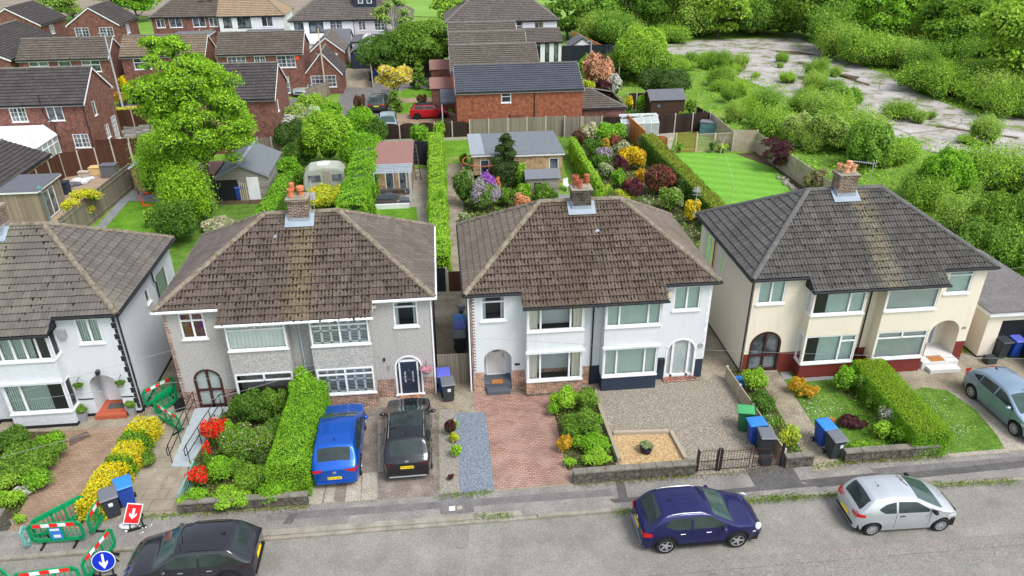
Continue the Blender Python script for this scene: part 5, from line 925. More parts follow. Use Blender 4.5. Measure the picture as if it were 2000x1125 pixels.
arch_glazed(H3, 3.5, 4.93, .1, 2.2, 'white', 'glass_net', rows=(), mull=(.24, .76), lab='white arched glazed door'); mb = MB(); mb.box(3.45, 4.98, -.28, .0, 0, .12); mb.build('step', MAT['brick_front'], H3)
arch_glazed(H4, -5.2, -3.72, .12, 2.28, 'brown', 'glass_dark', rows=(.98,), lab='brown arched double door'); mb = MB(); mb.box(-5.25, -3.68, -.12, .0, 0, .12); mb.build('step', MAT['concrete'], H4)
# navy front door in white arch
mb = MB(); a0, a1, z1 = 3.75, 4.97, 2.16; zs = z1-.58; arch_frame(mb, O1, X1, F1, a0, a1, .12, zs, z1, .08, -.08, .03); mb.box(a0+.18, a0+.25, .0, .06, .12, zs+.3); mb.box(a1-.25, a1-.18, .0, .06, .12, zs+.3); mb.box(a0+.2, a1-.2, .0, .06, zs+.25, zs+.34); mb.box(a0-.04, a1+.04, -.1, .04, .08, .13); fr_ = mb.build('door_frame', MAT['white'], H2)
g = MB(); g.poly([(a0+.03, .07, .12), (a1-.03, .07, .12)]+[(x, .07, z) for x, z in arc(a0+.03, a1-.03, zs, z1-.03)[::-1]]); g.build('pane', MAT['glass_dark'], fr_, fix=False)
mb = MB(); mb.box(a0+.25, a1-.25, .015, .055, .13, zs+.25)
for x in (-.17, .17):
    for z0_, z1_ in ((.22, .42),): mb.box(4.36+x-.12, 4.36+x+.12, .005, .016, z0_, z1_)
dr = mb.build('door', MAT['navy'], H2, bevel=.006); dr['label'] = 'navy front door with chrome handle'
mb = MB()
for sx in (-1, 1):
    for z0_ in (.75, .95, 1.15): mb.box(4.36+sx*.17-.035, 4.36+sx*.17+.035, .0, .012, z0_, z0_+.16)
mb.build('door_glass', MAT['glass_net'], dr); mb = MB(); mb.box(4.1, 4.14, -.02, .01, .9, 1.06); mb.box(4.26, 4.46, -.012, .01, .86, .9); mb.box(4.34, 4.38, -.01, .01, 1.35, 1.42); mb.build('door_handle', MAT['chrome'], dr)
mb = MB(); mb.box(3.85, 4.9, -.42, -.1, 0, .12); mb.build('step', MAT['brick_front2'], H2)
# porch doors (H1 right, H3 left, H4 right)
def porch(H, a0, a1, dep, floor, dm, fm, steps, da, dz=2.0, label=None, glassrows=((1.45, 1.85),)):
    mb = MB(); mb.box(a0+.003, a1-.003, .002, dep-.002, .002, floor); 
    for (x0, x1, y0, y1, z) in steps: mb.box(x0, x1, y0, y1, 0, z)
    mb.build('step', MAT[fm], H, bevel=.01); mb = MB(); x0, x1 = da; y = dep-.003; fr_box(mb, x0-.06, x1+.06, floor, floor+dz+.02, .06, y-.06, y); f = mb.build('door_frame', MAT['white'], H)
    mb = MB(); mb.box(x0, x1, y-.04, y-.004, floor+.06, floor+dz-.04); d = mb.build('door', MAT[dm], H); mb = MB(); w = x1-x0
    for z0, z1 in glassrows:
        for s in (.12, .58): mb.box(x0+w*s, x0+w*(s+.3), y-.052, y-.041, floor+z0, floor+z1)
    mb.build('door_glass', MAT['glass_dark'], d); mb = MB(); mb.box(x0+w*.3, x0+w*.7, y-.055, y-.041, floor+1.25, floor+1.29); mb.ring((x1-.08, y-.08, floor+.95), (x1-.08, y-.08, floor+1.15), .012); mb.build('door_handle', MAT['black_paint'], d)
    if label: d['label'] = label
porch(H3, -4.8, -3.55, .8, .36, 'door_cream', 'step_grey', [(-4.7, -3.65, -.38, 0, .18)], (-4.6, -3.8), 1.82)
porch(H1, 3.6, 4.75, .9, .22, 'white', 'orange_tile', [(3.55, 4.85, -.3, 0, .2)], (3.8, 4.65), 1.85)
porch(H4, 3.5, 4.95, 1.0, .4, 'door_grey', 'stone_white', [(3.15, 4.95, -.55, 0, .38), (3.35, 4.85, -.95, -.55, .2)], (3.6, 4.45), 1.85, glassrows=((1.3, 1.4),))
def loc(H, x, y, z): return (H.location.x+x, 27.75+y, z)
mb = MB(); mb.box(-4.45, -3.95, -.02, .3, .365, .385); m_ = mb.build('door_mat', MAT['teak'], None); m_.location = H3.location; tag(m_, 'brown coir mat on the grey steps of the white house', 'door mat')
mb = MB(); mb.box(3.9, 4.6, .15, .55, .225, .24); m_ = mb.build('door_mat', MAT['asphalt_dark'], None); m_.location = H1.location; tag(m_, 'dark mat on the orange tiled porch floor', 'door mat')
mb = MB(); mb.box(3.6, 4.3, -.5, -.05, .385, .4); m_ = mb.build('door_mat', MAT['teak'], None); m_.location = H4.location; tag(m_, 'brown mat on the white porch steps of the cream house', 'door mat')
# small fittings on the fronts
def fit(H, nm, lab, cat, x, y, z, sx, sy, sz, m, bev=.01): mb = MB(); mb.box(-sx/2, sx/2, -sy/2, sy/2, -sz/2, sz/2); o = mb.build(nm, MAT[m], H, bevel=bev); o.location = (x, y, z); return o
fit(H1, 'extractor_vent', 0, 0, 3.25, -.08, 4.25, .3, .16, .34, 'plastic_grey'); fit(H1, 'wall_lamp', 0, 0, 4.15, -.1, 2.3, .14, .2, .2, 'black_paint'); fit(H2, 'alarm_box', 0, 0, 3.1, -.05, 4.72, .3, .1, .16, 'render_cream'); fit(H3, 'alarm_box', 0, 0, 3.4, -.06, 4.55, .2, .12, .3, 'render_cream'); fit(H2, 'wall_lamp', 0, 0, 3.35, -.06, 2.05, .08, .1, .14, 'black_paint'); fit(H2, 'wall_plaque', 0, 0, 3.5, -.03, 1.6, .1, .03, .2, 'concrete'); fit(H3, 'house_plaque', 0, 0, -3.3, -.02, 1.35, .24, .02, .12, 'navy'); fit(H4, 'wall_plaque', 0, 0, 5.15, -.02, 1.85, .18, .02, .12, 'concrete'); fit(H3, 'post_box', 0, 0, 3.3, -.1, 1.05, .3, .2, .35, 'black_paint')
mb = MB(); mb.lathe([(0, .03), (.12, .03), (.14, 0)], 18, (0, 0, 0), 0, Matrix.Rotation(math.pi/2, 4, 'X')); o = mb.build('house_plaque', MAT['plastic_grey'], H3); o.location = (5.1, -.0, 1.75)
mb = MB(); mb.box(-5.38, -2.95+.0, -.02, .004, .93, .98); o = mb.build('drip_band', MAT['black_paint'], H1); o.location = (8.4, 0, 0)
mb = MB(); mb.box(2.96, 3.59, -.02, .004, .9, .95); mb.box(4.76, 5.3, -.02, .004, .9, .95); mb.build('drip_band', MAT['black_paint'], H1); bpy.data.objects.remove(o)
for H, x0, x1, y in ((H3, -2.95, -.45, -.62),): mb = MB(); mb.box(x0-.002, x1+.002, y-.012, y, .0, .14); mb.build('plinth_course', MAT['brick_chim'], H)
# hanging baskets, pots
def basket(H, x, z, m, fl, label, r=.18):
    p = loc(H, x, -.28, z); t = thing('hanging_basket', label, 'hanging basket', p); mb = MB(); mb.lathe([(.02, -.16), (r*.8, -.1), (r, 0), (0, .01)], 12); mb.build('basket', MAT['rattan'], t, smooth=True); mb = MB(); mb.ring((0, .28, .32), (0, 0, .28), .012); mb.ring((0, 0, .28), (0, 0, 0), .006); mb.build('bracket', MAT['black_paint'], t); b = bush('flowers', None, 0, 0, r*1.3, r*1.3, .26, m, parent=t, flower=fl, famt=.5 if fl else 0, fz=.0, s=.06, seed=5, lumps=6); b.location = (0, 0, -.05)
basket(H1, 3.3, 1.75, 'lf_hedge_dark', None, 'green hanging basket left of the white arched porch', .15); basket(H1, 5.0, 1.75, 'lf_hedge_dark', None, 'green hanging basket right of the white arched porch', .15); basket(H2, 5.15, 1.5, 'fl_hotpink', 'fl_pink', 'hanging basket of pink flowers beside the navy door', .22)
def pot(name, label, x, y, r, h, pm, lm, sq=False, lh=.3, z=0, fl=None):
    t = thing(name, label, 'plant pot', (x, y, z)); mb = MB()
    mb.lathe([(r*.68, 0), (r, h), (r*1.04, h), (r*.9, h), (r*.88, h-.05), (0, h-.05)], 4 if sq else 18, (0, 0, 0), 0, Matrix.Rotation(math.pi/4, 4, 'Z') if sq else None); mb.build('pot', MAT[pm], t, smooth=not sq); b = bush('plant', None, 0, 0, r*1.1, r*1.1, lh, lm, parent=t, s=.06, seed=int(x*10)%97, lumps=5, flower=fl, famt=.3 if fl else 0); b.location = (0, 0, h-.06)
x, y = at(163, 825); pot('plant_pot', 'tapered grey pot left of the orange porch steps', x, y+.1, .24, .5, 'plastic_grey', 'lf_mid', True); x, y = at(259, 813); pot('plant_pot', 'tapered grey pot right of the orange porch steps', x, y+.1, .22, .45, 'plastic_grey', 'lf_mid', True); x, y = at(1263, 889); pot('plant_pot', 'dark glazed round pot on the orange bark bed', x, y+.15, .28, .36, 'pot_dark', 'lf_grey', lh=.22)
# telephone wires crossing in front of the houses
for (a, b, sag), lb_ in zip((((-26, 19, 6.3), (-3.2, 27.6, 2.3), .15), ((-26, 17, 5.6), (-11.4, 27.6, 3.3), .2), ((-3.2, 27.6, 2.6), (-26, 16, 4.2), .3), ((26, 15, 8.2), (1.4, 27.6, 2.9), .3), ((26, 22, 8.6), (13.9, 27.6, 4.3), .2)), ('thin wire rising from the pebbledash house over the white corner', 'thin wire meeting the left corner of the pebbledash house', 'lowest thin wire slanting across the pebbledash front', 'long thin wire crossing the white front of the middle house', 'thin wire reaching the upper window of the cream house')):
    mb = MB(); pts = [Vector(a).lerp(Vector(b), i/16)-Z*sag*4*(i/16)*(1-i/16) for i in range(17)]; mb.tube(pts, .006, 4); tag(mb.build('telephone_wire', MAT['plastic_grey'], None), lb_, 'wire')
for H, x, s, lab in ((r2, -.28, 1, 0),): pass
for H, dx, dz, m_ in ((r2, -1.05, 6.85, 'fluff'), (r3, .55, 6.6, 'fluff')): mb = MB(); mb.poly([(-.09, 0, 0), (.1, 0, .02), (.06, .12, .1), (-.05, .1, .08)]); mb.poly([(-.09, 0, 0), (-.05, .1, .08), (-.12, .08, .0)]); o = mb.build('lead_patch', MAT['lead'], H, fix=False); yy = -.2+(dz-5.1)/.6278; o.location = (dx, yy, dz+.06)
aerial(12.9, 34.9, 5.0, 1.2, 'aerial on the rear left corner of the cream house roof', 1.5); aerial(20.1, 31.7, 7.9, 2.6, 'aerial beside the chimney of the cream house', .9)
mb = MB(); mb.ring((-.7, .3, 7.2), (-.72, .3, 9.0), .016); mb.box(-.85, -.6, .25, .35, 8.1, 8.4); o = tag(mb.build('chimney_mast', MAT['galv'], None), 'thin mast beside the brick chimney of the pebbledash house', 'mast'); o.location = (-5.1, 31.4, 0)
# ---------------- garage at the right ----------------
t = thing('garage', 'cream flat-roofed garage beside the cream semi', 'garage', (25.2, 27.9, 0)); mb = MB(); GW, GD = 3.6, 6.2
panel(mb, O1, X1, F1, 0, GW, 0, 2.35, [(.75, 3.2, .001, 2.0, .15)], split=.08, m=0, ms=1); panel(mb, O1, Vector((0, 1, 0)), -X1, 0, GD, 0, 2.35, split=.08, m=0, ms=1); panel(mb, Vector((GW, 0, 0)), Vector((0, 1, 0)), X1, 0, GD, 0, 2.35); panel(mb, Vector((0, GD, 0)), X1, -F1, 0, GW, 0, 2.35); mb.build('wall', [MAT['render_creamy'], MAT['black_paint']], t)
mb = MB(); mb.box(-.15, GW+.15, -.2, GD+.1, 2.35, 2.58); mb.build('fascia', MAT['white'], t); mb = MB(); mb.box(-.2, GW+.2, -.25, GD+.15, 2.58, 2.63); mb.build('roof', MAT['asphalt_mid'], t); mb = MB(); mb.box(.75, 3.2, .12, .16, 0, 2.0)
for i in range(20): mb.box(.78+i*.12, .8+i*.12, .105, .121, .05, 1.95)
mb.build('garage_door', MAT['black_paint'], t)
fence('side_gate', 'orange wooden side gate between cream house and garage', (24.3, 29.2), (25.15, 29.2), 1.95, 'fence_orange', None, 'board', 1, cat='gate')
x0, y0 = 28.6, 31; fence('fence', 'orange timber fence running behind the garage roof', (25.9, 34.6), (31, 29.5), 1.9, 'fence_orange', None, 'board', 3)
# ---------------- walls, gates and fences in front ----------------
lowwall('garden_wall', 'low dark stone wall in front of the rhododendron garden', (at(352, 1000), at(605, 982)), .42, .2, 'garden_stone', 'coping_stone', seed=2)
lowwall('garden_wall', 'low pale-flecked stone wall in front of the bark bed', (at(1118, 942), at(1356, 924)), .5, .24, 'garden_stone', 'coping_stone', seed=3)
lowwall('garden_wall', 'short stone wall right of the iron gates', (at(1530, 912), at(1585, 907)), .5, .22, 'garden_stone', 'coping_stone', seed=4)
lowwall('garden_wall', 'long low stone wall below the lawn of the cream house', (at(1645, 900), at(1828, 886)), .45, .24, 'garden_stone', 'coping_stone', seed=5)
lowwall('garden_wall', 'stub of stone wall at the left edge', (at(-30, 1035), at(20, 1030)), .7, .3, 'garden_stone', 'coping_stone', seed=6)
for nm, a, b, lab in (('sleeper', (1197, 850), (1309, 847), 'back timber sleeper edging the bark bed'), ('sleeper', (1309, 846), (1338, 900), 'right timber sleeper edging the bark bed'), ('sleeper', (1160, 772), (1209, 905), 'long timber edging between shrubs and gravel')):
    p, q = Vector((*at(*a), 0)), Vector((*at(*b), 0)); d = q-p; mb = MB(); mb.box(0, d.length, -.08, .08, 0, .2 if 'long' not in lab else .26); o = mb.build(nm, MAT['sleeper'], None, bevel=.01); o.location = p; o.rotation_euler = (0, 0, math.atan2(d.y, d.x)); tag(o, lab, 'timber edging')
def iron_gate(p0, p1, label, n, h=1.05, leafs=1):
    p0 = Vector((*p0, 0)); p1 = Vector((*p1, 0)); d = p1-p0; L = d.length; t = thing('iron_gate', label, 'gate', p0, math.atan2(d.y, d.x)); mb = MB()
    for x in (0, L): mb = MB(); mb.box(x-.03, x+.03, -.03, .03, 0, h+.1); mb.build('gate_post', MAT['black_paint'], t)
    for k in range(leafs):
        a = L*k/leafs+.05; b = L*(k+1)/leafs-.05; mb = MB(); mb.box(a, a+.03, -.015, .015, .08, h); mb.box(b-.03, b, -.015, .015, .08, h)
        for z in (.1, .52): mb.box(a, b, -.012, .012, z, z+.025)
        kk = max(4, int((b-a)/.11)); pts = [Vector((a+(b-a)*i/kk, 0, h-.08+.12*math.sin(math.pi*i/kk)*(-1 if leafs > 1 else 1)*.4+.03)) for i in range(kk+1)]; mb.tube(pts, .013, 4)
        for i in range(1, kk): mb.ring((pts[i].x, 0, .1), (pts[i].x, 0, pts[i].z+.06), .0075, n=5); mb.lathe([(0, .09), (.016, .05), (0, .02)], 6, (pts[i].x, 0, pts[i].z))
        mb.build('gate_leaf', MAT['brown'], t)
iron_gate(at(1359, 923), at(1399, 920), 'narrow black iron gate beside the stone wall', 8); iron_gate(at(1404, 920), at(1524, 911), 'wide pair of black iron gates across the gravel drive', 16, leafs=2)
fence('fence', 'low concrete panel fence between gravel drive and shrubs', at(1417, 741), at(1528, 905), .7, 'concrete_panel', 'concrete_post', 'concrete', 4)
fence('side_gate', 'weathered timber gate across the alley between the houses', at(857, 748), at(922, 745), 1.55, 'fence_grey', None, 'board', 1, cat='gate')
fence('fence', 'charcoal boarded panel at the end of the alley', at(850, 577), at(874, 577), 1.7, 'fence_charcoal', 'concrete_post', 'lap', 1, kick=.25); fence('fence', 'brown boarded panel at the end of the alley', at(876, 577), at(906, 576), 1.5, 'fence_brown', 'concrete_post', 'board', 1, kick=.25)
# ramp with handrails
pa, pb, pc, pd = at(383, 805), at(440, 802), at(372, 912), at(334, 912); mb = MB(); mb.faces([(*pa, .22), (*pb, .22), (*pc, .03), (*pd, .03), (*pa, 0), (*pb, 0), (*pc, 0), (*pd, 0)], [(0, 1, 2, 3), (3, 2, 6, 7), (0, 3, 7, 4), (1, 5, 6, 2), (0, 4, 5, 1)]); t = thing('access_ramp', 'grey metal access ramp leading to the brown arched door', 'ramp', (0, 0, 0)); mb.build('deck', MAT['ramp_grey'], t)
for (a, b, ins) in (((386, 806), (337, 905), 0), ((437, 812), (372, 905), 0)):
    A0 = Vector((*at(*a), .22)); B0 = Vector((*at(*b), .05)); mb = MB()
    for z in (.9, .5): mb.tube([A0+Z*z, A0.lerp(B0, .5)+Z*z, B0+Z*(z-.05)], .02, 6)
    for f in (0, .33, .66, 1.): p = A0.lerp(B0, f); mb.ring(p, p+Z*.9, .018)
    d = (B0-A0).normalized()*.18; mb.tube([B0+Z*.85, B0+Z*.8+d, B0+Z*.5+d, B0+Z*.45], .02, 6); mb.build('handrail', MAT['black_paint'], t)
mb = MB(); A0 = Vector((*at(437, 812), .22)); B0 = Vector((*at(470, 800), .1)); mb.tube([A0+Z*.9, B0+Z*.9, B0], .02, 6); mb.build('handrail', MAT['black_paint'], t)
t = thing('railing', 'pale green metal railing along the red azaleas', 'railing', (0, 0, 0)); A0 = Vector((*at(386, 930), 0)); B0 = Vector((*at(356, 996), 0)); mb = MB(); mb.tube([A0+Z*.75, B0+Z*.75], .025, 6); mb.tube([A0+Z*.1, B0+Z*.1], .018, 6)
for i in range(14): p = A0.lerp(B0, i/13); mb.ring(p, p+Z*.75, .012, n=5)
mb.build('rail', MAT['barrier_pale'], t)
# covered bicycle by the arched door
x, y = at(372, 795); t = thing('bicycle', 'dark bicycle parked against the brick by the arched door', 'bicycle', (x, y+.15, 0), .9)
for wx_ in (-.45, .45): mb = MB(); mb.lathe([(.29, -.02), (.33, -.02), (.33, .02), (.29, .02)], 20, (wx_, 0, .33), 0, Matrix.Rotation(math.pi/2, 4, 'X')); [mb.ring((wx_, 0, .33), (wx_+.3*math.cos(a), 0, .33+.3*math.sin(a)), .004, n=3) for a in np.linspace(0, 6.28, 13)]; mb.build('wheel', MAT['rubber'], t)
mb = MB(); mb.tube([(-.45, 0, .33), (-.1, 0, .35), (.3, 0, .8), (-.2, 0, .82), (-.1, 0, .35)], .018); mb.tube([(-.45, 0, .33), (-.22, 0, .8), (-.24, 0, .95)], .016); mb.tube([(.45, 0, .33), (.28, 0, .95)], .018); mb.build('frame', MAT['black_paint'], t); mb = MB(); mb.tube([(.2, -.28, 1.0), (.28, 0, .97), (.2, .28, 1.0)], .014); mb.build('handlebar', MAT['black_paint'], t); mb = MB(); mb.box(-.38, -.12, -.07, .07, .95, 1.0); mb.build('saddle', MAT['black_paint'], t, bevel=.02); mb = MB(); mb.box(.25, .55, -.15, .15, .75, 1.0); mb.build('basket', MAT['plastic_grey'], t)
x, y = at(901, 636); u = dup(t, (x, y, 0), 1.4, 'dark bicycle standing in the alley behind the timber gate')
# ---------------- wheelie bins ----------------
for lab, b, l, px, py, rz, stk in (('blue wheelie bin behind the dark one at the roadworks barriers', 'bin_blue', 'bin_blue_lid', 252, 982, .45, None), ('dark grey wheelie bin with white label next to the roadworks barriers', 'bin_dark', 'bin_dark_lid', 224, 1004, .45, .0),
    ('blue wheelie bin with violet-blue lid against the alley gate', 'bin_blue', 'bin_violet_lid', 868, 762, .05, None), ('black wheelie bin with sticker in front of the alley gate', 'bin_dark', 'bin_dark_lid', 876, 780, .12, .02),
    ('green wheelie bin on the gravel drive', 'bin_green', 'bin_green_lid', 1452, 838, -1.9, None), ('blue wheelie bin on the gravel beside the concrete fence', 'bin_blue', 'bin_blue_lid', 1473, 862, -1.6, None), ('dark wheelie bin on the gravel just behind the iron gates', 'bin_dark', 'bin_dark_lid', 1490, 884, -.1, None),
    ('blue wheelie bin on the path of the cream house', 'bin_blue', 'bin_blue_lid', 1604, 866, .15, None), ('dark wheelie bin with square sticker at the path end', 'bin_dark', 'bin_dark_lid', 1625, 890, .1, .08),
    ('black wheelie bin in front of the garage door', 'bin_dark', 'bin_dark', 1948, 697, .1, None), ('blue wheelie bin in front of the garage door', 'bin_blue', 'bin_violet_lid', 1974, 694, .05, None), ('green wheelie bin at the right edge by the garage', 'bin_green', 'bin_green_lid', 1999, 692, 0, None),
    ('black wheelie bin in the alley behind the timber gate', 'bin_dark', 'bin_dark_lid', 899, 686, 0, None), ('blue wheelie bin in the middle of the alley row', 'bin_blue', 'bin_violet_lid', 899, 668, 0, None), ('pale blue lidded wheelie bin farthest back in the alley row', 'bin_blue', 'bin_blue_lid', 898, 654, 0, None),
    ('black wheelie bin at the corner of the parking court fence', 'bin_dark', 'bin_dark', 726, 158, .2, None), ('blue wheelie bin at the corner of the parking court fence', 'bin_blue', 'bin_blue', 732, 154, .1, None), ('blue wheelie bin nearest the road behind the curved fence', 'bin_blue', 'bin_violet_lid', 646, 172, .9, None), ('blue wheelie bin in the middle of the curved fence row', 'bin_blue', 'bin_blue', 650, 167, .9, None), ('green wheelie bin farthest along the curved fence', 'bin_green', 'bin_green', 653, 161, .9, None), ('blue wheelie bin standing by the green-roofed shed', 'bin_blue', 'bin_violet_lid', 471, 389, .1, None), ('blue wheelie bin left of the shed opening', 'bin_blue', 'bin_blue', 438, 385, .3, None)):
    make_bin(lab, b, l, (*at(px, py), 0), rz, None, stk)
mb = MB(); mb.box(-.22, .22, -.16, .16, 0, .36); o = mb.build('recycling_box', MAT['bin_dark'], None, bevel=.02); o.location = (*at(1493, 906), 0); tag(o, 'small dark recycling box behind the wide iron gates', 'recycling box')
mb = MB(); mb.box(-.25, .25, -.2, .2, 0, .38); o = mb.build('recycling_box', MAT['bin_blue_lid'], None, bevel=.02); o.location = (*at(1441, 752), 0); tag(o, 'blue recycling box beside the low concrete fence', 'recycling box')
mb = MB(); mb.box(-.25, .25, -.2, .2, 0, .35); o = mb.build('recycling_box', MAT['bin_dark'], None, bevel=.02); o.location = (*at(1931, 708), 0); tag(o, 'black recycling box left of the garage bins', 'recycling box')
# ---------------- road works barriers and signs ----------------
def barrier(label, a, b, strip=True, sign=False, m='barrier', feet=True, h=1.0, group='green plastic road works barriers'):
    p0 = Vector((*at(*a), 0)); p1 = Vector((*at(*b), 0)); d = p1-p0; L = d.length; t = thing('barrier', label, 'barrier', p0, math.atan2(d.y, d.x), group); mb = MB(); z0, z1 = .14, h; T = .025
    c = .14; out = [(c, z0), (L-c, z0), (L, z0+c), (L, z1-c), (L-c, z1), (c, z1), (0, z1-c), (0, z0+c)]
    def bar(x0, x1, a_, b_): mb.box(x0, x1, -T, T, a_, b_)
    bar(.0, .1, z0+c, z1-c); bar(L-.1, L, z0+c, z1-c); bar(c, L-c, z0, z0+.14); bar(c, L-c, z1-.2, z1)
    for sx in (0, 1):
        for sz in (0, 1): X_ = lambda v: v if sx == 0 else L-v; Z_ = lambda v: z0+v if sz == 0 else z1-v; mb.faces([(X_(q[0]), s*T, Z_(q[1])) for s in (-1, 1) for q in ((0, c), (c, 0), (c+.06, .15), (.1, c+.08))], [(0, 1, 2, 3), (4, 5, 6, 7), (0, 1, 5, 4), (1, 2, 6, 5), (2, 3, 7, 6), (3, 0, 4, 7)])
    if L > 1.2:
        bar(L*.36, L*.4, z0+.1, z1-.1); bar(L*.6, L*.64, z0+.1, z1-.1)
        for f in (.14, .23, .3, .7, .78, .87): mb.ring((L*f, 0, z0+.1), (L*f, 0, z1-.15), .014, n=5)
        if not sign: [mb.ring((L*f, 0, z0+.1), (L*f, 0, z1-.15), .014, n=5) for f in (.46, .54)]
        mb.ring((.1, 0, (z0+z1)/2-.02), (L*.36, 0, (z0+z1)/2-.02), .012, n=5); mb.ring((L*.64, 0, (z0+z1)/2-.02), (L-.1, 0, (z0+z1)/2-.02), .012, n=5)
    mb.build('barrier_frame', MAT[m], t)
    if strip:
        n = 5; x0, x1 = L*.12, L*.88
        for i in range(n): mb = MB(); mb.box(x0+(x1-x0)*i/n, x0+(x1-x0)*(i+1)/n, -T-.008, T+.008, z1-.17, z1-.02); mb.build('reflective_strip', MAT['white' if i % 2 else 'red_sign'], t)
    if sign:
        mb = MB(); mb.box(L*.39, L*.61, -T-.012, -T, z0+.12, z1-.22); mb.build('notice', MAT['bin_blue_lid'], t, bevel=.01); mb = MB(); mb.box(L*.41, L*.58, -T-.016, -T-.012, z1-.34, z1-.25); mb.box(L*.44, L*.57, -T-.016, -T-.012, z0+.2, z0+.33); mb.build('notice_print', MAT['white'], t)
    if feet:
        for x in (L*.2, L*.8): mb = MB(); mb.box(x-.04, x+.04, -.28, .28, 0, .05); mb.box(x-.03, x+.03, -.03, .03, 0, .16); mb.build('foot', MAT['rubber'], t, bevel=.008)
barrier('green barrier with blue notice facing the road on the pavement', (66, 1066), (172, 1058), sign=True)
barrier('plain green barrier running back along the yellow hedge driveway', (72, 1060), (176, 1004), strip=False)
barrier('green barrier leaning beside the dark wheelie bin', (182, 1052), (222, 988)); barrier('green barrier just behind the round blue sign', (172, 1140), (230, 1068)); barrier('green barrier along the bottom edge in the road', (40, 1163), (166, 1147)); barrier('green barrier cut by the bottom left corner', (-50, 1100), (37, 1165), strip=False); barrier('short pale green barrier end on the pavement', (67, 1062), (53, 1078), strip=False, m='barrier_pale', feet=False)
barrier('green barrier with red and white strip against the white side wall', (286, 800), (346, 768)); barrier('green barrier closing the gap beside the brick quoins', (306, 815), (350, 786), strip=False); barrier('green barrier leaning in front of the yellow plate', (312, 822), (358, 850))
mb = MB(); q = [at(288, 820), at(330, 808), at(322, 842), at(285, 838)]; mb.prism(q, .02, .05); tag(mb.build('trench_cover', MAT['yard_board'], None), 'yellowish board lying over the trench beside the barriers', 'board')
def a_sign(label, px, py, rz, shape):
    t = thing('road_sign', label, 'road sign', (*at(px, py), -.1 if shape == 'round' else 0), rz); mb = MB(); tilt = .28; T_ = Matrix.Rotation(-tilt, 4, 'X')
    for x in (-.22, .22): mb.tube([Vector((x, -.25, 0)), Vector((x*.6, .0, .85))], .03, 4); mb.tube([Vector((x, .38, 0)), Vector((x*.6, .02, .85))], .025, 4)
    mb.box(-.3, .3, -.3, -.22, 0, .06); mb.build('stand', MAT['rubber'], t); M_ = Matrix.Translation((0, -.12, .62))@T_
    if shape == 'round':
        for r, m_, d in ((.37, 'white', 0), (.345, 'sign_blue', -.006)): mb = MB(); mb.lathe([(r, 0), (r, .012), (0, .012)], 32, (0, 0, 0), 0, M_@Matrix.Translation((0, d, 0))@Matrix.Rotation(math.pi/2, 4, 'X')); mb.build('sign_plate', MAT[m_], t)
        ar = [(-.035, .27), (.035, .27), (.035, -.06), (.13, .03), (.13, -.07), (0, -.27), (-.13, -.07), (-.13, .03), (-.035, -.06)]
    else:
        M_ = M_@Matrix.Rotation(.42, 4, 'Y'); mb = MB(); mb.box(-.26, .26, 0, .02, -.38, .38, 0, M_); mb.build('sign_plate', MAT['white'], t); mb = MB(); mb.box(-.23, .23, -.006, 0, -.35, .35, 0, M_); mb.build('sign_face', MAT['red_sign'], t); ar = [(-.04, .2), (.04, .2), (.04, -.04), (.12, .04), (.12, -.06), (0, -.2), (-.12, -.06), (-.12, .04), (-.04, -.04)]
    mb = MB(); d = -.024 if shape == 'round' else -.01; mb.poly([M_@Vector((x, d, z)) for x, z in ar]) if False else None
    for tri in ([0, 1, 2, 8], [2, 3, 4, 5], [8, 2, 5], [8, 5, 6, 7]): mb.poly([M_@Vector((ar[i][0], d, ar[i][1])) for i in tri])
    mb.build('arrow', MAT['white'], t, fix=False)
a_sign('round blue keep-left sign with white arrow on a black stand', 212, 1112, .12, 'round'); a_sign('tilted red sign with white arrow beside the bins', 268, 1024, .35, 'rect')
mb = MB(); blob(mb, (0, 0, .08), (.28, .2, .1), 0, random.Random(3), 10); o = mb.build('sandbag', MAT['sandbag'], None, smooth=True); o.location = (*at(250, 1028), 0); tag(o, 'pale sandbag lying at the foot of the red sign', 'sandbag')
mb = MB(); rr = random.Random(5)
for i in range(14): blob(mb, (rr.uniform(-.5, .6), rr.uniform(-.25, .2), .02), (rr.uniform(.02, .06),)*3, 0, rr, 6)
o = mb.build('rubble', MAT['stone_white'], None); o.location = (*at(262, 1034), 0); tag(o, 'loose white rubble on the pavement by the red sign', 'rubble', kind='stuff')
# ---------------- cars ----------------
suv_top = lambda L, H: [(-L/2, .93), (-L/2+.06, 1.05), (-L/2+.22, 1.12), (-L/2+.62, H-.1), (-L/2+.75, H-.03), (-L/2+1.3, H), (-L/2+2.0, H), (-L/2+2.45, H-.06), (L/2-1.12, 1.12), (L/2-1.0, 1.08), (L/2-.35, .95), (L/2-.08, .78), (L/2, .62)]
def suv(name, label, loc_, rz, L, W, H, **k):
    h = L/2; s = dict(L=L, W=W, top=suv_top(L, H), belt=1.0, wx=(-h+.82, h-.86), wr=.35, zb=.24, tum=.25, ws=(h-1.14, -h+2.42), rw=(-h+.25, -h+.64), clad=True, rails=(-h+.8, h-2.1), plate=None,
        sg=[(-h+.75, -h+1.62, [(-h+.75, 1.18), (-h+1.1, 1.05), (-h+1.62, 1.04)], [(-h+.75, 1.22), (-h+.98, 1.42), (-h+1.62, H-.16)]), (-h+1.7, h-1.35, [(-h+1.7, 1.04), (h-1.35, 1.04)], [(-h+1.7, H-.15), (-h+2.35, H-.17), (h-1.35, 1.07)])], cuts=[-h+1.66, -h+2.72 if L > 4.3 else -h+2.6, -h+.95], handles=[-h+1.35, -h+2.25], mx=h-1.5, tail=(-h, -h+.32, .82, .98, .55), head=(h-.55, h-.03, .68, .84), fin=-h+1.0, sillm=True, glass='car_glass')
    s.update(k); return car(name, label, loc_, rz, s)
def px(x, y, z=0): return (*at(x, y, z), z)
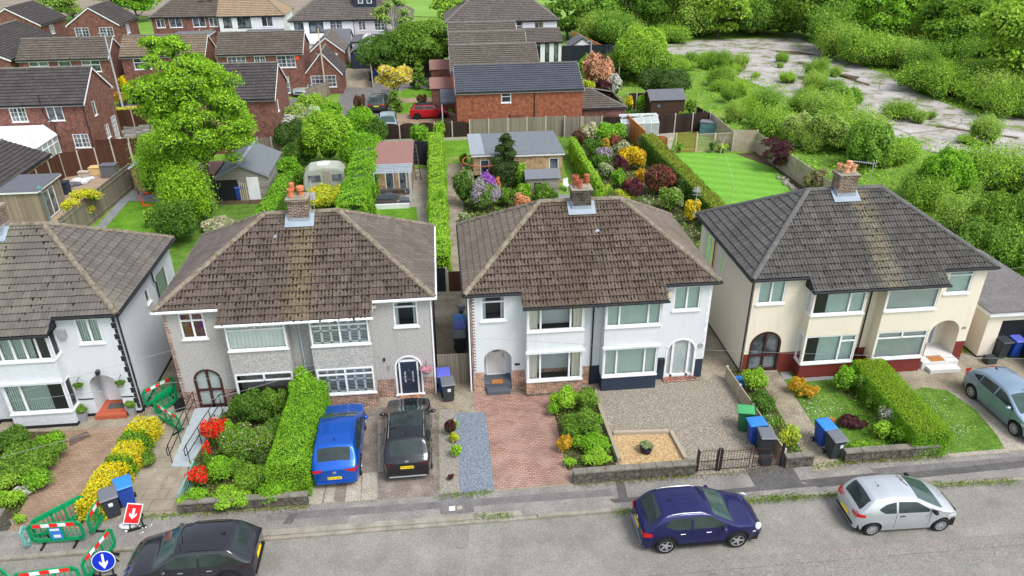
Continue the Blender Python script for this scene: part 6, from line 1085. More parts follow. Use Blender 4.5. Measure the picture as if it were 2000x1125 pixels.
suv('suv', 'bright blue SUV parked nose-in on the concrete drive', (-4.72, 24.25, 0), R(91), 4.45, 1.85, 1.64, paint='paint_blue', plate='ET16 VXF', badge=.82, pz=.52, rw=(-2.225+.27, -2.225+.62), bm='paint_blue', hm='chrome', ribs=[(-1.5, .1, (-.75, -.4, .4, .75))], railm='paint_blue')
suv('suv', 'black SUV parked nose-in beside the bright blue one', (-1.98, 24.35, 0), R(90.5), 4.5, 1.88, 1.66, paint='paint_black', plate='EV72 WWG', badge=1.05, pz=.72, tm='dark_lens', roofp=(-.9, .35, 'car_glass'), ribs=[(-1.4, .35, (-.75, -.35, 0, .35, .75))], bm='plastic_grey', railm='chrome', bump=(.3, .36))
suv('suv', 'graphite SUV parked at the kerb beside the road works', (-8.95, 18.72, -.1), R(180), 4.2, 1.8, 1.58, paint='paint_graphite', plate='KV19 YHN' if False else None, spokes=5, rim='alloy_dark', tm='dark_lens', pz=.62, badge=None, railm='paint_graphite', handles=[-2.1+1.35, -2.1+2.25], hm='plastic_grey', tail=(-2.1, -2.1+.4, .86, .95, .6), glass='car_glass_green')
L = 4.25; h = L/2
suv('crossover_car', 'dark blue compact crossover parked in the middle of the road edge', (8.22, 18.62, -.1), R(0), 4.25, 1.8, 1.6, paint='paint_navy', spokes=5, sw=(.05, .02), top=[(-h, .85), (-h+.06, .98), (-h+.2, 1.08), (-h+.55, 1.46), (-h+.7, 1.55), (-h+1.3, 1.6), (-h+2.0, 1.59), (-h+2.35, 1.52), (h-1.1, 1.12), (h-.95, 1.07), (h-.35, .94), (h-.1, .76), (h, .6)], round=(.8, .7), hround=(h-.22, .82), head=(h-.4, h-.28, .6, .68), tail=(-h+.0, -h+.3, .74, .95, .72), taper=.1, hm='chrome', badge=.95, pz=.66, bm='chrome', bump=(.36, .41), fin=-h+1.1, ribs=[(-h+1.1, -h+2.2, (-.35, .35))], glass='car_glass_green', wx=(-h+.8, -h+3.32))
L = 3.82; h = L/2
car('hatchback_car', 'small silver three-door hatchback parked on the road', (15.62, 18.56, -.1), R(-1.5), dict(L=L, W=1.69, belt=.98, paint='paint_silver', wr=.29, wx=(-h+.62, -h+3.12), zb=.18, tum=.3, crown=.06, round=(.74, .66), top=[(-h, .72), (-h+.08, .92), (-h+.16, 1.0), (-h+.42, 1.36), (-h+.6, 1.47), (-h+1.2, 1.54), (-h+1.9, 1.52), (-h+2.15, 1.46), (h-.72, 1.02), (h-.6, .98), (h-.2, .8), (h-.04, .66), (h, .5)], ws=(h-.72, -h+2.15), rw=(-h+.17, -h+.5), sg=[(-h+.75, -h+1.35, [(-h+.75, 1.12), (-h+.95, 1.0), (-h+1.35, .99)], [(-h+.75, 1.16), (-h+1.0, 1.3), (-h+1.35, 1.36)]), (-h+1.43, -h+2.55, [(-h+1.43, .99), (-h+2.55, .98)], [(-h+1.43, 1.36), (-h+2.1, 1.33), (-h+2.55, 1.08)]), (-h+2.6, -h+2.98, [(-h+2.6, .98), (-h+2.98, .98)], [(-h+2.6, 1.06), (-h+2.98, .985)])], cuts=[-h+1.38, -h+2.62], handles=[-h+1.6], hm='rubber', mx=-h+2.68, mm='rubber', tail=(-h, -h+.3, .78, .95, .62), taper=.15, head=(h-.5, h-.03, .56, .74), spokes=9, sw=(.02, .035), mast=-h+1.0, bm='rubber', bump=(.34, .42), pz=.5, badge=None, glass='car_glass_green', sillm=False))
p0 = Vector(px(1894, 777)); p1 = Vector(px(1976, 849)); d = (p1-p0).normalized(); side_n = Vector((-d.y, d.x, 0)); c = (p0+p1)/2+side_n*.86
hatch = dict(L=4.25, W=1.78, belt=.98, paint='paint_steel', wr=.32, wx=(-1.32, 1.3), zb=.2, tum=.28, crown=.06, round=(.78, .72), top=[(-2.12, .78), (-2.04, .98), (-1.92, 1.05), (-1.62, 1.36), (-1.4, 1.44), (-.8, 1.5), (0, 1.49), (.35, 1.42), (1.25, 1.04), (1.4, .99), (1.85, .82), (2.06, .7), (2.12, .52)], ws=(1.22, .38), rw=(-1.9, -1.6), sg=[(-1.5, -1.1, [(-1.5, 1.12), (-1.1, 1.02)], [(-1.5, 1.16), (-1.1, 1.32)]), (-1.05, -.2, [(-1.05, 1.01), (-.2, 1.0)], [(-1.05, 1.33), (-.2, 1.35)]), (-.12, .95, [(-.12, 1.), (.95, .99)], [(-.12, 1.35), (.3, 1.31), (.95, 1.06)])], cuts=[-.16, .95, -1.08], handles=[-.9, .05], mx=.82, tail=(-2.12, -1.8, .8, 1.0, .6), head=(1.5, 2.08, .6, .78), spokes=10, sw=(.02, .02), fin=-1.3, pz=.5, bm='paint_steel')
car('hatchback_car', 'steel-blue hatchback on the drive at the right edge', (c.x, c.y, 0), math.atan2(d.y, d.x), hatch)
x, y = at(2030, 742); car('parked_car', 'black car mostly cut off by the right edge', (x+1.2, y+1.2, 0), math.atan2(d.y, d.x), {**hatch, 'paint': 'paint_black', 'bm': 'rubber'})
mini = dict(hatch, L=3.84, W=1.73, paint='paint_red', wx=(-1.22, 1.28), top=[(-1.92, .8), (-1.86, 1.0), (-1.75, 1.05), (-1.55, 1.32), (-1.4, 1.38), (-.8, 1.42), (.2, 1.41), (.45, 1.36), (.95, 1.02), (1.1, .98), (1.7, .86), (1.86, .72), (1.92, .52)], ws=(.93, .48), rw=(-1.74, -1.54), round=(.82, .8), sg=[(-1.45, -.5, [(-1.45, 1.0), (-.5, 1.)], [(-1.45, 1.3), (-.5, 1.32)]), (-.44, .75, [(-.44, 1.), (.75, 1.0)], [(-.44, 1.32), (.4, 1.28), (.75, 1.06)])], cuts=[-.47, .75], handles=[-.3], mx=.62, tail=(-1.92, -1.8, .7, .9, .75), head=(1.5, 1.88, .62, .8), spokes=5, rim='alloy_dark', bm='paint_red', fin=-1.2, mm='rubber', roofp=(-1.4, .42, 'rubber'))
x, y = at(839, 233); car('hatchback_car', 'small red hatchback with black roof on the block-paved drive', (x, y+.85, 0), 0, mini)
x, y = at(739, 222); suv('suv', 'dark green-grey SUV parked at the cul-de-sac kerb', (x, y+2.1, 0), R(86), 4.3, 1.9, 1.6, paint='paint_sage', rim='alloy_dark', pz=.72)
x, y = at(757, 262); car('parked_car', 'pale blue car showing over the arched brown fence', (x, y+1.6, 0), R(-88), {**hatch, 'paint': 'paint_lightblue', 'bm': 'paint_lightblue'})
x, y = at(590, 190); car('parked_car', 'silver car facing us in front of the brick annex', (x, y+2., 0), R(-97), {**hatch, 'paint': 'paint_pale', 'bm': 'paint_pale', 'glass': 'car_glass_green'})
x, y = at(277, 204); suv('suv', 'dark car parked beside the yellow shrubs and big tree', (x, y+1.9, 0), R(82), 4.2, 1.8, 1.5, paint='paint_black')
x, y = at(243, 178); car('parked_car', 'silver car half hidden behind the yellow shrubs', (x, y+1.9, 0), R(85), {**hatch, 'paint': 'paint_silver'}); x, y = at(330, 200); car('parked_car', 'white car glimpsed through the branches of the big tree', (x, y+1.9, 0), R(120), {**hatch, 'paint': 'paint_white'})
# ---------------- planting ----------------
def mpp(x, y, z=0): X_, Y_ = at(x, y, z); v = Vector((X_, Y_, z-CAMH)); return v.dot(CF)/1452.5      # metres per pixel there
def S(cx, cy, wpx, h, m, label, cat='bush', name='bush', ar=1., **k):   # bush whose visible middle is at (cx, cy), half width wpx pixels
    x, y = at(cx, cy, h*.5); r = wpx*mpp(cx, cy, h*.5); return bush(name, label, x, y, r, r*ar, h, m, cat, **k)
# front gardens
hedge('hedge', 'big clipped bright green hedge beside the blue SUV', (-6.35, 21.75), (-6.15, 26.9), 1.5, 1.6, 'lf_hedge', rnd_=.28, seed=3, m2='lf_bright', h1=1.75, amp=.03)
S(595, 770, 34, 2.1, 'lf_hedge', 'rounded green bush at the house end of the big hedge', m2='lf_bright')
for i, (a, b, m, lab) in enumerate((((294, 846), (274, 874), 'lf_yellow', 'yellow clipped hedge section nearest the white porch'), ((276, 872), (262, 892), 'lf_hedge', 'green section of the yellow hedge nearest the house'), ((264, 892), (246, 922), 'lf_yellow', 'long yellow section in the middle of the driveway hedge'), ((246, 918), (233, 938), 'lf_hedge', 'green patch in the yellow hedge behind the blue bin'), ((234, 936), (182, 1018), 'lf_yellow', 'lowest yellow section of the driveway hedge by the barriers'))):
    hedge('hedge', lab, at(*b), at(*a), 1.0, .85, m, s=.075, seed=i+5, rnd_=.3, m2='lf_lime' if 'yellow' in m else 'lf_dark')
S(292, 895, 12, .5, 'lf_mid', 'loose green ivy under the yellow hedge', ar=2.)
for i, (cx, cy, w_, h_, m, fl, fa, lab) in enumerate([(60, 900, 62, 1.0, 'lf_mid', None, 0, 'large leafy green shrub in the front bed at the left'), (20, 860, 40, .9, 'lf_hedge_dark', None, 0, 'dark shrub at the left edge under the bay window'), (100, 865, 30, .8, 'lf_hedge', None, 0, 'green shrub at the top corner of the left front bed'), (25, 935, 34, .8, 'lf_scrub', 'fl_yellow_', 0, 'pale green shrub at the left edge of the front bed'), (22, 975, 26, .7, 'lf_bright', None, 0, 'round bright green shrub by the stone wall stub'), (50, 958, 18, .4, 'lf_mid', 'fl_white', .35, 'white flowering low plant beside the tan block driveway'), (38, 1015, 12, .4, 'lf_bright', None, 0, 'small bright weed clump at the foot of the wall stub'),
    (75, 935, 34, .8, 'lf_hedge', None, 0, 'mid green shrub beside the tan driveway, middle of the left bed'), (30, 900, 30, .9, 'lf_scrub2', None, 0, 'leafy shrub under the white bay at the left edge'), (112, 855, 16, .6, 'lf_mid', None, 0, 'small shrub touching the dark block corner'), (455, 855, 24, 1.2, 'lf_hedge', None, 0, 'green shrub behind the upper red azalea'), (540, 850, 26, 1.5, 'lf_hedge_dark', None, 0, 'dark shrub wedged against the big hedge'), (468, 918, 24, .9, 'lf_mid', None, 0, 'low green shrub in the middle of the azalea garden'), (410, 905, 16, .9, 'lf_hedge_dark', None, 0, 'dark green shrub between railing and rhododendron'),
    (490, 800, 42, 1.6, 'lf_hedge_dark', None, 0, 'leafy shrub under the lower bay window of the pebbledash house'), (535, 790, 30, 1.4, 'lf_mid', None, 0, 'dark shrub between the window and the big hedge'), (425, 845, 28, 1.5, 'lf_mid', 'fl_red', .85, 'red azalea in full bloom beside the metal ramp'), (404, 885, 10, 1.0, 'lf_mid', 'fl_red', .6, 'small red azalea halfway down the metal ramp'), (480, 875, 48, 1.7, 'lf_mid', 'fl_pink', .16, 'large rhododendron with pale pink flowers'), (520, 905, 30, 1.2, 'lf_dark', None, 0, 'dark shrub behind the yellow-green one'), (432, 920, 34, 1.0, 'lf_hedge', None, 0, 'mid green shrub between the two red azaleas'), (388, 930, 25, .9, 'lf_mid', 'fl_red', 1., 'red azalea mound beside the pale green railing'), (498, 935, 42, 1.1, 'lf_olive', None, 0, 'yellow-green spreading shrub in front of the rhododendron'), (385, 970, 28, .8, 'lf_hedge', None, 0, 'green shrub at the lower corner by the railing'), (450, 968, 46, .7, 'lf_bright', None, 0, 'bright ground-cover shrub spilling over the low wall'), (530, 962, 38, .75, 'lf_hedge', None, 0, 'ivy mound on the low wall next to the big hedge'), (357, 985, 12, .6, 'lf_bright', None, 0, 'ivy tuft at the left end of the low wall'),
    (880, 835, 11, .9, 'lf_purple', None, 0, 'dark twiggy shrub beside the slate gravel'), (883, 832, 13, .5, 'lf_bright', None, 0, 'bright green dwarf bush farthest up the slate gravel'), (887, 855, 12, .5, 'lf_lime', None, 0, 'bright green dwarf bush in the middle of the strip'), (889, 882, 13, .6, 'lf_bright', None, 0, 'bright green dwarf bush lowest beside the slate gravel'), (880, 932, 7, .3, 'lf_purple', None, 0, 'small dark dead plant at the pavement end of the strip'),
    (1105, 782, 30, 1.1, 'lf_bright', None, 0, 'round bright green bush beside the white house bay'), (1150, 782, 26, 1.1, 'lf_olive', None, 0, 'olive green bush against the party wall plinth'), (1140, 832, 42, 1.3, 'lf_mid', None, 0, 'large dark green bush beside the red driveway'), (1160, 868, 36, .8, 'lf_hedge', None, 0, 'spreading green bush by the timber edging'), (1102, 868, 19, .8, 'lf_gold', None, 0, 'golden yellow bush beside the red block driveway'), (1165, 893, 34, .5, 'lf_bright', None, 0, 'spiky bright grass clump behind the stone wall'), (1112, 905, 14, .4, 'lf_bright', None, 0, 'small green plant at the left end of the stone wall'), (1082, 800, 14, .7, 'lf_hedge', None, 0, 'low green plant at the top left of the shrub bed'),
    (1474, 745, 26, 1.2, 'lf_bright', None, 0, 'rounded bright green bush by the brown arched door of the cream house'), (1490, 790, 30, 1.1, 'lf_hedge_dark', None, 0, 'dark leafy bush along the concrete fence'), (1500, 826, 24, .8, 'lf_mid', 'fl_white', .15, 'low bush with tiny white flowers along the path'), (1540, 855, 26, 1.0, 'fl_green_lime', 'lf_lime', .4, 'yellow-lime bush overhanging the short stone wall'), (1555, 752, 17, .9, 'lf_gold', None, 0, 'golden maple shrub under the cream house bay'), (1580, 766, 20, .6, 'lf_gold', None, 0, 'low golden branch spreading over the lawn'), (1650, 742, 26, 1.3, 'lf_hedge', None, 0, 'green shrub in the corner by the cream house'), (1690, 745, 32, 1.1, 'lf_mid', None, 0, 'dense shrub leaning on the clipped hedge top end'), (1712, 780, 22, 1., 'lf_olive', None, 0, 'yellowish shrub at the side of the clipped hedge'), (1740, 815, 26, .9, 'lf_grey', 'fl_white', .15, 'variegated shrub at the side of the clipped hedge'), (1722, 842, 20, .8, 'lf_bright', None, 0, 'bright shrub near the white daisies'), (1760, 850, 26, .8, 'lf_hedge', None, 0, 'green shrub at the front end of the clipped hedge'), (1660, 823, 30, .4, 'lf_purple', None, 0, 'low dark purple maple on the front lawn'), (1622, 823, 10, .4, 'fl_orange', None, 0, 'small orange-leaved plant beside the purple maple'), (1690, 880, 34, .3, 'lf_bright', None, 0, 'low greenery along the front stone wall')]):
    S(cx, cy, w_, h_, m, lab, flower=fl if fl in MAT else None, famt=fa, fz=.45 if fl == 'fl_red' else .35, spiky='spiky' in lab, ar=.8)
hedge('hedge', 'long clipped flat-topped hedge between the cream house lawns', (18.72, 21.4), (18.8, 26.7), 1.5, 1.15, 'lf_hedge', top='lf_top', seed=9, rnd_=.06, amp=.012, s=.055)
def cover(name, lab, polys, dens, mats, s, h, z=0.):
    rg = np.random.default_rng(int(dens*100)+len(lab)); Q = []
    for poly in polys:
        W_ = [at(*q) for q in poly]; xs = [q[0] for q in W_]; ys = [q[1] for q in W_]; n = int(dens*(max(xs)-min(xs))*(max(ys)-min(ys))); X_ = rg.uniform(min(xs), max(xs), n); Y_ = rg.uniform(min(ys), max(ys), n); c = np.zeros(n, bool)
        for (x0, y0), (x1, y1) in zip(W_, W_[1:]+W_[:1]): c ^= ((y0 > Y_) != (y1 > Y_)) & (X_ < (x1-x0)*(Y_-y0)/((y1-y0) or 1e-9)+x0)
        X_, Y_ = X_[c], Y_[c]; Q.append(np.stack([X_, Y_, z+h*(1+np.sin(X_*2.3)*np.cos(Y_*1.9))*rg.random(len(X_))], 1))
    P = np.concatenate(Q); Nn = rg.normal(size=P.shape)*.7; Nn[:, 2] += .8; tag(quads(name, P, Nn, s*rg.uniform(.6, 1.4, len(P)), (rg.random(len(P))*len(mats)).astype(int), [MAT[m] for m in mats], seed=5), lab, 'ground cover', kind='stuff')
cover('ground_cover', 'leafy ground cover filling the front beds', [[(400, 800), (545, 795), (540, 960), (590, 985), (352, 1000), (372, 910)], [(-60, 850), (118, 846), (126, 872), (38, 1005), (-60, 1020)], [(1076, 770), (1160, 765), (1205, 908), (1108, 914)], [(1430, 728), (1470, 724), (1580, 900), (1532, 910)], [(1640, 740), (1740, 730), (1850, 880), (1700, 895)]], 230, ['lf_mid', 'lf_hedge', 'lf_hedge_dark'], .085, .16)
# grass tufts and daisies
def tufts(name, lab, segs, n, m, s=.1, spread=.12, kind='stuff', cat='grass', h=.06):
    rg = np.random.default_rng(len(segs)*7+n); P = []
    for a, b in segs:
        A0 = np.array([*at(*a)]); B0 = np.array([*at(*b)]); k = max(6, int(n*np.linalg.norm(B0-A0))); f = rg.random(k); w_ = (np.sin(f*23)+np.sin(f*61+1)+1.2) > 0; f = f[w_]; q = A0+(B0-A0)*f[:, None]+rg.normal(size=(len(f), 2))*spread; P.append(np.concatenate([q, rg.uniform(.0, h, (len(f), 1))], 1))
    P = np.concatenate(P); Nn = rg.normal(size=P.shape); Nn[:, 2] = abs(Nn[:, 2])*.7; o = quads(name, P, Nn, s*rg.uniform(.5, 1.3, len(P)), np.zeros(len(P), int), [MAT[m]], aspect=.45); tag(o, lab, cat, kind=kind)
tufts('weeds', 'ragged weeds along the kerb and garden walls', [((1440, 982), (1640, 966)), ((1440, 978), (1560, 968)), ((1200, 1000), (1440, 984)), ((1120, 944), (1355, 928)), ((1640, 905), (1850, 892)), ((1590, 912), (1640, 905)), ((350, 1004), (610, 988)), ((270, 1012), (350, 1006)), ((930, 1010), (1000, 1006)), ((860, 970), (960, 962)), ((1810, 948), (1990, 940))], 170, 'grass_blade', .085, .09)
tufts('weeds', 'thin brown weeds at the wall foot', [((1130, 946), (1370, 930)), ((600, 992), (380, 1006)), ((1650, 902), (1830, 892)), ((1360, 930), (1530, 918))], 130, 'lf_dry', .07, .12)
tufts('weeds', 'green weeds in the joints of the left path', [((280, 905), (228, 1005)), ((318, 850), (283, 905)), ((300, 985), (330, 925)), ((852, 812), (860, 965)), ((845, 560), (850, 740))], 50, 'grass_blade', .06, .05)
rg = np.random.default_rng(4); P = np.array([(*at(*q), .02) for q in [(1600+rg.normal()*22, 800+rg.normal()*18) for _ in range(160)]+[(1570+rg.normal()*10, 812+rg.normal()*20) for _ in range(60)]+[(1708+rg.normal()*6, 818+rg.normal()*5) for _ in range(40)]+[(1868+rg.normal()*16, 842+rg.normal()*7) for _ in range(70)]+[(1830+rg.normal()*22, 790+rg.normal()*14) for _ in range(50)]+[(1580+rg.normal()*30, 870+rg.normal()*20) for _ in range(40)]]); Nn = np.tile([0, -.3, 1.], (len(P), 1)); tag(quads('daisies', P, Nn, rg.uniform(.02, .05, len(P)), np.zeros(len(P), int), [MAT['fl_white']], aspect=1.), 'white daisies scattered over the front lawns', 'flowers', kind='stuff')
# ---------------- back garden surfaces ----------------
sheet('lawn', [(200, 446), (252, 392), (340, 394), (520, 398), (500, 420), (430, 600), (330, 640), (180, 470)], 'lawn_dull', .004); sheet('lawn', [(205, 445), (253, 394), (330, 396), (300, 470), (150, 470)], 'lawn', .012)
sheet('patio', [(120, 455), (240, 330), (262, 300), (200, 300), (60, 340), (-60, 420), (60, 470)], 'slab_buff', .002); sheet('path', [(255, 366), (330, 360), (336, 396), (252, 392), (204, 447), (186, 446)], 'slab_grey', .016); sheet('patio', [(430, 372), (540, 372), (530, 398), (425, 400)], 'soil', .008)
sheet('patio', [(700, 400), (722, 330), (835, 330), (846, 520), (812, 520), (810, 405)], 'concrete_pale', .002); sheet('lawn', [(712, 404), (813, 404), (818, 450), (812, 500), (700, 500)], 'lawn', .008)
sheet('path', [(874, 320), (905, 320), (905, 372), (912, 590), (880, 590), (870, 400)], 'concrete_old', .004); sheet('lawn', [(865, 262), (930, 262), (920, 305), (868, 305)], 'lawn', .006); sheet('path', [(900, 395), (900, 470), (1150, 470), (1150, 395)], 'soil', .002); sheet('lawn', [(895, 430), (1000, 420), (1060, 500), (905, 500)], 'lawn_dull', .008)
sheet('patio', [(1040, 380), (1120, 380), (1135, 440), (1040, 440)], 'slab_grey', .012); sheet('lawn', [(1090, 262), (1120, 262), (1160, 340), (1170, 400), (1120, 380), (1100, 320)], 'lawn_dull', .006); sheet('flower_bed', [(1120, 262), (1270, 262), (1400, 440), (1420, 520), (1180, 480), (1160, 330)], 'soil', .001)
sheet('lawn', [(1305, 297), (1490, 301), (1530, 325), (1575, 368), (1560, 420), (1400, 420)], 'lawn_striped', .004); sheet('flower_bed', [(1435, 300), (1500, 296), (1545, 320), (1600, 380), (1560, 372), (1512, 328)], 'soil', .008); sheet('path', [(1282, 258), (1320, 258), (1308, 300), (1290, 298)], 'concrete_pale', .008); sheet('lawn', [(1320, 255), (1430, 255), (1440, 285), (1310, 290)], 'lawn_dull', .004); sheet('lawn', [(1190, 205), (1350, 200), (1400, 235), (1200, 240)], 'lawn_dull', .004); sheet('lawn', [(1390, 440), (1420, 380), (1440, 470), (1400, 520)], 'lawn', .003)
cover('ground_cover', 'mixed low planting in the back garden beds', [[(1125, 266), (1262, 264), (1395, 440), (1410, 510), (1190, 470), (1165, 335)], [(905, 398), (1040, 396), (1040, 460), (905, 440)]], 60, ['lf_mid', 'lf_hedge', 'lf_grey'], .14, .2)
# estate surfaces
sheet('cul_de_sac', [(590, 260), (620, 215), (660, 205), (672, 150), (735, 145), (880, 140), (885, 175), (765, 178), (742, 280)], 'asphalt_mid', .002); sheet('alley', [(650, 170), (660, 135), (740, 130), (722, 148), (728, 172)], 'concrete_old', .006)
sheet('pavement', [(745, 175), (763, 175), (765, 280), (735, 280)], 'asphalt_dark', .008); sheet('driveway', [(764, 222), (890, 218), (892, 262), (766, 262)], 'block_tan', .008); sheet('path', [(766, 192), (885, 185), (888, 200), (768, 205)], 'slab_buff', .008)
sheet('lawn', [(778, 203), (800, 200), (888, 200), (890, 216), (780, 222)], 'lawn', .012); sheet('lawn', [(780, 182), (795, 172), (855, 174), (868, 184), (840, 190), (790, 192)], 'lawn', .012)
sheet('drive', [(225, 222), (330, 218), (340, 170), (240, 175)], 'asphalt_mid', .004); sheet('patio', [(210, 278), (250, 262), (330, 262), (320, 282), (215, 296)], 'slab_buff', .004); sheet('lawn', [(240, 275), (262, 262), (325, 260), (318, 277)], 'lawn', .01); sheet('drive', [(560, 195), (640, 175), (610, 240), (540, 240)], 'asphalt_mid', .003)
sheet('farmland', [(-900, 35), (760, 30), (900, -120), (-600, -120)], 'farm_soil', .05); sheet('field', [(700, 28), (1200, 45), (1500, 20), (1500, -90), (760, -90)], 'farm_green', .08)
# ---------------- back garden things ----------------
def fbuild(name, label, x0, x1, y0, y1, h, wallm, roofm, fasm='white', cat='shed', ov=.15, back=0., cuts=(), th=.14):
    """small flat or slightly sloping roofed building"""
    cx, cy = (x0+x1)/2, (y0+y1)/2; t = thing(name, label, cat, (cx, cy, 0)); a, b = (x1-x0)/2, (y1-y0)/2; mb = MB()
    for o, u, n, ln, k in ((Vector((-a, -b, 0)), X1, F1, 2*a, 'F'), (Vector((-a, b, 0)), X1, -F1, 2*a, 'B'), (Vector((a, -b, 0)), -F1, X1, 2*b, 'R'), (Vector((-a, -b, 0)), -F1, -X1, 2*b, 'L')):
        panel(mb, o, u, n, 0, ln, 0, h-.02, [q[1:5] for q in cuts if q[0] == k])
        for q in cuts:
            if q[0] == k: win(t, o, u, n, *q[1:5], **{'glass': 'glass_dark', 'simple': True, 'sill': 0, **q[5]})
    mb.build('wall', MAT[wallm], t); dz = back; mb = MB(); A0, B0 = a+ov, b+ov
    mb.faces([(-A0, -B0, h), (A0, -B0, h), (A0, B0, h+dz), (-A0, B0, h+dz), (-A0, -B0, h+th), (A0, -B0, h+th), (A0, B0, h+th+dz), (-A0, B0, h+th+dz)], [(0, 1, 5, 4), (1, 2, 6, 5), (2, 3, 7, 6), (3, 0, 4, 7), (0, 3, 2, 1)]); mb.build('fascia', MAT[fasm], t)
    mb = MB(); mb.faces([(-A0-.02, -B0-.02, h+th), (A0+.02, -B0-.02, h+th), (A0+.02, B0+.02, h+th+dz), (-A0-.02, B0+.02, h+th+dz), (-A0-.02, -B0-.02, h+th+.03), (A0+.02, -B0-.02, h+th+.03), (A0+.02, B0+.02, h+th+.03+dz), (-A0-.02, B0+.02, h+th+.03+dz)], [(0, 1, 5, 4), (1, 2, 6, 5), (2, 3, 7, 6), (3, 0, 4, 7), (4, 5, 6, 7)]); mb.build('roof', MAT[roofm], t); return t
def gshed(name, label, x0, x1, y0, y1, ze, zr, axis, wallm, roofm, trim='white', cat='shed', cuts=(), ov=.12):
    cx, cy = (x0+x1)/2, (y0+y1)/2; t = thing(name, label, cat, (cx, cy, 0)); a, b = (x1-x0)/2, (y1-y0)/2; mb = MB()
    for o, u, n, ln, k in ((Vector((-a, -b, 0)), X1, F1, 2*a, 'F'), (Vector((-a, b, 0)), X1, -F1, 2*a, 'B'), (Vector((a, -b, 0)), -F1, X1, 2*b, 'R'), (Vector((-a, -b, 0)), -F1, -X1, 2*b, 'L')):
        panel(mb, o, u, n, 0, ln, 0, ze, [q[1:5] for q in cuts if q[0] == k])
        if (axis == 'y') == (k in 'FB'): mb.poly([o+Z*ze, o+u*ln+Z*ze, o+u*(ln/2)+Z*zr])
        for q in cuts:
            if q[0] == k: win(t, o, u, n, *q[1:5], **{'glass': 'glass_dark', 'simple': True, 'sill': 0, **q[5]})
    mb.build('wall', MAT[wallm], t); E_, e_ = (X1, -F1) if axis == 'x' else (-F1, X1); L_, W_ = (a, b) if axis == 'x' else (b, a); k = (zr-ze)/W_; mb = MB(); tr = MB()
    for s in (-1, 1):
        q0 = e_*(s*(W_+ov))+Z*(ze-k*ov+.03); q1 = Z*(zr+.03); f = [E_*(-L_-ov)+q0, E_*(L_+ov)+q0, E_*(L_+ov)+q1, E_*(-L_-ov)+q1]; mb.faces(f+[p+Z*.04 for p in f], [(0, 1, 2, 3), (4, 7, 6, 5), (0, 4, 5, 1), (1, 5, 6, 2), (3, 2, 6, 7), (0, 3, 7, 4)])
        for g in (-1, 1): p = E_*(g*(L_+ov)); tr.faces([p+q0, p+q1, p+q1-Z*.12, p+q0-Z*.12, p+q0+E_*g*.025, p+q1+E_*g*.025, p+q1-Z*.12+E_*g*.025, p+q0-Z*.12+E_*g*.025], [(0, 1, 2, 3), (4, 7, 6, 5), (0, 4, 5, 1), (3, 2, 6, 7), (0, 3, 7, 4), (1, 2, 6, 5)])
    mb.build('roof', MAT[roofm], t); tr.build('trim', MAT[trim], t); return t
def slabdoor(t, x, y, w, h, m, z=0, nm='door'): mb = MB(); mb.box(x-w/2, x+w/2, y-.04, y, z, z+h); mb.build(nm, MAT[m], t, bevel=.01)
# left garden
x1, y0 = at(75, 372, 2.4); x2, y1 = at(113, 340, 2.4); fbuild('garden_room', 'flat-roofed timber garden room with white french doors', x1-4.2, x2, y0, y1, 2.25, 'shed_wood', 'felt', 'white', 'garden room', cuts=[('R', .7, 2.3, .05, 2.0, dict(cols=(.5,)))])
xe, yb = at(95, 300, 2.4); _, yf = at(0, 365, 2.4); ghouse('garage', 'long tiled garage behind the timber garden room', xe-6.2, xe, yf-1, yb, 2.4, 3.6, 'y', 'brick_buff', 'tile_l1', trim='black_paint', cat='garage', ov=.12)
fence('fence', 'long weathered grey board fence beside the left lawn', at(264, 366), at(130, 482), 1.95, 'fence_grey', None, 'board', 6)
fence('fence', 'brown panel fence behind the rubble patio', at(128, 346), at(262, 326), 2.0, 'fence_brown', 'concrete_post', 'board', 4); fence('fence', 'brown panel fence with concrete posts left of the patio', at(60, 400), at(128, 346), 2.0, 'fence_brown', 'concrete_post', 'board', 3)
fence('fence', 'long brown fence below the white conservatory', at(40, 312), at(330, 300), 1.5, 'fence_brown', 'concrete_post', 'board', 8); fence('fence', 'brown fence with concrete posts under the yellow hedge', at(232, 254), at(330, 250), 1.9, 'fence_brown', 'concrete_post', 'lap', 3)
fence('trellis', 'square wooden trellis beside the yellow shrub', at(127, 428), at(165, 424), 1.7, 'fence_grey', None, 'trellis', 1); hedge('hedge', 'bright yellow-green hedge above the brown fence', at(236, 243), at(330, 239), .7, 1.6, 'fl_green_lime', seed=12, top='lf_yellow')
x, y = at(97, 432); t = thing('garden_lamp', 'green victorian style lantern post in the left garden', 'lamp post', (x, y, 0)); mb = MB(); mb.ring((0, 0, 0), (0, 0, 2.1), .04, .03); mb.lathe([(.09, 0), (.06, .25), (.04, .3)], 10); mb.build('post', MAT['lamp_green'], t); mb = MB(); mb.lathe([(.1, 2.1), (.2, 2.45)], 6); mb.build('lantern', MAT['glass_net'], t); mb = MB(); mb.lathe([(.23, 2.45), (.05, 2.62), (0, 2.7)], 6); mb.build('cap', MAT['lamp_green'], t)
tree('shrub_tree', 'thin-stemmed lime-yellow shrub beside the grey board fence', *at(172, 440), 2.6, 1.2, 'lf_lime', .05, cat='shrub', base=.3, k=9, csize=(.3, .42), s=.12, flower='lf_yellow', famt=.5); S(20, 385, 22, 1.4, 'lf_olive', 'climber with yellow tips on the garden room wall')
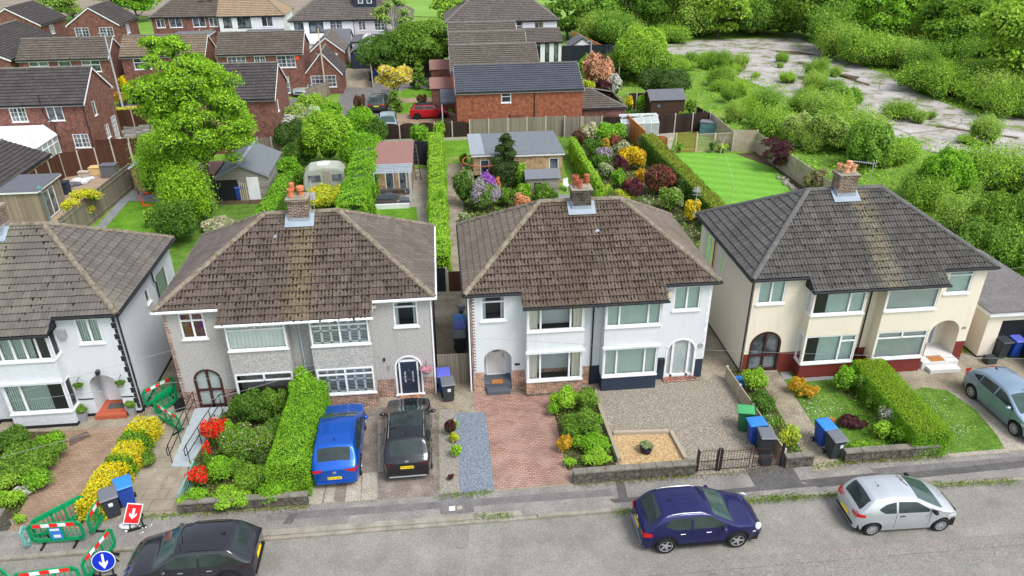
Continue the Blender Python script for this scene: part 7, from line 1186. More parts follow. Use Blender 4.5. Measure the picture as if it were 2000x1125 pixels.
for lab, px_, py_, sx, sy, sz, m in (('small dark storage box against the grey board fence', 218, 345, 1.2, .8, 1.0, 'felt'), ('low black box by the garden room wall', 48, 425, 1.9, .6, .5, 'black_paint'), ('tan plank stack on the rubble patio', 190, 340, .9, .7, .6, 'ply'), ('dark compost bin with pale lid beside the french doors', 128, 378, .7, .7, .9, 'navy'), ('beige box on the rubble patio', 166, 345, .8, .5, .4, 'beige')):
    mb = MB(); mb.box(-sx/2, sx/2, -sy/2, sy/2, 0, sz); mb.box(-sx/2-.04, sx/2+.04, -sy/2-.04, sy/2+.04, sz, sz+.06); o = mb.build('storage_box', MAT[m], None, bevel=.02); o.location = (*at(px_, py_), 0); tag(o, lab, 'box')
rr = random.Random(2)
for lab, px_, py_, r, m in (('heap of white plastic sheeting on the patio', 158, 358, .8, 'polybag'), ('dark rubbish sacks on the patio', 143, 364, .6, 'felt'), ('white sack at the middle of the patio', 182, 349, .4, 'polybag')):
    mb = MB(); [blob(mb, (rr.uniform(-r, r)*.6, rr.uniform(-r, r)*.4, r*.2), (r*rr.uniform(.3, .5), r*rr.uniform(.3, .5), r*.3), 0, rr, 7) for _ in range(6)]; o = mb.build('rubbish_heap', MAT[m], None); o.location = (*at(px_, py_), 0); tag(o, lab, 'rubbish')
t = thing('swing_post', 'orange and black bat-and-ball pole on the left lawn', 'garden toy', (*at(281, 402), 0)); mb = MB(); mb.ring((0, 0, 0), (-.15, 0, .9), .05); mb.build('pole', MAT['orange_safety'], t); mb = MB(); mb.ring((-.15, 0, .9), (-.2, 0, 1.4), .045); mb.build('grip', MAT['black_paint'], t); mb = MB(); mb.box(-.05, .5, -.08, .02, .0, .09); mb.build('foot', MAT['orange_safety'], t)
mb = MB(); mb.ring((-.5, 0, .1), (.5, .1, .1), .09); o = mb.build('float', MAT['orange_safety'], None); o.location = (*at(294, 380), 0); tag(o, 'orange roll lying on the paving edge', 'garden toy')
# middle gardens
x1, y0 = at(533, 388); gshed('workshop', 'wide workshop with green-grey felt roof and white door', x1-3.9, x1-.1, y0, y0+5.4, 1.85, 2.75, 'y', 'shed_stone', 'blue_felt' if 'blue_felt' in MAT else 'felt_grey', 'felt_pale', 'shed'); t = bpy.context.scene.collection.objects[-1]
T_ = [o for o in C.objects if o.get('label', '').startswith('wide workshop')][0]; slabdoor(T_, .75, -2.71, .85, 1.75, 'white'); slabdoor(T_, -1.1, -2.705, 1.5, 1.6, 'black_paint', nm='opening'); mb = MB(); [mb.box(-.25+i*.14, -.17+i*.14, -2.85, -2.78, 0, 1.5-.1*i) for i in range(4)]; mb.build('timber_props', MAT['wood_pale'], T_)
mb = MB(); mb.box(-.14, .14, -2.9, 2.9, 0, .05); o = mb.build('ridge_capping', MAT['felt_pale'], T_); o.location = (0, 0, 2.8)
x, y = at(400, 372); fbuild('lean_to', 'black lean-to shelter left of the workshop', x1-5.4, x1-4.05, y0+.2, y0+3, 1.9, 'black_paint', 'felt_red', 'black_paint', 'shed')
x0, y0_ = at(262, 372); gshed('summerhouse', 'pale-roofed summerhouse half hidden by the big tree', x0+.3, x0+3.3, y0_-.4, y0_+3.2, 2.0, 2.8, 'y', 'brick_buff', 'felt_pale', 'white', 'summerhouse')
hedge('hedge', 'clipped low hedge running from the workshop to the brown roof', (-12.2, 46.), (-11.9, 55.5), 1.3, 1.25, 'lf_hedge_dark', top='lf_hedge', seed=15, rnd_=.1)
hedge('hedge', 'tall bright conifer hedge left of the red-roofed shed', (-6., 45.), (-5.9, 60.5), 2.0, 2.7, 'lf_hedge', seed=16, m2='lf_bright', rnd_=.4, amp=.18)
hedge('hedge', 'long tall narrow hedge in the middle between the two gardens', (-.5, 38.), (-.5, 62.5), 1.15, 2.15, 'lf_bright', seed=17, rnd_=.25, amp=.1)
for cx, cy, w_, h_, m, fl, fa, lab in [(575, 300, 30, 2.0, 'lf_hedge_dark', None, 0, 'dark round bush right of the workshop'), (560, 330, 26, 1.8, 'lf_hedge', None, 0, 'bright bush at the end of the clipped hedge'), (600, 345, 22, 1.3, 'lf_mid', None, 0, 'shadowy bush behind the caravan'), (640, 275, 44, 4.2, 'lf_bright', None, 0, 'big rounded pale green tree-like bush'), (570, 268, 36, 2.4, 'lf_dark', None, 0, 'dark bush below the brick gable'), (645, 385, 36, 1.6, 'lf_yellow', 'lf_lime', .5, 'yellow shrub behind the chimney of the pebbledash house'), (610, 395, 20, 1.2, 'lf_lime', None, 0, 'lime shrub beside the brick chimney'), (706, 248, 32, 2.9, 'lf_hedge', None, 0, 'bright green tree-like bush by the arched fence'), (735, 262, 20, 2.8, 'lf_hedge_dark', None, 0, 'darker bush touching the arched fence'), (700, 300, 34, 3.4, 'lf_hedge', None, 0, 'large feathery bush beside the red-roofed shed'), (822, 270, 18, 2.4, 'lf_hedge', None, 0, 'green bush just behind the hedge end'), (858, 265, 12, 2.6, 'lf_bright', None, 0, 'tall shoot at the far end of the long hedge'), (857, 415, 20, 2.4, 'lf_hedge', None, 0, 'bulge of climbing green halfway along the hedge'), (860, 505, 16, 2.3, 'lf_hedge_dark', None, 0, 'dark end bush of the long hedge in the alley'), (595, 242, 40, 3.0, 'lf_willow', 'fl_white', .12, 'mid green shrub with white blossom'), (612, 212, 34, 2.4, 'lf_scrub', None, 0, 'spreading green tree-like bush beside the cul-de-sac'), (648, 222, 24, 2.0, 'lf_hedge', None, 0, 'bright leafy bush at the road bend'), (705, 205, 12, 2.0, 'lf_bronze', None, 0, 'dark reddish bush near the parked green-grey SUV'), (435, 440, 38, .9, 'lf_grey', 'fl_cream', .4, 'cream-flowered low shrub at the pebbledash roof edge'),
    (905, 370, 22, 2.6, 'lf_hedge_dark', 'lf_grey', .2, 'tall rounded green bush left of the purple rhododendron'), (945, 385, 30, 2.3, 'lf_mid', 'fl_lilac', .25, 'large rhododendron with fading lilac flowers'), (946, 368, 22, 2.2, 'fl_purple', 'fl_purple', .5, 'bright purple rhododendron behind the middle house'), (985, 385, 20, 1.5, 'lf_mid', None, 0, 'plain green bush right of the rhododendron'), (1020, 352, 12, 2.2, 'lf_bright', None, 0, 'bright green upright bush left of the small shed'), (1022, 378, 17, 1.5, 'lf_bright', 'lf_hedge', .4, 'bright green bush in front of the small shed'), (1018, 395, 18, 1.2, 'fl_peach', 'fl_orange', .4, 'peach-coloured shrub behind the roof ridge'), (1062, 380, 21, 1.6, 'lf_mid', None, 0, 'dark round bush in front of the small shed'), (1080, 388, 12, 1.2, 'lf_hedge_dark', None, 0, 'small dark bush beside the paved corner'), (972, 368, 7, 1.6, 'fl_orange', None, 0, 'thin orange azalea next to the conifer'), (905, 425, 12, .7, 'lf_grey', None, 0, 'small pale shrub at the path edge'), (905, 312, 9, 1.0, 'lf_mid', None, 0, 'small bush beside the brick pier'),
    (1130, 275, 16, 1.6, 'lf_bronze', None, 0, 'bronze shrub at the top of the colourful garden'), (1150, 262, 18, 1.8, 'lf_willow', 'fl_cream', .4, 'pale green shrub near the grey fence end'), (1195, 262, 30, 1.8, 'lf_hedge', None, 0, 'wide green shrub under the orange fence'), (1158, 290, 20, 1.7, 'lf_hedge_dark', None, 0, 'dark green shrub in the upper bed'), (1182, 286, 9, 1.4, 'lf_gold', None, 0, 'golden shrub at the top of the flower bank'), (1200, 280, 13, 1.5, 'lf_redtip', None, 0, 'rosy red shrub at the top of the flower bank'), (1213, 295, 17, 1.6, 'fl_cream', 'lf_grey', .5, 'cream variegated shrub in the flower bank'), (1180, 305, 17, 1.5, 'lf_mid', 'fl_lilac', .6, 'lilac flowering shrub in the flower bank'), (1232, 308, 26, 1.9, 'lf_yellow', 'lf_gold', .3, 'brilliant yellow shrub in the colourful garden'), (1215, 328, 17, 1.7, 'lf_purple', None, 0, 'dark purple shrub below the yellow one'), (1205, 350, 16, 1.5, 'lf_hedge', None, 0, 'clipped round green bush in the colourful garden'), (1185, 335, 18, 1.3, 'lf_grey', None, 0, 'grey-green shrub left of the purple one'), (1252, 345, 13, 1.4, 'lf_gold', None, 0, 'small golden shrub beside the red-leaved mass'), (1290, 355, 33, 2.1, 'lf_redtip', 'lf_bronze', .4, 'large red-leaved shrub with pale new leaves'), (1238, 372, 21, 1.6, 'lf_redtip', 'lf_purple', .4, 'smaller red-leaved shrub to the left'), (1310, 392, 27, 1.8, 'lf_olive', 'lf_grey', .3, 'rounded green bush below the red-leaved shrubs'), (1350, 415, 15, 1.8, 'lf_gold', 'lf_yellow', .5, 'golden bush at the left eave of the cream house'), (1180, 375, 17, 1.1, 'lf_hedge', 'fl_green_lime', .3, 'low green shrub right of the chimney'), (1220, 385, 20, .9, 'lf_lime', None, 0, 'low lime ground cover right of the chimney'), (1262, 400, 10, .8, 'lf_grey', None, 0, 'small silver bush by the roof hip'), (1255, 275, 14, 1.2, 'lf_grey', None, 0, 'silvery shrub at the far end of the clipped boundary hedge'), (1172, 315, 22, 1.2, 'lf_hedge_dark', None, 0, 'dense low shrub along the leaning fence'), (1340, 375, 22, 1.6, 'lf_dark', None, 0, 'dark shrub filling the gap below the boundary hedge'), (1383, 455, 18, 1.2, 'lf_hedge_dark', None, 0, 'dark shrub beside the cream side wall'), (1327, 288, 9, .9, 'lf_hedge', None, 0, 'small ball bush left of the trellis'), (1391, 288, 7, .9, 'lf_hedge_dark', None, 0, 'small ball bush right of the trellis'), (1413, 289, 11, .8, 'fl_green_lime', None, 0, 'yellow-green ball bush at the lawn end'), (1595, 355, 27, 1.8, 'lf_olive', 'lf_dry', .5, 'brownish round bush left of the chimney of the cream house'), (1435, 280, 18, .6, 'lf_hedge', None, 0, 'low border plants before the concrete wall')]:
    S(cx, cy, w_, h_, m, lab, flower=fl, famt=fa, fz=.3)
hedge('hedge', 'clipped boundary hedge with orange-tinged flat top', (18.0, 43.), (17.6, 61.), 1.2, 1.75, 'lf_hedge_dark', top='lf_rim', seed=21, rnd_=.1)
tree('conifer', 'dark narrow conifer in front of the flat-roofed building', *at(988, 368), 4.6, 1.15, 'lf_conifer', .12, base=.03, k=34, shape='cone', csize=(.35, .5), s=.13, cov=1.1, dens=1.4)
tree('broadleaf_tree', 'tall bright green maple-like tree left of the workshop', -16.9, 52.6, 12.6, 3.6, 'lf_maple', .24, base=.24, k=150, seed=12, csize=(.11, .22), cov=.85, s=.15, ry=3.7, shape='egg', lean=-1.1)
S(365, 398, 45, 3.4, 'lf_maple', 'broad low tree canopy over the left lawn', lumps=40, loose=.9); S(325, 345, 42, 3.6, 'lf_maple', 'leafy lower canopy near the grey paving', lumps=40, loose=.9); S(345, 445, 38, 2.4, 'lf_hedge_dark', 'dense shrub under the lower canopy', lumps=30, loose=.7); S(300, 305, 30, 3.2, 'lf_bright', 'light green foliage over the summerhouse roof', lumps=16); S(305, 425, 24, 1.2, 'lf_bright', 'small airy shrub on the left lawn', cov=.6); S(330, 448, 22, 1.3, 'lf_hedge', 'green shrub at the corner of the grey tiled roof')
tree('purple_tree', 'dark purple japanese maple against the concrete fence', *at(1512, 330), 2.6, 1.3, 'lf_purple', .06, base=.15, k=14, csize=(.28, .4), s=.13)
# caravan
x, y = at(636, 383); t = thing('caravan', 'old mossy cream touring caravan behind the hedge', 'caravan', (x, y+1.2, 0), R(4)); prof = [(-1.55, .35), (-1.6, .9), (-1.5, 1.6), (-1.1, 2.0), (0, 2.12), (1.1, 2.0), (1.5, 1.6), (1.6, .9), (1.55, .35)]; mb = MB(); vs = [(a, s*1.0, b) for s in (-1, 1) for a, b in prof]; k = len(prof); mb.faces(vs, [tuple(range(k)), tuple(range(k, 2*k))[::-1]]+[(i, (i+1) % k, k+(i+1) % k, k+i) for i in range(k)]); mb.build('body', MAT['caravan'], t, bevel=.06); mb = MB(); mb.box(-1.2, -.3, -1.03, -1.0, 1.1, 1.6); mb.build('window', MAT['glass_dark'], t); mb = MB(); mb.box(.55, 1.25, -1.03, -1.0, 1.1, 1.6); mb.build('window', MAT['glass_dark'], t); mb = MB(); mb.box(-.15, .42, -1.025, -1.0, .45, 1.85); mb.build('door', MAT['concrete_pale'], t); mb = MB(); mb.box(-.5, .4, -.3, .3, 2.1, 2.2); mb.build('roof_vent', MAT['white'], t); mb = MB(); mb.ring((0, -1, .3), (0, -.8, .3), .3, n=16); mb.build('wheel', MAT['rubber'], t)
# red-roofed garden room, pergola, seats
xa, ya = at(727, 321, 2.35); xb, yb = at(806, 320, 2.35); fbuild('garden_room', 'brick garden room with red-brown felt roof', xa+.15, xb-.15, ya, ya+4.6, 2.2, 'brick_buff', 'felt_red', 'white', 'garden room', back=.25, cuts=[('F', .7, 1.35, .05, 1.9, dict(cols=())), ('F', 1.7, 2.3, .05, 1.9, dict(cols=()))])
xl, yl = at(735, 398); xr, yr_ = at(803, 398); t = thing('pergola', 'grey slatted pergola in front of the red-roofed garden room', 'pergola', (0, 0, 0)); hh = 2.3; mb = MB()
for x, y in ((xl, yl), (xr, yl), (xl, ya-.1), (xr, ya-.1)): mb = MB(); mb.box(x-.05, x+.05, y-.05, y+.05, 0, hh); mb.build('post', MAT['pipe_blue'], t)
mb = MB()
for i in range(6): y = yl+(ya-.2-yl)*i/5; mb.box(xl-.2, xr+.2, y-.025, y+.025, hh, hh+.08)
mb.build('slats', MAT['pipe_blue'], t)
def sofa(label, x, y, w_, d_, rz=0): t = thing('outdoor_sofa', label, 'sofa', (x, y, 0), rz); mb = MB(); mb.box(-w_/2, w_/2, -d_/2, d_/2, 0, .4); mb.build('seat', MAT['asphalt_dark'], t, bevel=.04); mb = MB(); mb.box(-w_/2, w_/2, d_/2-.15, d_/2, .4, .8); mb.build('backrest', MAT['plastic_dark' if 'plastic_dark' in MAT else 'step_grey'], t, bevel=.03)
sofa('long dark outdoor sofa against the garden room', *at(772, 378), 2.2, .7); sofa('dark outdoor sofa along the hedge side of the pergola', *at(733, 385), 1.6, .7, R(90)); sofa('dark outdoor bench with its back to the house', *at(752, 397), 1.8, .6, R(180))
for lab, x, y, s_ in (('square dark footstool under the pergola', 760, 388, .5), ('larger dark side table near the path', 790, 398, .7)): mb = MB(); mb.box(-s_/2, s_/2, -s_/2, s_/2, 0, .4); o = mb.build('footstool', MAT['step_grey'], None, bevel=.03); o.location = (*at(x, y), 0); tag(o, lab, 'footstool')
pot('planter_bowl', 'wide stone bowl planter on the pergola patio', *at(783, 388), .45, .5, 'tub', 'lf_bronze', lh=.15); mb = MB(); mb.box(-1.9, 1.9, -.08, .08, 0, .35); o = mb.build('low_wall', MAT['white'], None); o.location = (*at(748, 408), 0); tag(o, 'low pale wall at the edge of the pergola patio', 'garden wall')
fence('fence', 'charcoal fence panel behind the red-roofed shed', at(806, 322), at(838, 322), 2.0, 'fence_charcoal', None, 'lap', 1); mb = MB(); [mb.ring((s, -.0, 0), (s-.3, 1.2, 2.6), .04) for s in (-.2, .2)]; [mb.ring((-.2-.3*f, 1.2*f, 2.6*f), (.2-.3*f, 1.2*f, 2.6*f), .025) for f in np.linspace(.1, .9, 8)]; o = mb.build('ladder', MAT['bark'], None); o.location = (*at(818, 352), 0); tag(o, 'dark wooden ladder leaning on the red-roofed shed', 'ladder')
# flat roofed pair of garages
x0, y0 = at(922, 303, 2.45); x2, _ = at(1104, 303, 2.45); xm = at(1002, 303, 2.45)[0]
fbuild('garage', 'flat-roofed garage with pale felt strip behind the conifer', x0+.1, xm-.05, y0+.1, y0+5.4, 2.3, 'brick_buff', 'felt_grey', 'white', 'garage', cuts=[('F', .5, 1.2, .1, 2.0, dict(cols=())), ('F', 1.4, 2.6, .9, 2.0, dict(cols=()))]); fbuild('garage', 'wider flat-roofed garage with white glazed door', xm+.05, x2-.1, y0-.2, y0+5.6, 2.3, 'brick_buff', 'felt_grey', 'white', 'garage', cuts=[('F', 2.75, 3.5, .05, 2.05, dict(cols=()))])
mb = MB(); mb.box(0, 1.1, 0, 5.6, 0, .02); o = mb.build('felt_strip', MAT['felt_pale'], [q for q in C.objects if q.get('label', '').startswith('flat-roofed garage')][0]); o.location = (-1.7, -2.8, 2.48)
x, y = at(1062, 398); gshed('shed', 'small grey shed with pale felt roof in front of the garages', x-1.15, x+1.15, y+.6, y+2.3, 1.75, 2.1, 'x', 'shed_stone', 'felt_grey', 'felt_pale', cuts=[('F', .5, 1.0, .8, 1.4, dict(cols=(), frame='black_paint'))])
x, y = at(945, 372); t = thing('trampoline', 'round trampoline with rust-orange rim', 'trampoline', (x, y+1.2, 0)); mb = MB(); pts = [(1.5*math.cos(a), 1.5*math.sin(a), 0) for a in np.linspace(0, 2*math.pi, 25)]; mb.tube([Vector(p)+Z*2.0 for p in pts], .05, 6); mb.build('top_rim', MAT['rust'], t, smooth=True); mb = MB(); mb.lathe([(1.45, .8), (0, .8)], 24); mb.tube([Vector(p)+Z*.8 for p in pts], .06, 6); mb.build('mat', MAT['rubber'], t)
for a in np.linspace(0, 2*math.pi, 7)[:-1]: mb = MB(); mb.ring((1.5*math.cos(a), 1.5*math.sin(a), 0), (1.5*math.cos(a), 1.5*math.sin(a), 2.0), .035); mb.build('pole', MAT['rust' if a > 2.8 else 'plastic_grey'], t)
t = thing('garden_chair', 'white plastic garden chair beside the garages', 'chair', (*at(1108, 372), 0), .6); mb = MB(); mb.box(-.25, .25, -.25, .25, .4, .44); mb.build('seat', MAT['white'], t); mb = MB(); mb.box(-.25, .25, .22, .26, .44, .9); mb.build('backrest', MAT['white'], t)
for sx in (-.22, .22):
    for sy in (-.22, .22): mb = MB(); mb.ring((sx, sy, 0), (sx, sy, .4), .02); mb.build('leg', MAT['white'], t)
# boundary fences around the gardens
F_ = lambda lab, a, b, h, pm, **k: fence('fence', lab, at(*a), at(*b), h, pm, **k)
F_('dark brown arched-top fence behind the red-roofed shed', (748, 279), (918, 273), 1.75, 'fence_dark', style='lap', arch=.3, n=5, kick=.3); F_('weathered grey upright board fence behind the flat garages', (918, 274), (1102, 266), 1.9, 'fence_grey', style='board', n=5); F_('grey panel fence beside the estate garage', (1102, 268), (1134, 268), 1.9, 'fence_grey', style='lap', n=1); F_('grey framed panel in the fence beside the tiled outbuilding', (1137, 268), (1174, 267), 1.9, 'fence_grey', style='lap', n=1); F_('dark brown fence left of the greenhouse', (1174, 267), (1212, 266), 1.8, 'fence_dark', style='lap', n=1)
F_('long dark brown arched-top fence behind the greenhouse', (1212, 266), (1384, 255), 1.8, 'fence_dark', style='lap', arch=.15, n=5); F_('new orange closeboard fence beside the greenhouse', (1222, 262), (1258, 298), 1.9, 'fence_orange', post_m=None, style='board', n=3); F_('leaning timber fence with ivy in the colourful garden', (1118, 310), (1168, 398), 1.5, 'fence_pale', style='board', n=4)
hedge('ivy', 'bright ivy topping the leaning timber fence', at(1170, 402), at(1116, 305), .5, 1.7, 'lf_bright', cat='ivy', seed=31, rnd_=.3, z0=0)
F_('teak arched gate panel at the end of the boundary hedge', (1268, 303), (1302, 303), 1.7, 'fence_teak', style='lap', arch=.2, n=1, post_m='wood_pale'); F_('orange trellis fence panel beside the lawn', (1318, 298), (1358, 297), 1.7, 'teak', style='trellis', n=1, post_m='wood_pale'); F_('pale trellis fence panels beside the lawn', (1358, 297), (1428, 294), 1.6, 'wood_pale', style='trellis', n=2, post_m='wood_pale')
F_('concrete panel wall facing the lawn', (1429, 296), (1474, 296), 1.9, 'concrete_panel', style='concrete', n=1); F_('long concrete panel fence along the derelict land', (1474, 296), (1618, 400), 1.7, 'concrete_panel', style='concrete', n=7); F_('upper concrete panel fence beside the blue-grey storage box', (1384, 254), (1429, 294), 1.7, 'concrete_panel', style='concrete', n=4); F_('dark brown fence at the end of the shed garden', (1358, 240), (1384, 256), 1.6, 'fence_dark', style='lap', n=2)
F_('brown fence behind the dark garden shed', (1225, 215), (1275, 213), 1.7, 'fence_dark', style='lap', n=3); F_('orange timber fence at the edge of the scrub', (1118, 88), (1175, 118), 2.0, 'fence_orange', style='board', n=6); F_('long charcoal fence behind the estate terrace', (1040, 125), (1200, 120), 2.2, 'fence_charcoal', style='lap', n=7, post_m=None)
F_('dark fence left of the round green bushes', (1195, 122), (1208, 165), 2.0, 'fence_dark', style='lap', n=3)
for a, b, lab in (((725, 148), (729, 172), 'short side of the pale fence round the parking court'), ((725, 150), (772, 146), 'first pale fence stretch of the parking court'), ((772, 146), (868, 143), 'long pale fence stretch of the parking court')): F_(lab, a, b, 2.0, 'fence_pale', style='board', kick=.25)
pts = [(660, 135), (658, 165), (640, 190), (600, 205)]
for i, (a, b, lab) in enumerate(zip(pts[:-1], pts[1:], ('grey board fence along the alley', 'curved grey fence beside the blue bins', 'grey fence in front of the silver car'))): F_(lab, a, b, 1.7, 'fence_grey', style='board', post_m=None)
F_('grey horizontal slat fence under the dark bush', (455, 302), (560, 300), 1.5, 'fence_grey', style='slat', n=4)
# greenhouse, sheds, boxes right
x, y = at(1240, 268); t = thing('greenhouse', 'low glass greenhouse with pale frame beside the orange fence', 'greenhouse', (x+.4, y+1., 0)); mb = MB(); w_, d_ = 1.75, 1.1
for s in (-1, 1): mb.poly([(-w_, s*d_, .0), (w_, s*d_, 0), (w_, s*d_, 1.3), (-w_, s*d_, 1.3)]); mb.poly([(-w_, s*d_, 1.3), (w_, s*d_, 1.3), (w_, 0, 1.9), (-w_, 0, 1.9)]); mb.poly([(s*w_, -d_, 0), (s*w_, d_, 0), (s*w_, d_, 1.3), (s*w_, 0, 1.9), (s*w_, -d_, 1.3)])
mb.build('glazing', MAT['glass_net'], t, fix=False); mb = MB()
for i in range(6):
    xx = -w_+2*w_*i/5
    for s in (-1, 1): mb.tube([Vector((xx, s*d_, 0)), Vector((xx, s*d_, 1.3)), Vector((xx, 0, 1.9))], .025, 4)
for s in (-1, 1): mb.ring((-w_, s*d_, 1.3), (w_, s*d_, 1.3), .03)
mb.ring((-w_, 0, 1.9), (w_, 0, 1.9), .03); mb.build('frame', MAT['white'], t)
x, y = at(1300, 232); gshed('shed', 'dark stained garden shed with sagging black roof', x-1.6, x+1.8, y, y+2.6, 1.9, 2.6, 'x', 'shed_dark', 'felt', 'wood_pale', cuts=[('F', .6, 1.1, 1.1, 1.6, dict(cols=(), frame='brown'))])
x, y = at(1384, 262); t = thing('storage_box', 'blue-grey drawer-like storage cabinet against the concrete fence', 'storage box', (x, y, 0), -.5); mb = MB(); mb.box(-.8, .8, -.45, .45, 0, 1.15); mb.build('cabinet', MAT['blue_grey'], t, bevel=.02); mb = MB(); mb.box(-.85, .85, -.5, .5, 1.15, 1.22); mb.build('lid', MAT['felt_grey'], t)
for z in (.1, .6): mb = MB(); mb.box(-.7, .7, -.475, -.45, z, z+.42); mb.build('drawer', MAT['lamp_green'], t, bevel=.02)
tag((lambda mb: mb.ring(Vector((*at(1400, 322), 0)), Vector((*at(1400, 322), 2.4))+Vector((.4, 0, 0)), .03).build('line_post', MAT['wood_pale'], None))(MB()), 'leaning washing line post on the striped lawn', 'post'); tag((lambda mb: mb.ring(Vector((*at(1427, 395), 0)), Vector((*at(1427, 395), 1.6)), .03).build('line_post', MAT['wood_pale'], None))(MB()), 'short upright post beside the cream house roof', 'post')
tag((lambda mb: mb.tube([Vector((*at(1427, 395), 1.6)), Vector((*at(1400, 322), 2.35)), Vector((*at(1560, 330), 1.9))], .004, 3).build('washing_line', MAT['white'], None))(MB()), 'white washing line across the striped lawn', 'washing line')
mb = MB(); rr = random.Random(9)
for i in range(40): f = rr.random(); p = Vector((*at(1520+45*f, 345+38*f), 0)); blob(mb, p+Vector((rr.uniform(-.3, .3), rr.uniform(-.3, .3), .08)), (rr.uniform(.08, .18),)*3, 0, rr, 6)
tag(mb.build('rockery', MAT['concrete_pale'], None), 'line of pale rockery stones along the lawn edge', 'rocks', kind='stuff')
for lab, cx, cy, w_, h_, m, fl in (('variegated yellow-topped shrub by the small tiled outbuilding', 1227, 205, 9, 1.9, 'lf_grey', 'lf_yellow'), ('grey-green shrub beside the tiled outbuilding', 1205, 205, 13, 1.8, 'lf_grey', None), ('ball-topped bush on bare stems', 1253, 205, 10, 1.9, 'lf_hedge', None), ('round green bush in front of the dark shed', 1322, 203, 15, 1.8, 'lf_hedge', None), ('low bright yellow-green bush before the dark shed', 1323, 217, 18, .9, 'fl_green_lime', None), ('olive shrub right of the dark shed', 1350, 210, 12, 1.8, 'lf_olive', None), ('broad dark laurel above the garden shed', 1298, 168, 48, 3.4, 'lf_dark', None), ('bronze and pink flowering tree-like shrub by the slate roof', 1165, 150, 29, 4.2, 'lf_bronze', 'fl_peach'), ('dark purple shrub under the bronze one', 1180, 178, 16, 2.6, 'lf_purple', None), ('variegated silver shrub right of the bronze one', 1203, 168, 14, 2.6, 'lf_grey', 'fl_white'), ('bright lime shrub against the brick gable', 1150, 180, 14, 2.4, 'lf_lime', None), ('green shrub between slate roof and bronze tree', 1142, 135, 12, 2.8, 'lf_hedge', None)): S(cx, cy, w_, h_, m, lab, flower=fl, famt=.5 if fl else 0, fz=.4)
# yellow tree and plants on the estate green
tree('yellow_tree', 'small golden yellow tree on the estate verge', *at(773, 205), 3.9, 1.75, 'lf_yellow', .1, base=.5, k=20, shape='round', csize=(.3, .42), flower='fl_cream', famt=.35, s=.2, cov=1.2)
for lab, px_, py_, h_, r, m in (('tall narrow cypress on the small round lawn', 819, 175, 3.2, .5, 'lf_olive'), ('short dark cypress beside the tall one', 807, 173, 1.6, .3, 'lf_dark'), ('narrow green cypress under the yellow tree', 774, 220, 2.4, .5, 'lf_mid')): tree('cypress', lab, *at(px_, py_), h_, r, m, .05, base=.02, k=14, shape='column', csize=(.6, .8), s=.16, dens=1.5)
S(824, 197, 11, 1.3, 'lf_bronze', 'reddish round shrub between the two small lawns'); S(843, 168, 11, 1.0, 'lf_hedge_dark', 'low dark bush on the small round lawn'); S(235, 193, 12, 1.6, 'lf_gold', 'orange-yellow shrub in front of the silver car'); S(252, 172, 15, 2.4, 'lf_yellow', 'tall yellow-green shrub beside the brick wall'); S(243, 190, 14, 1.6, 'lf_olive', 'green lower part of the shrub by the dark car')
# ---------------- estate houses ----------------
G4 = dict(geo=(4, 3)); G2 = dict(geo=(2, 3))
ghouse('brick_house', 'red brick house with grey tiles and french doors, at the left behind the conservatory', -41, -29.9, 65.9, 72.0, 4.85, 7.1, 'x', 'brick_estate', 'tile_l1', [('F', 5.05, 6.35, 3.3, 4.5, G4), ('F', 8.0, 9.3, 3.3, 4.5, dict(cols=(.5,))), ('F', 9.5, 10.8, .9, 2.1, G4), ('F', .6, 1.9, 3.3, 4.5, G4), ('R', 1.6, 2.2, 3.2, 4.4, dict(cols=())), ('R', 4.5, 5.6, .1, 2.3, dict(geo=(4, 5))), ('R', 2.9, 3.7, .8, 2.0, G2)], pipes=[[(5.5, -3.1, 4.7), (5.48, -3.1, 0)], [(2.2, -3.1, 5.5), (2.2, -3.15, 4.0), (2.8, -3.15, 3), (2.8, -3.15, 0)]])
ghouse('brick_house', 'red brick house with mottled roof, second row at the left', -44.6, -35.4, 86.4, 91.0, 4.85, 6.5, 'x', 'brick_estate', 'tile_est', [('F', 1.0, 3.0, 3.3, 4.5, dict(cols=(.5,), trans=.6)), ('F', 4.0, 5.3, 3.3, 4.5, dict(cols=())), ('F', 6.4, 8.3, 3.3, 4.5, dict(cols=(.5,), trans=.6))])
ghouse('brick_house', 'red brick house with tan mottled roof behind the big tree', -34.2, -25.4, 86.9, 91.5, 4.85, 6.5, 'x', 'brick_estate', 'tile_est2', [('F', 1.2, 3.0, 3.3, 4.5, dict(cols=(.5,), trans=.6)), ('F', 5.5, 7.3, 3.3, 4.5, dict(cols=(.5,), trans=.6)), ('F', 1.5, 4.5, .1, 2.3, dict(geo=(6, 4)))])
h4, _ = ghouse('brick_house', 'red brick house with georgian windows beside the alley', -23.9, -14.8, 86.3, 91.9, 4.85, 6.6, 'x', 'brick_estate', 'tile_est', [('F', 1.0, 3.0, 3.2, 4.5, G4), ('F', 3.9, 5.1, 3.2, 4.5, G4), ('F', 6.3, 8.3, 3.2, 4.5, G4), ('F', 5.6, 7.3, .4, 2.2, G4), ('F', 1.2, 3.4, .4, 2.2, G4)])
mb = MB(); mb.lathe([(0, .08), (.22, .08), (.24, 0)], 16, (0, 0, 0), 0, Matrix.Rotation(math.pi/2, 4, 'X')); o = mb.build('alarm_box', MAT['orange_safety'], h4); o.location = (4.0, -2.8, 4.2)
ghouse('annex', 'single-storey brick annex with steep dark roof and wide window', -14.8, -10.9, 86.9, 91.2, 2.5, 4.7, 'y', 'brick_estate', 'tile_l1', [('F', .5, 3.3, .8, 2.1, dict(geo=(6, 3)))], cat='annex')
ghouse('brick_house', 'brick house just right of the big tree with grey roof', -21.5, -14.1, 65.5, 72.0, 4.85, 7.05, 'x', 'brick_estate', 'tile_l1', [('R', 1.0, 1.6, 3.3, 4.3, dict(cols=()))])
mb = MB()
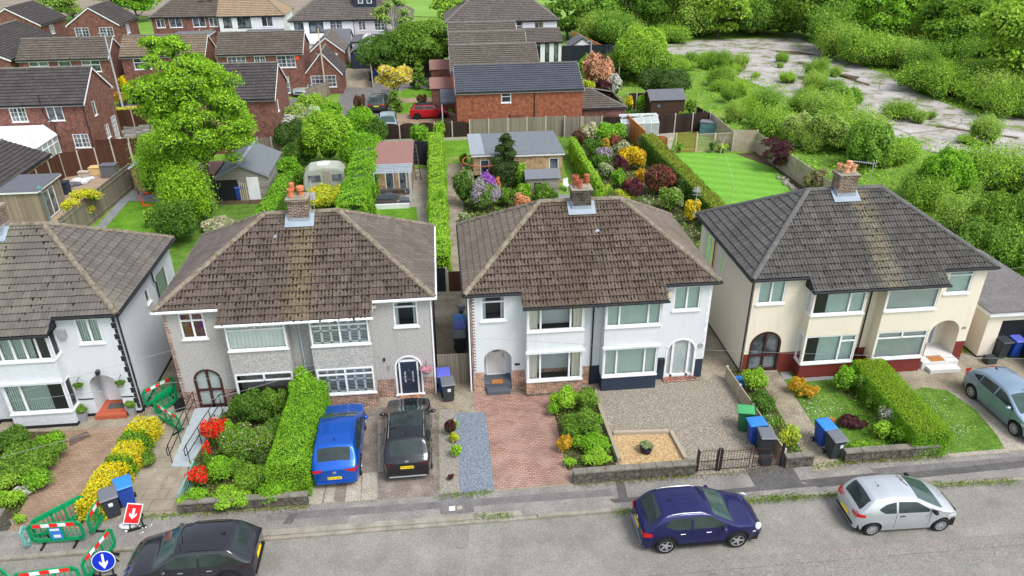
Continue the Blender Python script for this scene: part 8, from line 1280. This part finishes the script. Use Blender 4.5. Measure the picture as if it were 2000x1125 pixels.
for z in (.5, .8, 1.1, 1.4): mb.ring((-1.6, 0, z), (1.6, 0, z), .035)
mb.ring((-1.6, 0, 0), (-1.6, 0, 1.4), .05); mb.ring((1.6, 0, 0), (1.6, 0, 1.4), .05); o = mb.build('cycle_rack', MAT['galv'], None); o.location = (*at(556, 262), 0); tag(o, 'metal rail frame beside the brick gable', 'railing')
ghouse('brick_house', 'brick house with front gable at the far top left', -61.2, -53.6, 112, 120, 4.85, 7.0, 'y', 'brick_estate', 'tile_l1', [('F', .9, 2.9, 3.2, 4.4, G4), ('F', 4.6, 6.6, 3.2, 4.4, G4), ('R', 2.5, 3.8, 3.1, 4.3, G4), ('F', 1, 3, .6, 2, G4)])
ghouse('brick_house', 'brick house with front gable, second from the top left', -49.6, -43.0, 111, 118.2, 4.85, 7.0, 'y', 'brick_estate', 'tile_l1', [('F', .8, 2.6, 3.2, 4.4, G4), ('F', 4., 5.8, 3.2, 4.4, G4), ('R', 2.5, 3.8, 3.1, 4.3, G4), ('F', 3.5, 5.3, .6, 2, G4)])
ghouse('brick_house', 'brick house cut by the left edge with side-on grey roof', -55, -45.5, 86.5, 99.5, 4.85, 7.0, 'y', 'brick_estate', 'tile_l1', [('R', 4, 5.5, 3.1, 4.3, G4)])
gb = dict(F=0)
ghouse('terraced_house', 'orange brick end house with dark slate-grey roof', 1.55, 13.1, 67.5, 75.2, 4.3, 5.85, 'x', 'brick_orange', 'tile_slate', [('F', 4.05, 4.95, 3.2, 4.1, dict(trans=.6, cols=()))], ridgem='ridge_dark', ov=.15, pipes=[[(1.3, -3.9, 4.2), (1.3, -3.9, 0)], [(-1.0, -3.9, 2.1), (-1.0, -4.0, 2.0), (.2, -4.0, 2.0)]])
ghouse('terraced_house', 'second house of the staggered terrace with mossy ridge', 1.35, 10.3, 76.6, 84.4, 4.3, 6.1, 'x', 'brick_orange', 'tile_terr', ov=.15); ghouse('terraced_house', 'third house of the staggered terrace', 1.45, 9.9, 84.6, 89.6, 4.9, 6.35, 'x', 'brick_orange', 'tile_terr', ov=.15); ghouse('terraced_house', 'fourth house of the staggered terrace', 1.5, 9.4, 90, 95.6, 5.0, 6.55, 'x', 'brick_orange', 'tile_terr', ov=.15)
x, y = at(1134, 268); ghouse('outbuilding', 'small tiled outbuilding joined to the orange brick house', 13.3, 17.3, 68.2, 74.0, 2.3, 3.4, 'x', 'brick_estate', 'tile_terr', cat='outbuilding', hipR=True, trim='black_paint', ov=.15)
t = thing('porch_canopy', 'grey flat canopy porch at the terrace front', 'porch', (.6, 73.5, 0)); mb = MB(); mb.box(-.5, .93, -2.8, 2.5, 2.5, 2.65); mb.build('canopy', MAT['step_grey'], t)
for yy in (-2.6, 0, 2.4): mb = MB(); mb.box(-.45, -.33, yy, yy+.12, 0, 2.5); mb.build('post', MAT['white'], t)
for i, (y0, lab) in enumerate(((78.5, 'tiled entrance porch of the second terraced house'), (88, 'tiled entrance porch of the third terraced house'))): gshed('porch', lab, -.8, 1.3, y0, y0+2.4, 2.2, 3.0, 'x', 'brick_estate', 'tile_est' if False else 'felt_red', 'wood_pale', 'porch')
# white conservatory
t = thing('conservatory', 'white conservatory with translucent roof on the brick house', 'conservatory', (-36.6, 63.6, 0)); a, b = 3.9, 2.2; mb = MB(); base = [(-a, b), (-a, -b+.6), (-a+.8, -b), (a-.8, -b), (a, -b+.6), (a, b)]; top = [(-a+.9, b), (-a+1.2, .3), (-a+1.4, .2), (a-1.4, .2), (a-1.2, .3), (a-.9, b)]
for i in range(5): mb.poly([(*base[i], .6), (*base[i+1], .6), (*base[i+1], 2.1), (*base[i], 2.1)])
mb.build('glazing', MAT['glass_net'], t, fix=False); mb = MB()
for i in range(5): mb.poly([(*base[i], 2.15), (*base[i+1], 2.15), (*top[i+1], 3.0), (*top[i], 3.0)])
mb.poly([(*p, 3.0) for p in top]); mb.build('roof', MAT['white_trim'], t, fix=False); mb = MB()
for i in range(5):
    p, q = Vector((*base[i], 0)), Vector((*base[i+1], 0)); mb.ring(p+Z*2.12, q+Z*2.12, .09); mb.ring(p+Z*.6, q+Z*.6, .06); mb.ring(p+Z*1.6, q+Z*1.6, .04); k = max(1, int((q-p).length/.9))
    for j in range(k+1): r_ = p.lerp(q, j/k); mb.ring(r_+Z*.0, r_+Z*2.1, .045); s_ = Vector((*top[i], 3.04)).lerp(Vector((*top[i+1], 3.04)), j/k); mb.ring(r_+Z*2.2, s_, .03)
mb.build('frame', MAT['white'], t); mb = MB(); mb.prism([(x*.99, y*.99) for x, y in base], 0, .58); mb.build('base_wall', MAT['brick_estate'], t)
for lab, px_, py_, rz in (('grey rattan armchair on the patio lawn', 256, 272, .2), ('grey rattan sofa end by the brown fence', 268, 266, 0), ('grey rattan seat nearest the brick house', 248, 266, -.3), ('grey rattan seat at the lawn corner', 283, 262, .1)):
    t = thing('rattan_chair', lab, 'garden chair', (*at(px_, py_), 0), rz); mb = MB(); mb.box(-.5, .5, -.4, .4, 0, .45); mb.build('seat', MAT['rattan'], t, bevel=.05); mb = MB(); mb.box(-.5, .5, .3, .45, .45, .8); mb.build('backrest', MAT['rattan'], t, bevel=.04)
# far row
def semifar(lab, x0, x1, y0, y1, wm, rm, wins, rx, cat='house', **k): return ghouse('semi_detached_house', lab, x0, x1, y0, y1, 4.9, 7.6, 'x', wm, rm, wins, hipL=k.pop('hl', True), hipR=k.pop('hr', True), rx=rx, trim='black_paint', ov=.25, **k)
W2 = dict(cols=(.5,)); WB = dict(cols=(.5,), frame='black_paint')
a, ra = semifar('far brick semi with mossy hipped roof', -40.6, -31.2, 117, 124.5, 'brick_estate', 'tile_est', [('F', .6, 1.8, 3.3, 4.5, W2), ('F', 2.4, 4.2, 3.3, 4.6, W2), ('F', 5.7, 7.5, 3.3, 4.6, W2), ('F', 8., 9.2, 3.3, 4.5, W2)], None, hr=False)
b, rb_ = semifar('far white semi with tan hipped roof', -31.1, -21.9, 116.5, 124, 'render_far', 'tile_tan', [('F', .6, 1.8, 3.2, 4.5, WB), ('F', 2.6, 4.5, 3.1, 4.6, WB), ('F', 6, 7.6, 3.2, 4.6, W2)], None, hl=False)
c1, rc = semifar('far white semi with a long grey roof and dark dormer', -20.0, -11.4, 110.5, 118.5, 'render_far', 'tile_far', [('F', .5, 1.8, 3.2, 4.5, WB), ('F', 2.5, 4.5, 3.1, 4.6, WB), ('F', 5.4, 7.1, 3.2, 4.6, G4)], None, hr=False)
d1, rd = semifar('far pinkish rendered semi with grey hipped roof', -11.3, -3.3, 110.5, 118.5, 'render_farpink', 'tile_far', [('F', .6, 1.6, 3.3, 4.5, G2), ('F', 2.8, 4.6, 3.2, 4.6, G4), ('F', 5.4, 6.9, 3.2, 4.6, W2)], None, hl=False)
e1, re_ = semifar('far white rendered block with two brick chimneys', 1.5, 16.6, 106, 114, 'render_far', 'tile_far', [('F', 1.5, 3.6, 3.2, 4.5, W2), ('F', 4.6, 5.6, 3.2, 4.5, W2), ('F', 6.2, 7.6, 3.2, 4.5, W2), ('F', 8.6, 10.4, 3.2, 4.6, dict(cols=(.5,), trans=.6)), ('F', 12., 13.2, 3.2, 4.5, dict(cols=(.5,), frame='ply'))], None)
for H, x, m in ((ra, -0.4, 'brick_estate'), (re_, -4.6, 'brick_chim'), (re_, 2.6, 'brick_chim'), (rd, -3.9, 'brick_chim')): chimney(H, x, -.2, 6.9, 8.9, .9, .8, m, 'terracotta', [(-.2, 0, 0, .35, .12), (.2, 0, 0, .35, .12)])
mb = MB(); mb.box(0, 3.1, -2.3, .6, 5.6, 7.9); dm = mb.build('dormer', MAT['navy'], rd); dm.location = (-3.9, 0, 0); mb = MB(); mb.box(-.1, 3.2, -2.4, .7, 7.9, 8.0); q = mb.build('dormer_roof', MAT['felt_pale'], dm)
for x in (.6, 1.8): mb = MB(); mb.box(x, x+.7, -2.36, -2.3, 6.6, 7.4); mb.build('window', MAT['white'], dm); mb = MB(); mb.box(x+.1, x+.6, -2.38, -2.361, 6.7, 7.3); mb.build('pane', MAT['glass_dark'], dm)
for H, x in ((ra, 2.2), (ra, 3.4)): mb = MB(); mb.box(-.4, .4, -.5, .5, 0, .06); o = mb.build('skylight', MAT['white'], H); o.location = (x, -1.4, 7.0); o.rotation_euler = (.6, 0, 0)
gshed('extension', 'dark-tiled rear extension of the far white semi', -14.9, -11.6, 105, 110.4, 2.4, 3.9, 'x', 'render_far', 'felt', 'black_paint', 'extension', cuts=[('F', .6, 1.2, 1.0, 2.1, {}), ('F', 1.6, 2.2, 1.0, 2.1, {})]); fbuild('extension', 'flat-roofed extension with pyramid rooflight', -11.2, -7.2, 104.6, 110.3, 2.6, 'render_farpink', 'felt', 'black_paint', 'extension', cuts=[('F', 1.0, 2.6, .9, 2.1, dict(cols=(.33, .66)))]); mb = MB(); mb.faces([(-.9, -.7, 0), (.9, -.7, 0), (.9, .7, 0), (-.9, .7, 0), (-.3, 0, .5), (.3, 0, .5)], [(0, 1, 5, 4), (1, 2, 5), (2, 3, 4, 5), (3, 0, 4)]); o = mb.build('rooflight', MAT['white'], [q for q in C.objects if q.get('label', '').startswith('flat-roofed extension')][0]); o.location = (0, 0, 2.78)
gshed('extension', 'white bay extension with french doors, far right of the row', -6.9, -3.9, 106, 110.4, 2.5, 3.6, 'x', 'render_far', 'felt_grey', 'black_paint', 'extension', cuts=[('F', .5, 2.3, .1, 2.2, dict(cols=(.33, .66)))]); gshed('extension', 'white-roofed lean-to behind the far semi', -19.8, -15.2, 106, 110.3, 2.4, 3.2, 'x', 'render_far', 'white_trim', 'white', 'extension'); fbuild('extension', 'flat dark-roofed extension of the tan-roofed house', -27, -22.2, 112.5, 116.3, 2.7, 'render_far', 'felt', 'black_paint', 'extension'); fbuild('extension', 'flat white-edged extension behind the far brick semi', -37, -32, 113.6, 116.8, 2.6, 'brick_estate', 'felt_grey', 'white', 'extension')
ghouse('garage', 'brick garage with white up-and-over door in the alley', -16.2, -11.9, 100.3, 107, 2.4, 4.1, 'y', 'brick_estate', 'tile_far', cat='garage', ov=.15); gg = [q for q in C.objects if q.get('label', '').startswith('brick garage with white')][0]; slabdoor(gg, 0, -3.36, 2.6, 2.1, 'white', nm='garage_door')
gshed('garage', 'dark timber garage beside the brick one', -11.0, -6.9, 100.5, 106, 2.1, 3.3, 'y', 'render_navy', 'felt_red' if False else 'felt_grey', 'black_paint', 'garage'); gshed('garage', 'low tiled garage behind the annex', -20.5, -16.6, 95.5, 101, 2.2, 3.8, 'y', 'render_far', 'felt', 'white', 'garage')
ghouse('extension', 'rear extension with black-framed gable glazing', 8.6, 16.4, 100.5, 105.8, 2.9, 4.1, 'x', 'render_far', 'tile_far', [('F', 4.4, 5.0, .1, 2.6, dict(cols=(), frame='black_paint')), ('F', 5.6, 6.2, .1, 2.6, dict(cols=(), frame='black_paint')), ('F', 6.8, 7.4, .1, 2.6, dict(cols=(), frame='black_paint')), ('F', .3, 2.8, 1.2, 2.4, dict(cols=(), frame='ply', glass='glass_net'))], cat='extension', trim='black_paint'); gshed('summerhouse', 'small open summerhouse with white front', 17.6, 21., 101, 104, 2.0, 3.1, 'y', 'render_far', 'felt', 'black_paint', 'summerhouse', cuts=[('F', .6, 2.8, .1, 1.6, dict(cols=(), frame='white'))])
fbuild('outbuilding', 'long low dark building beyond the scrub', 28, 48, 128, 134, 3.2, 'shed_dark', 'asphalt_mid', 'step_grey', 'outbuilding'); ghouse('outbuilding', 'blue-grey roofed building behind the trees', 50, 62, 135, 145, 3.5, 6.2, 'x', 'render_far', 'tile_slate', cat='outbuilding'); ghouse('house', 'pinkish brick house glimpsed through the top right trees', 76, 86, 125, 133, 5, 7.5, 'y', 'brick_orange', 'tile_est', [('F', 1, 2.5, 3, 4.5, {})])
# poles, lamps
x, y = at(668, 178)
for lab, px_, py_, h_, m, arm in (('wooden telegraph pole beside the brick annex', 637, 185, 7.2, 'wood_pale', 0), ('grey street lamp in the parking court', 756, 152, 5.2, 'galv', 1), ('pale street lamp post beside the second row house', 240, 210, 7.6, 'galv', 1), ('slim grey post on the charcoal fence', 1153, 128, 3., 'galv', 1)):
    t = thing('street_lamp' if arm else 'telegraph_pole', lab, 'street lamp' if arm else 'pole', (*at(px_, py_), 0)); mb = MB(); mb.ring((0, 0, 0), (0, 0, h_), .11, .07, 10); mb.build('pole', MAT[m], t)
    if arm: mb = MB(); mb.box(-.6, .15, -.1, .1, h_, h_+.12); mb.build('lamp_head', MAT['plastic_grey'], t, bevel=.03)
    else: mb = MB(); mb.box(-.4, .4, -.05, .05, h_-.3, h_-.2); mb.build('crossarm', MAT['bark'], t)
t = thing('parasol', 'turquoise parasol behind the alley fence', 'parasol', (*at(653, 150), 0)); mb = MB(); mb.ring((0, 0, 0), (0, 0, 1.8), .04); mb.build('pole', MAT['white'], t); mb = MB(); mb.lathe([(1.1, 1.5), (0, 2.)], 8); mb.build('canopy', MAT['turquoise'], t)
# ---------------- trees and scrub beyond ----------------
for lab, px_, py_, h_, r, m, kw in (('silver birch in front of the far pinkish semi', 772, 118, 8.5, 2.2, 'lf_willow', dict(bark='bark_pale', base=.35, cov=.5)), ('big dark green tree behind the parking court', 835, 148, 6.2, 4.0, 'lf_mid', dict(k=40)), ('spreading green tree left of the dark one', 780, 148, 4.8, 4.2, 'lf_hedge_dark', dict(k=34)), ('dark evergreen at the far right of the white block', 1108, 78, 9.5, 3.2, 'lf_mid', dict(base=.08, k=36)), ('tree with a bare trunk beyond the white block', 1150, 72, 7.5, 3.4, 'lf_scrub2', dict()), ('pale tree beyond the brown field edge', 145, 42, 6.5, 4.2, 'lf_willow', dict()), ('bright green tree behind the second gabled brick house', 268, 42, 7.5, 4.6, 'lf_hedge', dict(k=34)), ('cream-blossomed shrub tree behind the brick row', 425, 90, 4.0, 3.6, 'lf_willow', dict(flower='fl_cream', famt=.5, base=.1)), ('big tree at the top centre right', 1215, 62, 10, 4.5, 'lf_scrub2', dict(k=36)), ('tall dark tree at the top right of centre', 1290, 75, 11, 4.6, 'lf_mid', dict(k=40)), ('green tree left of the white conservatory field', 880, 60, 5.5, 3., 'lf_scrub', dict())):
    tree('broadleaf_tree', lab, *at(px_, py_), h_, r, m, .2, **{**dict(base=.2, s=.36 if py_ < 100 else .26, csize=(.24, .36), k=26), **kw})
sheet('derelict_slab', [(1300, 88), (1370, 78), (1560, 74), (1640, 110), (1740, 150), (1800, 185), (1900, 222), (2150, 240), (2150, 310), (1850, 305), (1740, 275), (1640, 232), (1540, 190), (1440, 150), (1330, 118), (1290, 104)], 'rubble', .03)
for i, q in enumerate(([(1500, 98), (1560, 100), (1600, 108), (1540, 106)], [(1640, 143), (1680, 150), (1672, 156), (1636, 149)], [(1726, 220), (1782, 232), (1780, 236), (1724, 224)], [(1560, 120), (1700, 165), (1696, 168), (1556, 123)], [(1830, 245), (1990, 268), (1988, 271), (1828, 248)])): sheet('slab_crack', q, 'soil', .04)
# scrub: prototype bushes, then copies in drifts
protos = []
for i, (m, m2, r, h_) in enumerate((('lf_scrub', 'lf_scrub2', 2.4, 2.6), ('lf_scrub2', 'lf_mid', 2.2, 3.0), ('lf_scrub', 'lf_bright', 1.8, 2.0), ('lf_willow', 'lf_scrub', 2.2, 3.2), ('lf_hedge_dark', 'lf_mid', 2.6, 3.6), ('lf_olive', 'lf_scrub', 2.2, 2.8))):
    o = bush('scrub_bush', 'p', 0, 0, r, r, h_, m, m2=m2, seed=50+i, s=.17, lumps=22, cov=1.25, loose=1.); protos.append((o, False))
rs = random.Random(77); used = [False]*6
def drift(poly, n, size, kinds, label, group):
    xs = [p[0] for p in poly]; ys = [p[1] for p in poly]; k = 0; pl = []
    def inside(x, y):
        c = False
        for (x0, y0), (x1, y1) in zip(poly, poly[1:]+poly[:1]):
            if (y0 > y) != (y1 > y) and x < (x1-x0)*(y-y0)/(y1-y0)+x0: c = not c
        return c
    tries = 0
    while k < n and tries < 6000:
        tries += 1; x, y = rs.uniform(min(xs), max(xs)), rs.uniform(min(ys), max(ys))
        if not inside(x, y): continue
        X_, Y_ = at(x, y); sc_ = rs.uniform(*size)
        if any((X_-a)**2+(Y_-b)**2 < (1.35*sc_)**2 for a, b in pl): continue
        pl.append((X_, Y_)); i = rs.choice(kinds); o = protos[i][0]
        if used[i]: o = o.copy(); C.objects.link(o)
        used[i] = True; o.location = (X_, Y_, -.35*sc_); o.rotation_euler = (0, 0, rs.uniform(0, 6.28)); o.scale = (sc_*rs.uniform(.85, 1.15), sc_*rs.uniform(.85, 1.15), sc_*rs.uniform(.8, 1.3)); o['label'] = label; o['group'] = group; o['category'] = 'bush'; k += 1
drift([(1150, 125), (1250, 112), (1330, 118), (1420, 135), (1540, 180), (1650, 238), (1730, 290), (1620, 330), (1500, 270), (1400, 225), (1340, 190), (1200, 150)], 38, (.35, .85), [0, 1, 2, 3, 5], 'scrub bush in the strip between the garden fences and the broken concrete', 'scrub between fences and concrete')
drift([(1600, 330), (1740, 300), (2080, 330), (2150, 700), (1960, 560), (1800, 440), (1700, 380)], 17, (.3, .85), [0, 1, 2, 3, 5], 'scrub bush behind the cream house, below the broken concrete', 'scrub behind the cream house')
drift([(1570, 92), (1700, 90), (1850, 150), (2100, 205), (2150, 240), (1950, 230), (1820, 190), (1740, 155), (1640, 120)], 30, (.8, 1.3), [0, 1, 2, 3, 5], 'scrub bush along the far edge of the broken concrete', 'scrub on the far edge of the concrete')
drift([(1250, 110), (1400, 100), (1560, 112), (1650, 150), (1780, 205), (1960, 262), (1900, 290), (1700, 225), (1500, 160)], 26, (.22, .65), [0, 1, 2, 3, 5], 'small self-seeded bush growing through the broken concrete', 'small bushes on the concrete')
drift([(1120, 66), (1340, 62), (1345, 84), (1180, 96)], 14, (.9, 1.3), [0, 1, 3, 4], 'bush in the hedge line just beyond the white block garden', 'hedge line beyond the white block')
drift([(1330, 78), (1550, 72), (1640, 92), (1900, 130), (2200, 160), (2200, 60), (1700, 40), (1330, 45)], 46, (1.1, 1.9), [0, 1, 4, 3, 5], 'tall thicket bush in the wooded belt at the top right', 'wooded belt at the top right')
S(1250, 105, 50, 5.5, 'lf_scrub', 'very large rounded willow above the garden fences', lumps=34, m2='lf_bright'); S(1270, 130, 44, 4.2, 'lf_olive', 'yellow-green bush with blossom above the dark laurel', lumps=26, m2='lf_scrub'); S(1700, 285, 40, 3.8, 'lf_scrub2', 'dark feathery bush behind the cream house chimney', lumps=26); S(1620, 262, 36, 3.2, 'lf_willow', 'pale bush rising over the concrete fence', lumps=20); S(1560, 255, 30, 2.6, 'lf_scrub', 'rounded bush just beyond the purple maple', lumps=20, m2='fl_cream'); S(1850, 345, 46, 3.4, 'lf_hedge', 'isolated leafy bush right of the cream roof', lumps=26); S(1960, 440, 60, 3.6, 'lf_olive', 'large olive bush at the right edge above the garage', lumps=30); S(1910, 480, 46, 2.8, 'lf_mid', 'dark bush just behind the garage fence', lumps=22); S(1655, 195, 0.1+26, 2.4, 'lf_scrub2', 'lone round bush standing on the broken concrete', lumps=20)
for lab, px_, py_, h_, r, m, kw in (('crooked bright tree in the top right belt', 1700, 100, 8.5, 4, 'lf_hedge', {}), ('white-blossomed hawthorn in the top right belt', 1730, 82, 6.5, 3, 'lf_willow', dict(flower='fl_cream', famt=.6)), ('olive-leaved tree at the top right', 1850, 110, 8.5, 4.6, 'lf_olive', {}), ('vivid green maple at the top right', 1790, 88, 9, 4.2, 'lf_bright', {}), ('large willow at the right edge', 1985, 190, 10, 5.5, 'lf_scrub', dict(k=44)), ('dark ash tree in the corner of the belt', 1930, 100, 9.5, 5, 'lf_mid', {}), ('tree above the left end of the broken concrete', 1400, 75, 8, 4.4, 'lf_scrub', {}), ('dark green tree at the middle of the belt', 1490, 68, 8.5, 4.6, 'lf_mid', {}), ('yellow-green tree at the middle of the belt', 1590, 78, 8.5, 4.4, 'lf_olive', {}), ('deep green tree behind the top right belt', 1640, 60, 9, 4.8, 'lf_hedge_dark', {})):
    tree('broadleaf_tree', lab, *at(px_, py_), h_, r, m, .2, **{**dict(base=.12, s=.36, csize=(.24, .36), k=30), **kw})
# ground cover of the derelict land
cover('undergrowth', 'rough grass and brambles covering the derelict land', [[(1150, 115), (1330, 112), (1520, 165), (1700, 255), (1780, 300), (1620, 400), (1400, 240), (1200, 165)], [(1560, 340), (1760, 270), (2150, 290), (2200, 750), (1950, 560), (1700, 400)], [(1560, 80), (2200, 180), (2200, 245), (1900, 228), (1740, 155)]], 13, ['lf_scrub', 'lf_bright', 'lf_scrub2'], .2, .3)
